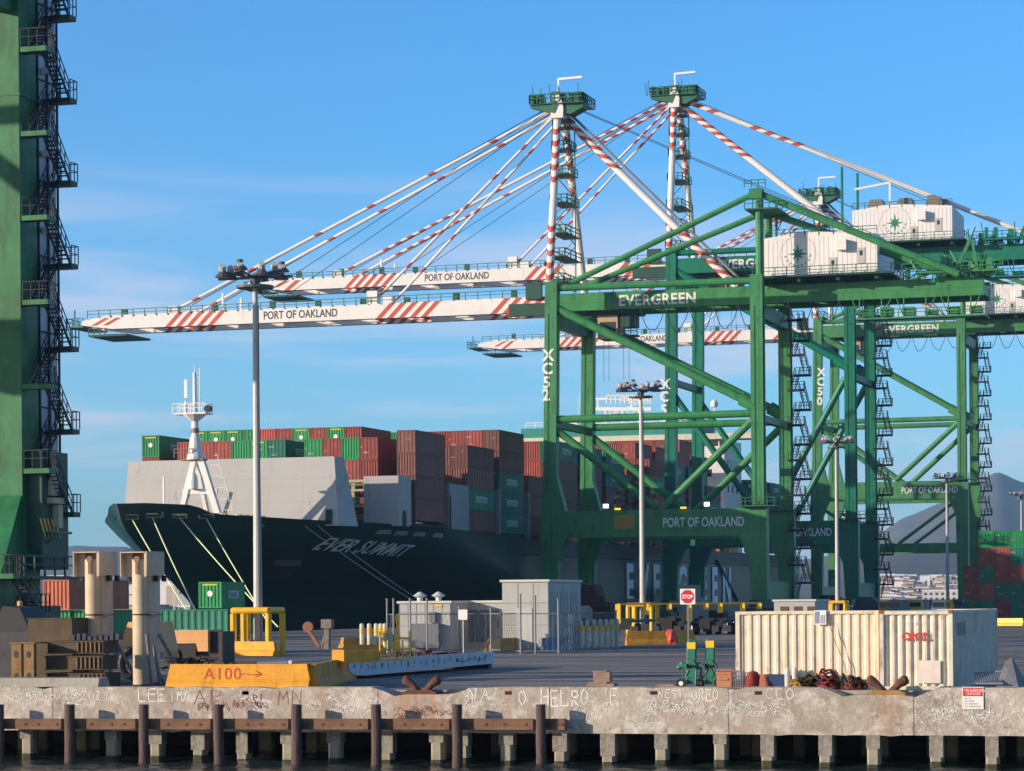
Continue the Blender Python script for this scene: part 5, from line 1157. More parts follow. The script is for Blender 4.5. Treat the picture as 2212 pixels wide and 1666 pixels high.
# mooring lines
ropem = mat('mooring_rope', (.72, .80, .42), .8, .25, 4); ropeg = mat('grey_rope', (.4, .41, .4), .8, .15, 3)
ends = [Vector((-109.8, 257, .5)), Vector((-109.8, 258.5, .5)), Vector((-109.6, 278, .5)), Vector((-109.6, 276, .5))]
for i, (a, b) in enumerate(zip(moor, ends)):
    pts = [a.lerp(b, t / 14) + Vector((0, 0, -.5 * 4 * (t / 14) * (1 - t / 14) * .5)) for t in range(15)]
    g = MB(); g.path(pts, .075, 6); g.build('mooring_line', ropem, None, 'pale mooring line from the bow to the quay, %s from the left' % ORD_[i], 'mooring line', 'mooring lines at the bow')
for i, (px, py) in enumerate(((655, 1132), (682, 1131))):
    a = hull_pt(px, py + 4); a.x += .2; b = Vector((-109.8, 338 + i * 2, .5)); pts = [a.lerp(b, t / 14) + Vector((.0, 0, -.5 * 4 * (t / 14) * (1 - t / 14))) for t in range(15)]
    g = MB(); g.path(pts, .05, 6); g.build('mooring_line', ropeg, None, '%s of two grey mooring lines crossing below the ship name' % ('lower' if i == 0 else 'upper'), 'mooring line', 'mooring lines across the hull')
# terminal stacks at the right edge
cols = ['drdrg', 'rdrrg', 'ddrdg', 'rbdbg', 'dbrbg']
for i in range(6):
    x0 = onY(2082 + i * 33.0, 1300, 418).x
    for t, c in enumerate((['drrr'] + cols)[i]):
        if i == 0 and t > 2: continue
        container(c, (x0, 418, t * 2.6), '%s container in the terminal stacks at the right edge, %s column, %s' % (CN[c], ORD_[i], 'bottom' if t == 0 else ORD_[t] + ' above ground'), 'container stacks at the right edge', det=0)
# containers on the ground at the left
def px_cont(kind, pxa, D, z, label, L=12.19, door=False, **k):
    p = atD(pxa, 1300, D); return container(kind, (p.x, p.y, z), label, 'containers on the quay below the bow', L=L, door=door, det=1, **k)
p = atD(95, 1300, 238)
px_cont('g', 95, 238, 0, 'bright green container under the salmon red one at the left', endlogo=False)
px_cont('t', 93, 237.5, 2.62, 'salmon red container on top of a green one beneath the hills')
px_cont('g', 150, 237.5, 0, 'green container right beside the one that carries the red container')
px_cont('g', 455, 275, 0, 'green container under the bow carrying another green one', L=6.06)
px_cont('g', 429, 274, 2.62, 'green container on top of another beside the first lamp post', L=6.06, endlogo=True, logo=True)
g = MB(); T = Matrix.Translation(atD(338, 1300, 232).xy.to_3d()) @ Matrix.Rotation(R(-90), 4, 'Z'); g.T = T
cont_mesh(g, 7.4, 2.44, 2.59, False, 1); o = g.build('shipping_container', CM['d'], None, 'low dark green container lying sideways right of the twin columns', 'container', 'containers on the quay below the bow')
g = MB(); b = o.location; g.text('EVERGREEN', lambda u, v: Vector((b.x - 3.6 + u, b.y - 1.26, .3 + v)), .62, bold=.03, fit=4.4); g.build('lettering', mat('panel_pale_blue', (0, 0, 0)), o)
# ================================================================ lamp posts
def scr(D): return D / FPX
def lamp_post(px, ytop, D, label, heads=9, guard=True, baseh=.9):
    p = atD(px, 1300, D); x, y = p.x, p.y; ht = atD(px, ytop, D).z
    o = thing('lamp_post', label, 'lamp post', (x, y, 0), 'high lamp posts on the terminal')
    g = MB(); g.tube((x, y, baseh), (x, y, ht), .27, 12, r2=.15); 
    for q in (.3, .55, .8): g.tube((x, y, ht * q), (x, y, ht * q + .1), .285 - .11 * q, 12)
    g.build('pole', POL, o, smooth=False)
    g = MB(); g.tube((x, y, 0), (x, y, baseh), .55, 14); g.build('base', CONC, o)
    g = MB(); g.path([(x + .3, y - .28, t * ht / 8 + .9) for t in range(8)], .03, 5); g.build('cable', BLK, o)
    g = MB(); g.tube((x, y, ht - .9), (x, y, ht - .75), 1.1, 14); g.box(x - 2.3, x + 2.3, y - .08, y + .08, ht - .35, ht - .2); g.box(x - .08, x + .08, y - 1.4, y + 1.4, ht - .35, ht - .2)
    g.tube((x, y, ht - .8), (x, y, ht - .2), .3, 10); g.build('lamp_ring', LAMP, o)
    for k in range(heads):
        a = 2 * math.pi * k / heads + .3; lx_, ly = x + 2.1 * math.cos(a) * (1 if k % 2 else .75), y + 1.5 * math.sin(a)
        g = MB(); g.lathe([(.05, .42), (.2, .38), (.2, .12), (.46, -.14), (.45, -.2)], 10, c=(lx_, ly, ht - .1 + (.35 if k % 3 == 0 else 0))); h_ = g.build('floodlight', LAMP, o)
        g = MB(); g.tube((lx_, ly, ht + .1), (lx_ + .1, ly - .25, ht + .38), .2, 8); g.build('ballast_box', POL, h_)
        g = MB(); g.tube((lx_, ly, ht - .3 + (.35 if k % 3 == 0 else 0)), (lx_, ly, ht - .26 + (.35 if k % 3 == 0 else 0)), .38, 10); g.build('lens', LGL, h_)
        g = MB(); g.beam((x, y, ht - .3), (lx_, ly, ht + .05), .1, .1); g.build('bracket', LAMP, h_)
    return o, x, y
def guard(x, y, label, s=1.1, hh=2.62, z0=.0):
    o = thing('guard_frame', label, 'guard frame', (x, y, 0), 'yellow guard frames round the lamp posts'); r = .19
    for sx in (-s, s):
        for sy in (-s, s):
            g = MB(); g.tube((x + sx, y + sy, z0), (x + sx, y + sy, hh - r), r, 10); g.build('post', YEL, o)
    g = MB()
    for sx in (-s, s): g.tube((x - s, y + sx, hh), (x + s, y + sx, hh), r, 10); g.tube((x + sx, y - s, hh), (x + sx, y + s, hh), r, 10)
    g.build('top_rail', YEL, o)
    for sx in (-.45,):
        g = MB(); g.tube((x + sx, y - s, z0), (x + sx, y - s, hh - r), r, 10); g.build('post', YEL, o)
    return o
PS = [(557, 590, 163, 'tall lamp post in front of the ship bow, nearest of them', 9), (1388, 838, 252, 'lamp post before the portal beam of the crane numbered XC52', 9), (1809, 952, 338, 'third lamp post, left of the crane stairs behind the cream container', 8), (2047, 1030, 446, 'fourth lamp post, small, in front of the far crane', 8), (2208, 1068, 520, 'farthest lamp post at the right edge', 7)]
for i, (px, yt, D, lb, hd) in enumerate(PS):
    o, x, y = lamp_post(px, yt, D, lb, hd)
    if i < 3: guard(x, y, ['yellow tubular guard frame round the foot of the nearest lamp post', 'yellow guard frame round the foot of the second lamp post', 'yellow guard frame behind the cream container'][i])

# ================================================================ barriers, bollards
def jersey(pxa, pya, pxb, pyb, h, label, m=ORG, w=.6, group='concrete barriers on the yard', cut=False, z=0):
    a, b = G(pxa, pya), G(pxb, pyb); u = (b - a); L = u.length; ang = math.atan2(u.y, u.x)
    g = MB(); g.T = Matrix.Translation(a) @ Matrix.Rotation(ang, 4, 'Z')
    prof = [(-w / 2, 0), (-w / 2, .08), (-w * .42, .2 * h / .8), (-w * .22, .42 * h), (-w * .17, h), (w * .17, h), (w * .22, .42 * h), (w * .42, .2 * h / .8), (w / 2, .08), (w / 2, 0)]
    n = max(3, int(L / .5)); N_ = len(prof); vs = []
    for i in range(n + 1):
        for (yy, zz) in prof:
            j = random.uniform(-.012, .012); e = 0.0
            if i in (0, n) and zz > .5 * h: e = .12 * (1 if i == 0 else -1)
            vs.append((L * i / n + e, yy, zz + (j if zz > .2 else 0)))
    fs = [(i * N_ + k, (i + 1) * N_ + k, (i + 1) * N_ + k + 1, i * N_ + k + 1) for i in range(n) for k in range(N_ - 1)] + [tuple(range(N_)), tuple(n * N_ + k for k in reversed(range(N_)))]
    g.add(vs, fs); o = g.build('jersey_barrier', m, None, label, 'concrete barrier', group, origin=(a.x, a.y, z)); return o, a, u.normalized(), L
random.seed(5)
o, a, u, L = jersey(364, 1490, 672, 1490, .9, 'orange concrete barrier with A100 and an arrow written in red')
nrm = Vector((u.y, -u.x, 0))
def bar_fn(k, z):  # place on the leaning face
    return lambda x, y: a + u * (k + x) + nrm * (.148 + .0 * y) + Vector((0, 0, z + y))
g = MB()
def fnb(x, y): z = .36 + y; return a + u * (L * .26 + x) + nrm * (.60 * (.22 - (z - .353) / (.84 - .353) * .05) + .012) + Vector((0, 0, z))
g.text('A100', fnb, .43, bold=.002, spacing=1.12)
q = [fnb(1.42 + .09 * i, .18 + .02 * math.sin(i)) for i in range(9)]; g.path(q, .013, 4); g.path([fnb(1.95, .29), fnb(2.16, .19), fnb(1.96, .1)], .016, 4)
g.build('red_writing', TXR, o)
jersey(676, 1490, 754, 1467, .88, 'dirty orange barrier end standing crosswise beside the A100 barrier', ORD)
jersey(489, 1416, 597, 1417, .82, 'orange barrier before the guard frame of the nearest lamp post')
o_, *_ = jersey(741, 1416, 830, 1416, .62, 'low yellow barrier behind the left end of the flatbed', ORD)
jersey(738, 1400, 800, 1398, .7, 'brown orange barrier between rusty posts and striped bollards', ORD)
jersey(1056, 1409, 1130, 1405, .8, 'worn brown barrier right of the pale blue trailer end', ORD)
jersey(1166, 1407, 1244, 1404, .8, 'barrier draped in blue grey plastic sheet near the tall enclosure', mat('blue_tarp', (.13, .18, .24), .5, .35, 2.5, bump=.6))
jersey(1352, 1394, 1440, 1393, .95, 'long shaded orange barrier before the second lamp post', ORD)
jersey(1446, 1392, 1497, 1390, .95, 'orange barrier behind the stop sign post', ORG)
jersey(2065, 1352, 2212, 1352, .8, 'yellow curb barrier behind the cream container at the right', YEL)
# striped bollards
def bollard(px, py, h, label, sh=False, r=.15, D=None):
    p = G(px, py) if D is None else atD(px, 1300, D).xy.to_3d(); o = thing('bollard', label, 'bollard', (p.x, p.y, 0), 'white bollards with yellow bands')
    g = MB(); g.tube(p, p + Vector((0, 0, h * .62)), r, 12, 0); g.tube(p + Vector((0, 0, h * .62)), p + Vector((0, 0, h * .84)), r + .005, 12, 1); g.tube(p + Vector((0, 0, h * .84)), p + Vector((0, 0, h)), r, 12, 0); g.lathe([(r, 0), (r * .7, .07), (0, .1)], 12, 0, (p.x, p.y, h))
    g.build('tube', [mat('bollard_white', (.66, .62, .5), .6, .12, 3, dirt=.05), YEL], o); g = MB(); g.tube(p + Vector((0, 0, .001)), p + Vector((0, 0, .06)), r + .1, 10); g.build('footing', CONC, o)
for i, px in enumerate((782, 798, 813, 823, 832)): bollard(px, 1400, 1.55, 'yellow banded bollard, %s from left of the five beside the yellow frame' % ORD_[i])
for i, px in enumerate((925, 974)): bollard(px, 1396, 1.35, 'yellow banded bollard behind the red orange barrier, %s of two' % ('left' if i == 0 else 'right'))
for i, px in enumerate((1025, 1070)): bollard(px, 1385, 1.15, 'short banded bollard top behind the blue grey trailer, %s of two' % ('left' if i == 0 else 'right'))
for i, px in enumerate((1134, 1187)): bollard(px, 1403, 1.8, 'plain cream bollard before the tall enclosure, %s of two' % ('left' if i == 0 else 'right'))
for i, px in enumerate((1255, 1268.5, 1283, 1297, 1310, 1322, 1333)): bollard(px, 1402 - i * .5, 1.75, 'white bollard with yellow band, %s from left in the row of seven' % ORD_[i])

# ================================================================ big bollards on the quay
for i, px in enumerate((910, 1917)):
    p = onY(px, 1499, YQ + .45); x, y, z = p.x, YQ + .5, -.12
    o = thing('mooring_bollard', 'rusty double horned mooring bollard in the %s notch of the quay wall' % ('left' if i == 0 else 'right'), 'mooring bollard', (x, y, z), 'double horned bollards on the quay')
    g = MB(); g.box(x - .62, x + .62, y - .35, y + .35, z + .002, z + .07); g.prism([(x - .55, z + .07), (x + .55, z + .07), (x + .42, z + .14), (x - .42, z + .14)], 'y', y - .28, y + .28); g.build('base_plate', RST if i == 0 else mat('yellowed_rust', (.34, .2, .06), .8, .3, 4, rust=.1), o)
    for s in (-1, 1):
        P_ = [(x + s * (.20 + .02 * t + .011 * t * t), y, z + .08 + .088 * t - .002 * t * t) for t in range(6)] + [(x + s * .62, y, z + .535), (x + s * .66, y, z + .54)]
        g = MB(); g.sweep(P_, [.20, .145, .12, .125, .15, .17, .13, .04], 16); g.build('horn', RST, o, smooth=True)

# ================================================================ cream containers by the edge
cm2 = mat('cream_container', (.71, .61, .46), .6, .1, 1.2, dirt=.08, rust=.05); cm3 = mat('weathered_cream_container', (.68, .63, .52), .6, .12, 1.2, dirt=.1, rust=.09, rustcol=(.3, .12, .05))
xa, xb = onY(1589, 1400, 91.6).x, onY(1898, 1400, 91.6).x
o = thing('shipping_container', 'cream corrugated container seen from its long side, left of the one lettered OICL', 'container', (xa, 91.6, 0), 'cream containers at the quay edge')
g = MB(); L_ = xb - xa; f = .14
for x in (xa, xb - f):
    for y in (91.6, 94.0): g.box(x, x + f, y, y + f, .0, 2.6)
for z in (0, 2.6 - .1):
    g.box(xa + f, xb - f, 91.6, 91.72, z + .002, z + .10); g.box(xa + f, xb - f, 94.02, 94.14, z + .002, z + .10)
    for x in (xa, xb - f): g.box(x + .01, x + f - .01, 91.74, 94.0, z + .002, z + .1)
g.build('corner_frame', cm2, o)
g = MB(); corr(g, Vector((xa + f, 91.65, 0)), Vector((1, 0, 0)), Vector((0, -1, 0)), L_ - 2 * f, 2.42, .09, .285, .042); corr(g, Vector((xa + .04, 91.74, 0)), Vector((0, 1, 0)), Vector((-1, 0, 0)), 2.3, 2.42, .09, .285, .05); g.box(xa + .05, xb - .05, 91.7, 94.1, 2.55, 2.57); g.build('corrugated_wall', cm2, o)
p = onY(1772, 1334, 91.55)
g = MB(); g.box(p.x - .2, p.x + .2, 91.52, 91.56, p.z - .24, p.z + .24); nb = g.build('notice_board', WH2, o)
g = MB(); g.box(p.x - .18, p.x - .02, 91.515, 91.52, p.z - .2, p.z + .2); [g.box(p.x + .02 + .055 * k, p.x + .05 + .055 * k, 91.515, 91.52, p.z - .2, p.z + .08) for k in range(3)]; g.build('notice_print', mat('print_blue_grey', (.25, .28, .38), .6, .3, 20), nb)
g = MB(); g.path([onY(a_, b_, 91.5) for a_, b_ in ((1790, 1342), (1803, 1385), (1815, 1412), (1826, 1440), (1832, 1470))], .014, 5); g.build('loose_cable', mat('tan_cable', (.3, .22, .13), .7), o)
xa, xb = onY(1900, 1400, 90.9).x, onY(2058, 1400, 90.9).x; Wd = xb - xa; Y0 = 90.9; LL = 12.19
o = thing('shipping_container', 'weathered cream container with rusty edges, lettered OICL in red', 'container', (xa, Y0, 0), 'cream containers at the quay edge')
g = MB(); f = .13
for x in (xa, xb - f):
    for y in (Y0, Y0 + LL - f): g.box(x, x + f, y, y + f, .0, 2.6)
    for z in (.002, 2.49): g.box(x + .005, x + f - .005, Y0 + f, Y0 + LL - f, z, z + .1)
for y in (Y0, Y0 + LL - f):
    for z in (.002, 2.47): g.box(xa + f, xb - f, y + .004, y + f - .004, z, z + .12)
g.build('corner_frame', cm3, o)
g = MB(); corr(g, Vector((xa + f, Y0 + .06, 0)), Vector((1, 0, 0)), Vector((0, -1, 0)), Wd - 2 * f, 2.36, .12, .262, .07); g.build('end_wall', cm3, o)
g = MB(); corr(g, Vector((xb - .03, Y0 + f, 0)), Vector((0, 1, 0)), Vector((1, 0, 0)), LL - 2 * f, 2.38, .11, .28, .05); corr(g, Vector((xa + .03, Y0 + f, 0)), Vector((0, 1, 0)), Vector((-1, 0, 0)), LL - 2 * f, 2.38, .11, .28, .05); corr(g, Vector((xa + f, Y0 + LL - .06, 0)), Vector((1, 0, 0)), Vector((0, 1, 0)), Wd - 2 * f, 2.36, .12, .262, .05); g.box(xa + .05, xb - .05, Y0 + .05, Y0 + LL - .05, 2.53, 2.56); g.build('side_wall', cm3, o)
for x in (xa, xb - f):
    for z in (0, 2.49): g = MB(); g.box(x - .01, x + f + .01, Y0 - .012, Y0 + .16, z - .0 + (.0 if z else .0), z + .125); g.build('corner_casting', mat('rusty_casting', (.30, .11, .05), .8, .3, 5), o)
g = MB(); q = onY(1948, 1383, Y0 - .01); g.text('OICL', lambda x, y: Vector((q.x + x * 1.15, Y0 - .012, q.z + y)), .25, bold=.016); g.build('lettering', TXR, o)
g = MB(); q = onY(1942, 1350, Y0 - .01); g.text('CONTAINER LINE', lambda x, y: Vector((q.x + x * 1.02, Y0 - .012, q.z + y)), .09, bold=-.002); g.build('faded_lettering', mat('faded_grey_lettering', (.34, .31, .26), .7), o)
q0, q1 = onY(1985, 1427, Y0), onY(2032, 1476, Y0); g = MB(); g.box(q0.x, q1.x, Y0 - .011, Y0 - .006, q1.z, q0.z); g.build('repainted_patch', mat('pale_patch', (.72, .63, .54), .6, .15, 3), o)
q = onX(2090, 1352, xb + .01); g = MB()
for k in range(8): g.box(xb + .002, xb + .012, Y0 + 1.1 + k * .28, Y0 + 1.18 + k * .28, 1.75, 2.2)
g.build('side_lettering', mat('faded_dark_lettering', (.17, .17, .17), .7), o)

# ================================================================ stop sign
p = G(1487, 1404); o = thing('stop_sign', 'red octagonal stop sign on a square white board on a thin post', 'sign', tuple(p))
zt = atD(1487, 1289, (p - Vector((0, 0, 0))).dot(_F)).z; s_ = .47
g = MB(); g.beam(p, p + Vector((0, 0, zt + .3)), .07, .07); g.build('post', GRY, o)
g = MB(); g.box(p.x - s_, p.x + s_, p.y - .10, p.y - .07, zt - s_, zt + s_); bd = g.build('board', WH2, o)
g = MB(); g.add([(p.x + 0.43 * math.cos(R(22.5 + 45 * k)), p.y - .104, zt + 0.43 * math.sin(R(22.5 + 45 * k))) for k in range(8)], [tuple(range(8))]); oc = g.build('octagon', mat('sign_red2', (.58, .02, .035), .5, .05), bd)
g = MB(); g.text('STOP', lambda x, y: Vector((p.x - .33 + x, p.y - .108, zt - .115 + y)), .23, bold=.012, fit=.66); g.build('lettering', WH2, oc)
p = G(1450, 1392); g = MB(); T = Matrix.Translation(p); g.lathe([(.42, 0), (.5, .3), (.38, .75), (.3, 1.0), (0, 1.02)], 9, c=tuple(p)); g.v = [v + Vector((random.uniform(-.07, .07), random.uniform(-.05, .05), random.uniform(-.03, .03))) for v in g.v]
g.build('plastic_bag', mat('red_plastic', (.62, .08, .05), .5, .25, 3, bump=.4), None, 'crumpled red plastic cover standing by the orange barrier near the stop sign', 'cover')

# ================================================================ pale blue flatbed trailer
a, b = G(748, 1469), G(1064, 1444)
o = thing('flatbed_trailer', 'long pale blue grey flatbed trailer lying low behind the orange barrier', 'trailer', tuple(a))
u = (b - a); L = u.length; ang = math.atan2(u.y, u.x); T = Matrix.Translation(a) @ Matrix.Rotation(ang, 4, 'Z')
g = MB(); g.T = T; g.prism([(0, .32), (.9, .16), (2.0, .12), (L - .1, .22), (L, .28), (L, .76), (0, .76)], 'y', -.08, .06); random.seed(8)
for k in range(22):
    x = .6 + k * (L - 1.2) / 22; g.box(x, x + .07 + .08 * (k % 4 == 0), -.086, -.078, .46 - .06 * (k % 3), .58 + (.04 if k % 2 else 0), 1)
g.build('side_beam', [BLU, BLK], o)
g = MB(); g.T = T; g.prism([(0, .32), (.9, .16), (L - .1, .22), (L, .76), (0, .76)], 'y', 2.3, 2.44); g.build('side_beam', BLU, o)
g = MB(); g.T = T; g.box(.02, L - .02, .06, 2.3, .62, .70); 
g.build('deck', mat('trailer_deck', (.12, .07, .05), .8, .3, 2), o)
g = MB(); g.T = T; g.path([(L * .72, -.1, .5), (L * .74, -.1, .42), (L * .80, -.1, .42), (L * .82, -.1, .55)], .015, 5); g.path([(L * .85, -.1, .6), (L * .86, -.1, .45), (L * .92, -.1, .44), (L * .94, -.1, .62)], .015, 5); g.text('MAX 40', lambda x, y: Vector((2.4 + x, -.083, .36 + y)), .14); g.build('hose_and_marks', mat('hose_dark', (.08, .08, .1)), o)
g = MB(); g.T = T; g.box(L - .5, L - .1, 0, 2.3, .0, .22); g.build('support_block', BLK, o)
g = MB(); g.T = T; g.box(.2, .7, .0, 2.3, .0, .16); g.build('support_block', BLK, o)
g = MB(); g.T = T; random.seed(4)
for k in range(26): x = L * .38 + random.random() * L * .5; y = random.uniform(.1, 1.6); g.box(x, x + random.uniform(.2, .9), y, y + random.uniform(.1, .3), .70, .72 + random.uniform(.03, .2))
g.build('rusty_bar_heap', mat('dark_rusty_bars', (.07, .03, .03), .8, .4, 3), None, 'heap of dark rusty bars lying on the flatbed trailer', 'scrap metal')
a2 = G(742, 1461); g = MB(); x, y = a2.x, a2.y + 1.6; a2 = atD(742, 1300, 104); b2 = atD(845, 1300, 108)
g = MB(); u = (b2 - a2); u.z = 0; T2 = Matrix.Translation((a2.x, a2.y, .73)) @ Matrix.Rotation(math.atan2(u.y, u.x), 4, 'Z'); g.T = T2; Lb = u.length
g.box(0, .28, 0, .5, 0, .52); g.box(.28, Lb * .75, .06, .5, 0, .44); cb = g.build('concrete_block', ORG, None, 'small orange block on the left end of the flatbed trailer', 'concrete block')
g = MB(); p0 = atD(820, 1300, 107); p1 = atD(885, 1300, 108)
for q in range(5):
    c = p0.lerp(p1, q / 4); g.tube((c.x, c.y, .74), (c.x, c.y, 1.9 - (.0 if q % 4 == 0 else .35)), .035, 6)
for z in (.8, 1.2, 1.62): g.tube((p0.x, p0.y, z), (p1.x, p1.y, z), .035, 6)
g.tube((p0.x, p0.y, 1.88), ((p0.x + p1.x) / 2, p0.y, 1.88), .04, 6); g.build('yellow_rack', YEL, None, 'thin yellow tubular rack standing on the flatbed trailer', 'rack')

# ================================================================ electrical enclosure and fence
D1 = 172
def Bx(pxa, pxb, D, h, dep, name, label, m, cat, roof=True):
    a, b = atD(pxa, 1300, D), atD(pxb, 1300, D); x0, x1 = a.x, b.x; y = a.y; x1 = onY(pxb, 1300, y).x
    o = thing(name, label, cat, (x0, y, 0)); g = MB(); g.box(x0, x1, y, y + dep, 0, h); g.build('body', m, o)
    if roof: g = MB(); g.box(x0 - .12, x1 + .12, y - .12, y + dep + .12, h, h + .14); g.build('roof', mat('roof_pale', (.6, .62, .56), .6, .1), o)
    return o, x0, x1, y
o, x0, x1, y = Bx(862, 972, 172, 2.95, 4, 'electrical_enclosure', 'low grey enclosure building with small roof vents behind the fence', HSE, 'enclosure')
for x in (x0 + 1.1, x1 - 1.0):
    g = MB(); g.lathe([(.18, 0), (.18, .2), (.45, .32), (.1, .56), (0, .58)], 12, c=(x, y + .8, 3.09)); g.build('roof_vent', mat('vent_pale', (.6, .62, .6), .4, .1), o)
g = MB()
for z in (2.35, 1.55): g.box(x0, x1, y - .03, y, z, z + .05)
for k in range(6): g.box(x0 + (x1 - x0) * k / 6, x0 + (x1 - x0) * k / 6 + .03, y - .02, y, .1, 2.9)
g.build('panel_seam', mat('seam_grey', (.3, .31, .3)), o)
g = MB(); g.box(x1 - 2.4, x1 - .6, y - .5, y - .02, .2, 1.7); g.build('cabinet', mat('cabinet_dark', (.16, .17, .19), .5, .1), o)
g = MB(); g.box(x1 - 1.3, x1 - .9, y - .25, y - .03, 1.75, 2.4); g.build('junction_box', mat('cabinet_dark', (0, 0, 0)), o)
g = MB(); g.box(x1 - 1.0, x1 - .5, y - .05, y - .03, 2.72, 2.84); g.build('yellow_tag', YEL, o)
o, x0, x1, y = Bx(973, 1086, 175, 2.95, 3.6, 'switchgear_cabinet', 'long dark fronted switchgear cabinet joining the low and tall enclosures', HSE, 'enclosure')
g = MB()
for k in range(2): g.box(x0 + .5 + k * 1.4, x0 + 1.8 + k * 1.4, y - .05, y - .002, .5, 2.5)
g.build('door', mat('cabinet_dark', (0, 0, 0)), o)
o, x0, x1, y = Bx(1085, 1184, 170, 4.2, 7.5, 'tall_enclosure', 'tall pale grey enclosure box with a flat overhanging roof', HSE, 'enclosure')
g = MB()
for z in (1.55, 2.9): g.box(x0, x1, y - .03, y, z, z + .04)
for k in (1, 2): g.box(x0 + (x1 - x0) * k / 3, x0 + (x1 - x0) * k / 3 + .03, y - .02, y, .1, 4.1)
for k in range(3): g.box(x1, x1 + .03, y + .5 + k * 2.3, y + 2.2 + k * 2.3, .4, 3.6)
g.build('panel_seam', mat('seam_grey', (0, 0, 0)), o)
g = MB(); g.box(x0 + .9, x0 + 1.9, y - .04, y, .1, 2.6); g.build('door', mat('door_pale', (.5, .5, .47), .5, .05), o)
# chain link fence
fo = thing('chain_link_fence', 'galvanised chain link fence with leaning gate posts round the grey enclosures', 'fence', tuple(atD(836, 1300, 166)))
fo.location.z = 0
fp = [(836, 166, 3.2), (850, 164, 3.2), (886, 164, 3.2), (922, 164, 3.2), (992, 165, 2.7), (1060, 165, 2.6), (1124, 160, 3.4), (1156, 160, 3.3), (1206, 160, 3.1), (1246, 162, 2.6), (1330, 164, 2.4)]
for i, (px, D, h) in enumerate(fp):
    p = atD(px, 1300, D); g = MB(); g.tube((p.x, p.y, 0), (p.x, p.y, h), .06, 8); g.tube((p.x, p.y, h), (p.x, p.y, h + .05), .09, 8); g.build('fence_post', GRY, fo)
g = MB()
for (pa, Da, ha), (pb, Db, hb_) in zip(fp, fp[1:]):
    a, b = atD(pa, 1300, Da), atD(pb, 1300, Db); h = min(ha, hb_, 2.3)
    for z in (.15, h): g.tube((a.x, a.y, z), (b.x, b.y, z), .035, 6)
    n = int((b - a).length / .3)
    for k in range(1, n):
        c = a.lerp(b, k / n); g.beam((c.x, c.y, .1), (c.x, c.y, h), .012, .012)
        if k < n - 2: e = a.lerp(b, min(1, (k + 3) / n)); g.beam((c.x, c.y, .1), (e.x, e.y, h), .012, .012)
g.build('fence_mesh', GRY, fo)
p = atD(1000, 1328, 163); g = MB(); g.box(p.x - .28, p.x + .28, p.y - .04, p.y, p.z - .3, p.z + .3); g.tube((p.x, p.y + .03, 0), (p.x, p.y + .03, p.z + .3), .03, 6); g.build('small_sign', WH2, None, 'small blank white sign on the fence before the dark cabinet', 'sign')
# yellow hydrant-like pump, rack, red barrier, grey machine
p = G(865, 1404); o = thing('yellow_pump', 'tall yellow pump column with side handles before the enclosure fence', 'pump', tuple(p))
g = MB(); g.lathe([(.32, 0), (.34, .5), (.2, .7), (.24, 1.5), (.34, 1.9), (.34, 2.15), (.18, 2.3), (0, 2.32)], 12, c=tuple(p)); g.build('column', YEL, o)
g = MB()
for dx in (-.9, .9): g.tube(p + Vector((dx, 0, 0)), p + Vector((dx, 0, .85)), .07, 8)
g.tube(p + Vector((-.9, 0, .8)), p + Vector((.9, 0, .8)), .06, 8); g.build('guard_rail', YEL, o)
p = G(948, 1402); g = MB(); g.box(p.x - 1.3, p.x + 1.3, p.y, p.y + .5, .55, 1.02); g.box(p.x - 1.3, p.x - 1.0, p.y, p.y + .5, 0, .55); g.box(p.x + 1.0, p.x + 1.3, p.y, p.y + .5, 0, .55); g.prism([(p.x - 1.25, 1.02), (p.x + 1.2, 1.02), (p.x + .9, 1.12), (p.x - .8, 1.1)], 'y', p.y + .1, p.y + .4)
g.build('plastic_barrier', mat('red_orange_plastic', (.85, .16, .05), .5, .08, 1), None, 'bright red orange plastic barrier before the low enclosure', 'barrier')
a = G(1016, 1403); o = thing('yard_tractor', 'pale blue grey yard tractor chassis with white front plates', 'vehicle', tuple(a))
x, y = a.x, a.y
g = MB(); g.prism([(x - 1.2, .25), (x - .5, .25), (x - .35, 1.1), (x - .9, 1.1)], 'y', y - .3, y + .9); g.build('front_plate', WH2, o)
g = MB(); g.prism([(x + .2, .3), (x + 1.2, .3), (x + 1.3, 1.3), (x + .5, 1.3)], 'y', y - .4, y + 1.2); g.box(x - .4, x + .5, y, y + 1.4, .8, 1.1); g.prism([(x + 1.2, .5), (x + 4.0, .75), (x + 4.0, 1.35), (x + 1.3, 1.3)], 'y', y + .2, y + 1.8); g.build('chassis', BLU, o)
g = MB(); [g.tube((x + dx, y + .2, .4), (x + dx, y + 1.2, .4), .4, 12) for dx in (.0, 3.0)]; g.build('wheel', BLK, o)
p = G(700, 1402); o = thing('rusty_winch', 'rusty old winch of two leaning posts left of the striped bollards', 'winch', tuple(p)); x, y = p.x, p.y
g = MB(); g.tube((x - 1.1, y - .1, 1.45), (x - 1.1, y + .15, 1.45), .36, 14); g.beam((x - 1.05, y, 1.2), (x - .3, y, .1), .22, .22); g.build('wheel_arm', mat('winch_rust', (.26, .12, .07), .8, .3, 3), o)
g = MB(); g.beam((x + .2, y, 0), (x + .25, y, 1.4), .35, .35); g.box(x - .1, x + .62, y - .3, y + .3, 1.35, 1.95); g.beam((x - .2, y, .15), (x + .1, y, .9), .15, .15); g.build('post', mat('winch_grey', (.2, .17, .16), .8, .3, 3, rust=.08), o)

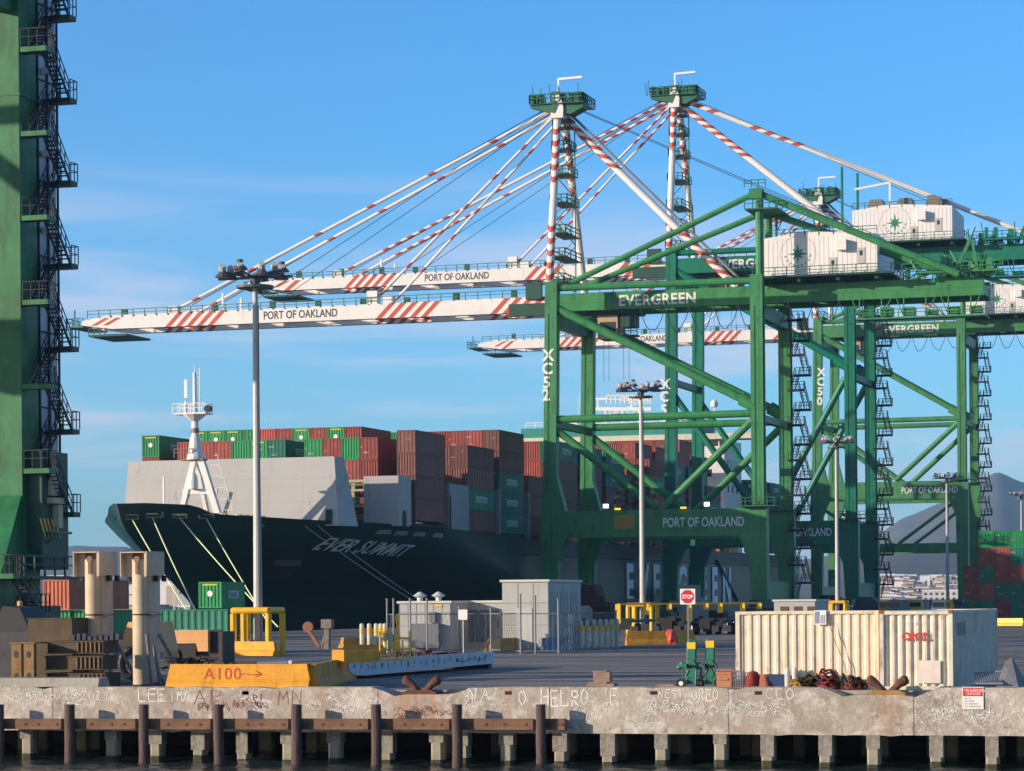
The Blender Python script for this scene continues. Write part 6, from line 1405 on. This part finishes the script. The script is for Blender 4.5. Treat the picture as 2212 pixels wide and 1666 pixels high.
# ================================================================ left: steel columns, beams, timbers
for i, px in enumerate((202, 304)):
    D = 104 if i == 0 else 103; p = atD(px, 1300, D); x, y = p.x, p.y; zt = atD(px, 1191, D).z; sc = D / FPX
    o = thing('steel_column', 'tan tubular steel column with a boxy cap, %s of the twin pair' % ('left' if i == 0 else 'right'), 'steel column', (x, y, 0), 'twin tan steel columns')
    m_ = mat('tan_column_paint', (.56, .44, .30), .6, .12, 1.2, dirt=.08, rust=.05)
    g = MB(); g.tube((x, y, .05), (x, y, zt - .3), .31, 24); g.build('tube', m_, o, smooth=False)
    g = MB(); g.box(x + .28, x + .36, y - .02, y + .95, .05, zt - .9); g.build('rear_post', m_, o)
    g = MB(); w0, w1 = .67, .37
    g.box(x - w0, x - w0 + .04, y - .34, y + .7, zt - .95, zt); g.box(x - w0 + .04, x - .30, y - .06, y - .02, zt - .95, zt - .03); g.box(x + .30, x + w1, y - .34, y - .30, zt - .95, zt - .03)
    g.box(x - w0 + .04, x + w1, y + .36, y + .5, zt - .95, zt - .02); g.box(x - w0 + .04, x + w1, y - .34, y + .36, zt - .06, zt - .02)
    g.box(x + w1, x + w1 + .04, y - .36, y + 1.25, zt - .92, zt - .005); g.box(x - .2, x + w1, y + 1.2, y + 1.25, zt - .92, zt - .01); g.build('cap', m_, o)
    g = MB(); g.tube((x, y - .33, zt - .3), (x, y - .345, zt - .3), .12, 14); g.box(x - .06, x + .06, y - .342, y - .31, zt - .85, zt - .3); g.build('cap_slot', mat('slot_brown', (.24, .14, .09), .7, .2), o)
    for dx, dy in ((-w0 + .08, .2), (w1 + .1, .3), (w1 + .1, 1.0)):
        g = MB(); g.box(x + dx - .07, x + dx + .07, y + dy, y + dy + .16, zt - 1.12, zt - .9); g.build('lug', BLK, o)
    g = MB(); g.tube((x, y, 2.62), (x, y, 2.67), .335, 24); g.box(x - .3, x + .62, y - .08, y + .54, 2.62, 2.66); g.build('band', RST, o)
    g = MB(); g.beam((x + .58, y + .3, 1.9), (x + 1.7, y + .3, .06), .08, .12); g.beam((x + .5, y, 1.5), (x + .9, y - .3, .05), .08, .1); g.beam((x + .3, y - .2, 1.9), (x + .62, y - .45, .05), .07, .1); g.build('prop', mat('grey_timber', (.2, .19, .18), .8, .3, 3), o)
pa, pb = atD(250, 1300, 104), atD(345, 1300, 103)
g = MB(); y = pa.y + .4; g.beam((pa.x + .6, y, 1.85), (pb.x - .1, y - .3, .06), .09, .16); g.beam((pb.x - .55, y - .2, 2.0), (pa.x + .5, y, .1), .09, .16); g.box(pa.x + .1, pb.x + .9, y - .7, y - .5, .01, .12); g.build('cross_brace', mat('grey_timber', (0, 0, 0)), None, 'crossed grey timber braces between the twin steel columns', 'brace')
# ochre H-beam ends with holes
p = G(47, 1489); D = p.dot(_F); x, y = p.x, p.y; z1 = atD(47, 1389, D).z
o = thing('steel_beam_pair', 'ochre steel beam ends with four round holes standing at the left', 'steel beam', (x, y, 0)); 
for s, (xa_, xb_) in enumerate(((atD(38, 1300, D).x - .36, atD(38, 1300, D).x + .36), (atD(98, 1300, D).x - .36, 0))):
    pass
xl_, xr_ = atD(20, 1300, D).x, atD(76, 1300, D).x; xm = (xl_ + xr_) / 2
for (a_, b_) in ((xl_, xm - .05), (xm + .05, xr_)):
    g = MB(); n = 20; zc = [z1 * .75, z1 * .28]; g.box(a_, b_, y, y + .15, 0, z1 - .03); q = g.build('web_plate', OCH, o)
    for z in zc:
        g = MB(); cx = (a_ + b_) / 2; g.add([(cx, y - .006, z)] + [(cx + .09 * math.cos(2 * math.pi * k / 16), y - .006, z + .13 * math.sin(2 * math.pi * k / 16)) for k in range(16)], [(0, k + 1, (k + 1) % 16 + 1) for k in range(16)]); g.build('hole', BLK, q)
g = MB(); g.box(xl_ - .06, xr_ + .06, y - .05, y + 1.2, z1 - .03, z1 + .02); g.box(xm - .05, xm + .05, y + .05, y + 1, 0, z1 - .03); g.build('flange', OCH, o)
# stacked brown beams
t_ = thing('shading_trailer', 'added dark container on a wheeled trailer, unseen at left, shading the beams', 'trailer', (-53.8, 94, 0))  # unseen occluder, added to cast shade over the stacked beams
g = MB(); g.T = Matrix.Translation((-55.0, 91, 1.15)); cont_mesh(g, 6.06, 2.44, 2.5, True, 1); g.build('box', CM['b'], t_)
g = MB(); g.box(-54.8, -52.8, 91.2, 97, .9, 1.14); g.build('chassis', BLK, t_)
for yy in (92.5, 94, 96):
    for xx in (-54.7, -52.9): g = MB(); g.tube((xx - .15, yy, .48), (xx + .15, yy, .48), .48, 14); g.build('wheel', BLK, t_)
random.seed(12)
rows = [(100, 235, 1489, 0, .42), (98, 232, 1489, .62, .42), (105, 228, 1489, 1.2, .44)]
def stackbeam(pxa, pxb, D, z0, h, dep, label, m, name='steel_beam', grp='stacked brown beams at the left', plates=True):
    a, b = atD(pxa, 1300, D), atD(pxb, 1300, D); x0 = a.x; x1 = onY(pxb, 1300, a.y).x
    o = thing(name, label, 'beam', (x0, a.y, z0), grp); g = MB(); g.box(x0, x1, a.y, a.y + dep, z0, z0 + h); g.box(x0 - .05, x1 + .02, a.y - .03, a.y + dep, z0 + h, z0 + h + .04); g.box(x0 - .05, x1 + .02, a.y - .03, a.y + dep, z0 - .0, z0 + .03); g.build('beam', m, o)
    if plates:
        g = MB(); n = 6
        for k in range(n): x = x1 - .15 - k * .17; g.box(x, x + .04, a.y - .06, a.y - .002, z0 + .04, z0 + h - .01)
        g.build('stiffener', OCH, o)
stackbeam(100, 226, 100.5, .02, .5, 1.3, 'lowest of the three stacked brown beams left of the twin columns', BRN)
stackbeam(98, 220, 100.5, .68, .46, 1.3, 'middle one of the three stacked brown beams left of the twin columns', BRN)
stackbeam(102, 222, 100.7, 1.26, .42, 1.3, 'topmost of the three stacked brown beams left of the twin columns', BRN)
stackbeam(60, 155, 103, .1, 2.4, 2.6, 'big brown steel box lying behind the stacked beams', mat('brown_box', (.09, .062, .036), .8, .3, 1.5, rust=.05, bump=.3), 'steel_box', plates=False)
stackbeam(-60, 98, 114, .05, 1.9, 2, 'dark steel block at the left edge behind the ochre beam ends', mat('dark_block', (.05, .05, .06), .7, .3), 'steel_block', plates=False)
stackbeam(150, 200, 112, 1.0, 1.1, 1.5, 'maroon stained steel piece between brown box and left column', mat('maroon_steel', (.1, .055, .06), .7, .3, 2), 'steel_piece', plates=False)
g = MB(); a = atD(158, 1300, 101.5)
for k in range(9): x = a.x + k * .22; g.box(x, x + .14, a.y - .2, a.y + .2, 1.74, 1.74 + random.uniform(.1, .3))
g.build('dark_clamps', mat('dark_blue_clamp', (.02, .03, .05), .5, .2), None, 'row of small dark clamps on top of the stacked beams', 'clamps')
# small dark crane-like machine far left
a = atD(30, 1300, 128); o = thing('dark_loader', 'dark loader machine with an orange beacon under the near crane stairs', 'vehicle', (a.x, a.y, 0)); x, y = a.x, a.y
g = MB(); g.prism([(x - 4, .6), (x + .9, .6), (x + .9, 1.6), (x + .3, 2.9), (x - .6, 3.0), (x - 1.0, 1.9), (x - 4, 1.9)], 'y', y, y + 2.2); g.build('body', BLK, o)
g = MB(); [g.tube((x + d, y - .1, .6), (x + d, y + .5, .6), .6, 14) for d in (-3, 0)]; g.build('wheel', BLK, o); g = MB(); g.lathe([(.12, 0), (.12, .2), (0, .25)], 10, c=(x + .1, y + .4, 3.0)); g.build('beacon', mat('amber_beacon', (.9, .4, .1), .4), o)
# orange excavator counterweight machine right of columns
a = G(352, 1436); D = a.dot(_F); x0 = atD(348, 1300, D).x; y = a.y; sc = D / FPX
o = thing('orange_machine', 'faded orange machine body with a dark notch behind the right column', 'machine', (x0, y, 0)); w = 108 * sc; zt = atD(400, 1361, D).z
m_ = mat('peach_orange_paint', (.72, .36, .13), .55, .12, 1, dirt=.05)
g = MB(); g.prism([(x0, zt * .52), (x0 + .25, zt * .98), (x0 + w, zt), (x0 + w, zt * .38), (x0 + w * .78, zt * .38), (x0 + w * .74, zt * .62), (x0 + w * .15, zt * .6)], 'y', y, y + 1.8); g.build('body', m_, o)
g = MB(); g.box(x0 + .1, x0 + w * .72, y + .1, y + 1.7, zt * .2, zt * .58); g.tube((x0 + w * .2, y, .45), (x0 + w * .2, y + .6, .45), .45, 14); g.build('engine', BLK, o)
g = MB(); g.box(x0 + w, x0 + w + .65, y + .3, y + 1.9, 0, zt * .95); g.build('dark_cabin', mat('machine_dark', (.04, .03, .03), .6, .2), o)
a = atD(268, 1300, 131); g = MB(); g.prism([(a.x - .4, .8), (a.x + 1.9, .8), (a.x + 1.6, 2.2), (a.x + .2, 2.2)], 'y', a.y, a.y + 2); g.build('orange_hood', m_, None, 'orange machine hood seen between the twin steel columns', 'machine')
a = atD(282, 1300, 112); g = MB(); n = 18; g.T = Matrix.Translation((a.x, a.y, .62))
for k in range(n):
    t0, t1 = 2 * math.pi * k / n, 2 * math.pi * (k + 1) / n; g.tube((.42 * math.cos(t0), 0, .55 * math.sin(t0)), (.42 * math.cos(t1), 0, .55 * math.sin(t1)), .17, 8)
g.build('tyre', BLK, None, 'old black tyre standing between the twin steel columns', 'tyre')
# tangled scrap
random.seed(31)
for q, (pxa, pxb, D, lb) in enumerate(((360, 440, 116, 'tangle of brown scrap cable and rod right of the twin columns'), (440, 520, 119, 'brown scrap tangle behind the left end of the A100 barrier'), (500, 650, 124, 'low dark scrap rods lying behind the A100 barrier'))):
    g = MB(); a, b = atD(pxa, 1300, D), atD(pxb, 1300, D)
    for k in range(30):
        t = random.random(); c = a.lerp(b, t); c.z = 0; hh = .75 if q < 1 else .4 if q < 2 else .2; p0 = c + Vector((0, random.uniform(-.5, .5), random.uniform(0, hh)))
        pts = [p0 + Vector((i * random.uniform(.05, .22), random.uniform(-.1, .1), .12 * math.sin(i * 1.3 + k))) for i in range(6)]
        pts = [Vector((v.x, v.y, max(.03, v.z))) for v in pts]; g.path(pts, random.uniform(.02, .05), 5)
    g.build('scrap_tangle', mat('scrap_brown', (.09, .06, .035), .8, .4, 2), None, lb, 'scrap')
# blue grey sheet, right of barrier top
a = G(620, 1443); g = MB(); g.box(a.x - 1.5, a.x + 3.2, a.y, a.y + 2.2, .01, .3); g.build('steel_plate', mat('blue_plate', (.14, .17, .24), .5, .15), None, 'flat blue grey steel plate between the A100 barrier and the trailer', 'plate')

# ================================================================ things near the edge at right
def P0(px, py): return G(px, py)
for i, px in enumerate((1493, 1533)):
    yb = 92.3 + i * .2; x = onY(px, 1400, yb).x; zt = onY(px, 1383 if i == 0 else 1380, yb).z
    o = thing('hand_truck', '%s green hand truck with yellow top and two wheels on the quay' % ('left' if i == 0 else 'right'), 'hand truck', (x, yb, 0), 'green hand trucks')
    gm = mat('truck_green', (.02, .16, .11), .45, .15, 2)
    g = MB()
    for dx in (-.15, .15): g.tube((x + dx, yb, .12), (x + dx, yb + .1, zt - .1), .028, 8)
    g.path([(x - .15, yb + .1, zt - .1), (x - .1, yb + .1, zt - .02), (x, yb + .1, zt), (x + .1, yb + .1, zt - .02), (x + .15, yb + .1, zt - .1)], .028, 8)
    for z in (.35, .7, 1.0): g.tube((x - .15, yb + .02, z), (x + .15, yb + .02, z), .022, 6)
    g.box(x - .13, x + .13, yb + .01, yb + .035, .14, zt - .3); g.build('frame', gm, o)
    g = MB(); g.box(x - .14, x + .14, yb + .03, yb + .06, zt - .33, zt - .07); g.build('yellow_panel', YEL, o)
    g = MB(); g.box(x - .42, x - .14, yb - .12, yb + .1, .72, .82); g.tube((x - .46, yb, .68), (x - .30, yb, .86), .09, 10); g.tube((x - .3, yb, .3), (x - .3, yb, .72), .03, 6); g.tube((x - .3, yb, .25), (x - .1, yb, .6), .025, 6); g.build('side_arm', gm, o)
    for dx in (-.33, ):
        g = MB(); T = Matrix.Translation((x + dx, yb - .12, .17))
        g.tube((x + dx, yb - .16, .17), (x + dx, yb - .08, .17), .165, 20); w_ = g.build('wheel', BLK, o)
        g = MB(); g.tube((x + dx, yb - .17, .17), (x + dx, yb - .16, .17), .08, 14); g.build('hub', WH2, w_)
    g = MB(); g.tube((x + .2, yb + .02, .16), (x + .28, yb + .02, .16), .15, 16); g.build('wheel', BLK, o)
    g = MB(); g.path([(x + .1, yb - .06, .95), (x + .24, yb - .08, .8), (x + .34, yb - .08, .62), (x + .3, yb - .08, .4), (x + .4, yb - .08, .25)], .02, 6); g.path([(x - .2, yb - .04, .8), (x + .16, yb - .05, .74)], .04, 6); g.build('strap', BLK, o)
def X(px, Y): return onY(px, 1400, Y).x
Y = 91.5; x0, x1 = X(1547, Y), X(1578, Y)
g = MB(); g.box(x0, x1, Y, Y + .5, .02, .5); g.box(x0 - .02, x1 + .02, Y - .02, Y + .52, .5, .58); g.box(x0 + .1, x1 - .1, Y - .035, Y - .02, .3, .36); g.box(x0, x1, Y - .0, Y + .4, .62, .66)
g.build('storage_box', mat('terracotta_plastic', (.46, .19, .09), .6, .15, 2), None, 'terracotta coloured lidded box right of the hand trucks', 'box')
x0, x1 = X(1580, Y), X(1604, Y); o = thing('cage_cart', 'grey wire cage trolley with a tall bent handle beside the terracotta box', 'trolley', (x0, Y, 0))
g = MB()
for k in range(6): x = x0 + (x1 - x0) * k / 5; g.tube((x, Y, .05), (x, Y, .62), .012, 6)
for z in (.06, .3, .45, .62): g.tube((x0, Y, z), (x1, Y, z), .014, 6)
g.build('cage', GRY, o)
g = MB(); g.box(x0 + .02, x1 - .02, Y + .06, Y + .1, .06, .34); g.build('panel', mat('cage_grey', (.2, .19, .18)), o)
g = MB(); g.path([(x0 + .1, Y + .2, .6), (x0 + .1, Y + .2, 1.0)], .012, 5); g.path([(x1 - .1, Y + .25, .0), (x1 - .1, Y + .25, 1.4), (x1 - .16, Y + .25, 1.55), (x1 - .3, Y + .25, 1.58)], .016, 6); g.build('handle', mat('handle_grey', (.35, .35, .34)), o)
def blob(pxa, pxb, ytop, Y, label, m, name, cat, n=10, seed=0, zb=0, dep=.35):
    random.seed(seed); g = MB(); x0, x1 = X(pxa, Y), X(pxb, Y); zt = onY(pxa, ytop, Y).z; c = (x0 + x1) / 2; rx = (x1 - x0) / 2; vs = []; nu, nv = 16, 8
    ph = [random.uniform(0, 6) for _ in range(6)]
    for j in range(nv + 1):
        v = math.pi / 2 * j / nv
        for i in range(nu):
            t = 2 * math.pi * i / nu; k = 1 + .16 * math.sin(3 * t + ph[0]) * math.cos(v) + .1 * math.sin(5 * t + ph[1] + j)
            vs.append((c + rx * k * math.cos(t) * math.cos(v) ** .6, Y + dep + dep * k * math.sin(t) * math.cos(v) ** .6, zb + (zt - zb) * math.sin(v) * (1 + .12 * math.sin(2 * t + ph[2]) * math.cos(v))))
    g.add(vs, [(j * nu + i, j * nu + (i + 1) % nu, (j + 1) * nu + (i + 1) % nu, (j + 1) * nu + i) for j in range(nv) for i in range(nu)])
    return g.build(name, m, None, label, cat, smooth=True)
blob(1603, 1642, 1450, 91.4, 'dark red duffel bag leaning at the foot of the cream container', mat('dark_red_fabric', (.22, .03, .03), .8, .25, 4, bump=.5), 'duffel_bag', 'bag', seed=1)
blob(1634, 1668, 1457, 91.2, 'rust red bag lying before the blue cooler', mat('rust_fabric', (.28, .09, .05), .8, .3, 4, bump=.5), 'cloth_bag', 'bag', seed=2)
Y = 91.3; x0, x1 = X(1660, Y), X(1693, Y); g = MB(); g.box(x0, x1, Y, Y + .35, .02, .42); g.box(x0 - .01, x1 + .01, Y - .01, Y + .36, .42, .5); g.build('cooler_box', mat('navy_plastic', (.025, .05, .13), .5, .15, 2), None, 'navy blue cooler box before the cream container', 'cooler')
for k, px in enumerate((1700, 1716, 1727)):
    x = X(px, 91.25); g = MB(); h = (.72, .74, .66)[k]; r = (.10, .10, .15)[k]
    g.lathe([(r, 0), (r, h * .75), (r * .8, h * .88), (.035, h * .93), (.035, h), (0, h)], 14, c=(x, 91.3 + .2 * (k == 2), .02)); g.build('plastic_jug', mat('pale_plastic', (.55, .54, .5), .35, .1, 3) if k < 2 else mat('cream_container', (0, 0, 0)), None, ('left of two pale plastic jugs', 'right of two pale plastic jugs', 'rounded cream drum beside the pale jugs')[k] + ' by the quay edge', 'jug')
rope_cols = [((.30, .17, .02), 'yellow and black'), ((.3, .03, .03), 'red'), ((.05, .03, .025), 'dark'), ((.35, .05, .04), 'bright red')]
for k, (pa, pb, yt, Y, ci) in enumerate(((1706, 1758, 1466, 91.0, 0), (1754, 1815, 1455, 91.1, 1), (1812, 1862, 1458, 91.1, 2), (1822, 1850, 1478, 90.8, 3))):
    random.seed(60 + k); g = MB(); x0, x1 = X(pa, Y), X(pb, Y); zt = max(.2, onY(pa, yt, Y).z); c = (x0 + x1) / 2
    for q in range(12):
        pts = []; rx = (x1 - x0) / 2 * random.uniform(.6, 1); z = zt * random.uniform(.1, .8); ry = random.uniform(.12, .4); tl = random.uniform(-.8, .8); cx_ = random.uniform(-.25, .25) * (x1 - x0)
        for i in range(21):
            t = 2 * math.pi * i / 20; pts.append(Vector((c + cx_ + rx * .8 * math.cos(t) * (1 + .15 * math.sin(3 * t + q)), Y + .35 + ry * math.sin(t + tl), max(.03, z + tl * .3 * math.cos(t + q) + .05 * math.sin(5 * t)))))
        g.path(pts, .04, 6, q % 2)
    g.build('rope_coil', [mat('coil_%d' % k, rope_cols[ci][0], .8, .4, 5), mat('coil_dark', (.03, .025, .02), .8, .3, 5)], None, '%s coiled hose heap on the quay, %s of four from the left' % (rope_cols[ci][1], ORD_[k]), 'hose coil', 'coiled hoses before the cream containers')
# grey debris at the far right
Y = 91.2; x0, x1 = X(2100, Y), X(2160, Y)
g = MB()
for k in range(12): x = x0 + (x1 - x0) * k / 12; g.beam((x, Y + .6, .52), (x + .12, Y, .2), .03, .03)
g.beam((x0, Y + .6, .52), (x1 + .1, Y + .6, .6), .05, .05); g.beam((x0 + .1, Y, .2), (x1 + .1, Y, .2), .05, .05); g.build('grey_grating', GRY, None, 'bent grey grating leaning at the right container corner', 'grating')
g = MB(); xa_ = X(2150, Y); g.add([(xa_, Y, .0), (xa_ + .75, Y + .1, -.05), (xa_ + .95, Y + .7, .1), (xa_ + .45, Y + .7, 1.0), (xa_ + .25, Y + .55, .85), (xa_, Y + .04, .04), (xa_ + .75, Y + .14, -.01), (xa_ + .95, Y + .74, .14), (xa_ + .45, Y + .74, 1.04), (xa_ + .25, Y + .59, .89)], [(0, 1, 2, 3, 4), (9, 8, 7, 6, 5), (0, 5, 6, 1), (1, 6, 7, 2), (2, 7, 8, 3), (3, 8, 9, 4), (4, 9, 5, 0)]); g.build('grey_sheet', mat('sheet_grey', (.22, .22, .23), .7, .2, 3, bump=.5), None, 'crumpled grey sheet metal at the right edge of the quay', 'metal sheet')
# timber pieces on the asphalt
p = G(1300, 1487); Yb = 92.2; x = X(1298, Yb); o = thing('wooden_crate', 'weathered wooden crate on a plank left of the hand trucks', 'crate', (x, Yb, 0))
wm = mat('grey_brown_wood', (.28, .19, .14), .8, .3, 3, bump=.4)
g = MB(); g.box(x - .5, x + .48, Yb - .15, Yb + .4, .06, .16); g.box(x - .44, x + .2, Yb - .05, Yb + .35, .16, .22); g.build('plank', wm, o)
g = MB(); g.box(x - .28, x + .3, Yb, Yb + .4, .22, .56); g.box(x - .28, x + .3, Yb - .02, Yb - .003, .36, .40); g.box(x - .31, x + .2, Yb - .02, Yb + .42, .56, .60); g.build('box', wm, o)
p = X(1440, 91.6); g = MB(); g.prism([(p - .55, .0), (p + .5, .0), (p + .2, .16), (p - .3, .17)], 'y', 91.6, 91.9); g.build('driftwood', wm, None, 'low piece of pale wood lying left of the hand trucks', 'wood')
# ================================================================ mid yard behind
# yellow gantry rail with dark machines under it
a, b = atD(1335, 1300, 232), atD(1640, 1300, 236)
o = thing('yellow_rail_frame', 'long yellow pipe rail on hanging posts behind the stop sign', 'rail', (a.x, a.y, 0)); zt = atD(1400, 1305, 232).z
g = MB(); g.beam((a.x, a.y, zt), (b.x, b.y, zt), .16, .16); g.build('rail', YEL, o)
for k, (q, hh) in enumerate(((0, 1.6), (.2, .9), (.36, .5), (.5, 1.5), (.62, .5), (.72, .8), (.88, 1.3), (1, .5))):
    c = a.lerp(b, q); g = MB(); g.beam((c.x, c.y, 0 if k % 3 == 0 else zt - hh), (c.x, c.y, zt), .12, .12); g.box(c.x - .22, c.x + .22, c.y - .1, c.y + .1, zt - hh, zt); g.build('post', YEL, o)
random.seed(44)
for k, px in enumerate((1348, 1440, 1466, 1522, 1549, 1602)):
    c = atD(px, 1300, 240); o = thing('trailer_chassis', 'black trailer chassis with wheels parked under the yellow rail, %s from left' % ORD_[k], 'trailer', (c.x, c.y, 0), 'black trailers under the yellow rail')
    g = MB(); g.box(c.x - .6, c.x + .6, c.y, c.y + 9, 1.1, 1.35); g.box(c.x - .9, c.x + .8, c.y - .1, c.y + .3, 1.2, 1.36 + random.random() * .3); g.box(c.x - .5, c.x + .5, c.y - .2, c.y, .5, 1.2); g.build('chassis', BLK, o)
    for s in (-1, 1): g = MB(); g.tube((c.x + s * .95 - .2, c.y + 1, .52), (c.x + s * .95 + .2, c.y + 1, .52), .52, 14); w_ = g.build('wheel', mat('tyre_black', (.018, .018, .02), .8, .2), o)
    for s in (-1, 1): g = MB(); g.box(c.x + s * .95 - .3, c.x + s * .95 + .3, c.y - .15, c.y - .12, .25, .8); g.build('mud_flap', mat('flap_dark', (.035, .04, .05), .7, .3), o)
for k, (px, py) in enumerate(((1495, 1373), (1557, 1364), (1572, 1366), (1585, 1362))):
    c = G(px, py); g = MB(); g.lathe([(.3, 0), (.3, .04), (.2, .05), (.13, .35), (.09, .55), (.04, .85), (0, .86)], 12, c=tuple(c)); g.mi = [1 if (i % 6) == 4 else 0 for i in range(len(g.mi))]; g.build('traffic_cone', [mat('cone_orange', (.75, .16, .03), .5), WH2], None, 'small orange traffic cone, %s from the left under the yellow rail' % ORD_[k], 'traffic cone', 'traffic cones')
o, x0, x1, y = Bx(1672, 1760, 215, 2.85, 6, 'site_office', 'small grey site office with brown windows behind the cream container', mat('office_grey', (.42, .43, .42), .6, .08), 'cabin')
for k in range(3): g = MB(); g.box(x0 + .5 + k * 1.05, x0 + 1.15 + k * 1.05, y - .04, y, 1.9, 2.45); g.build('window', mat('window_brown', (.14, .08, .06), .3, .1), o)
# red hopper machine beyond
c = atD(1280, 1300, 372); o = thing('red_reach_stacker', 'dull red reach stacker between the legs of the crane numbered XC52', 'vehicle', (c.x, c.y, 0)); x, y = c.x, c.y; rm = mat('dull_red_paint', (.035, .012, .011), .6, .25, 1)
g = MB(); g.prism([(x - 2.5, .8), (x + 2.6, .8), (x + 2.4, 2.6), (x + .9, 3.0), (x + .4, 5.2), (x - .8, 5.2), (x - 1.2, 3.0), (x - 2.5, 2.2)], 'y', y, y + 3.5); g.build('body', rm, o)
g = MB(); g.prism([(x - 2.0, 2.2), (x + 2.2, 2.2), (x + 1.7, 3.6), (x + .6, 3.9), (x + .4, 5.1), (x - 1.3, 5.3), (x - 1.5, 3.6)], 'y', y - .8, y + .2); g.build('boom', rm, o)
for s in (-1.8, 1.8): g = MB(); g.tube((x + s, y - .3, .85), (x + s, y + .6, .85), .85, 16); g.build('wheel', BLK, o)
# rail track boxes, parked straddle shapes near ship quay
random.seed(77)
for k in range(14):
    px = 1180 + k * 62 + random.uniform(-12, 12); D = 330 + (px - 1180) * .12; c = atD(px, 1300, D); w = random.uniform(1.6, 4.0); h = random.uniform(1.4, 3.6); mm = [GDK, GRY, BLK, mat('yard_machine_dark', (.06, .07, .075), .6, .3, 1)][k % 4]
    o = thing('yard_equipment', 'dark low piece of yard equipment by the crane feet, %s from the left' % ORD_[k], 'equipment', (c.x, c.y, 0), 'yard equipment by the crane feet')
    g = MB(); g.prism([(c.x - w / 2, .5), (c.x + w / 2, .5), (c.x + w / 2, h * .8), (c.x + w * .3, h), (c.x - w * .3, h), (c.x - w / 2, h * .6)], 'y', c.y, c.y + 3); g.build('body', mm, o)
    for s in (-.35, .35): g = MB(); g.tube((c.x + s * w, c.y - .05, .45), (c.x + s * w, c.y + .4, .45), .45, 12); g.build('wheel', BLK, o)
# parked vehicles at the far right yard
for k in range(12):
    px = 1896 + k * 16 + random.uniform(-4, 4); c = atD(px, 1300, 430 + random.uniform(-30, 60)); x, y = c.x, c.y
    o = thing('parked_truck', 'small parked truck in the distant yard, %s from the left between crane and stacks' % ORD_[k], 'truck', (x, y, 0), 'parked trucks in the distant yard'); cm_ = [WH2, YEL, GRY, mat('truck_blue', (.06, .12, .3), .4)][k % 4]
    g = MB(); g.prism([(x - 1.1, .6), (x + 1.1, .6), (x + 1.1, 1.7), (x + .9, 2.7), (x - .9, 2.7), (x - 1.1, 1.7)], 'y', y, y + 2.2); g.build('cab', cm_, o)
    g = MB(); g.box(x - .85, x + .85, y - .03, y, 1.7, 2.4); g.build('windscreen', GLS, o)
    g = MB(); g.box(x - 1.1, x + 1.1, y + 2.4, y + 8, .9, 1.2 + (k % 3) * .8); g.build('bed', GRY, o)
    for s in (-.95, .95): g = MB(); g.tube((x + s - .15, y + .5, .5), (x + s + .15, y + .5, .5), .5, 10); g.build('wheel', BLK, o)
# haze
g = MB(); g.box(-8500, 8500, -80, 9600, -7.5, 330)
hzm = bpy.data.materials.new('haze_air'); hzm.use_nodes = True; t = hzm.node_tree; t.nodes.clear()
ou = N(t, 'ShaderNodeOutputMaterial'); pv = N(t, 'ShaderNodeVolumePrincipled'); pv.inputs['Density'].default_value = 7.5e-5; pv.inputs['Color'].default_value = (.38, .66, 1, 1); pv.inputs['Anisotropy'].default_value = 0.0
t.links.new(pv.outputs[0], ou.inputs['Volume'])
hz_ = g.build('haze', hzm, None, kind='stuff')
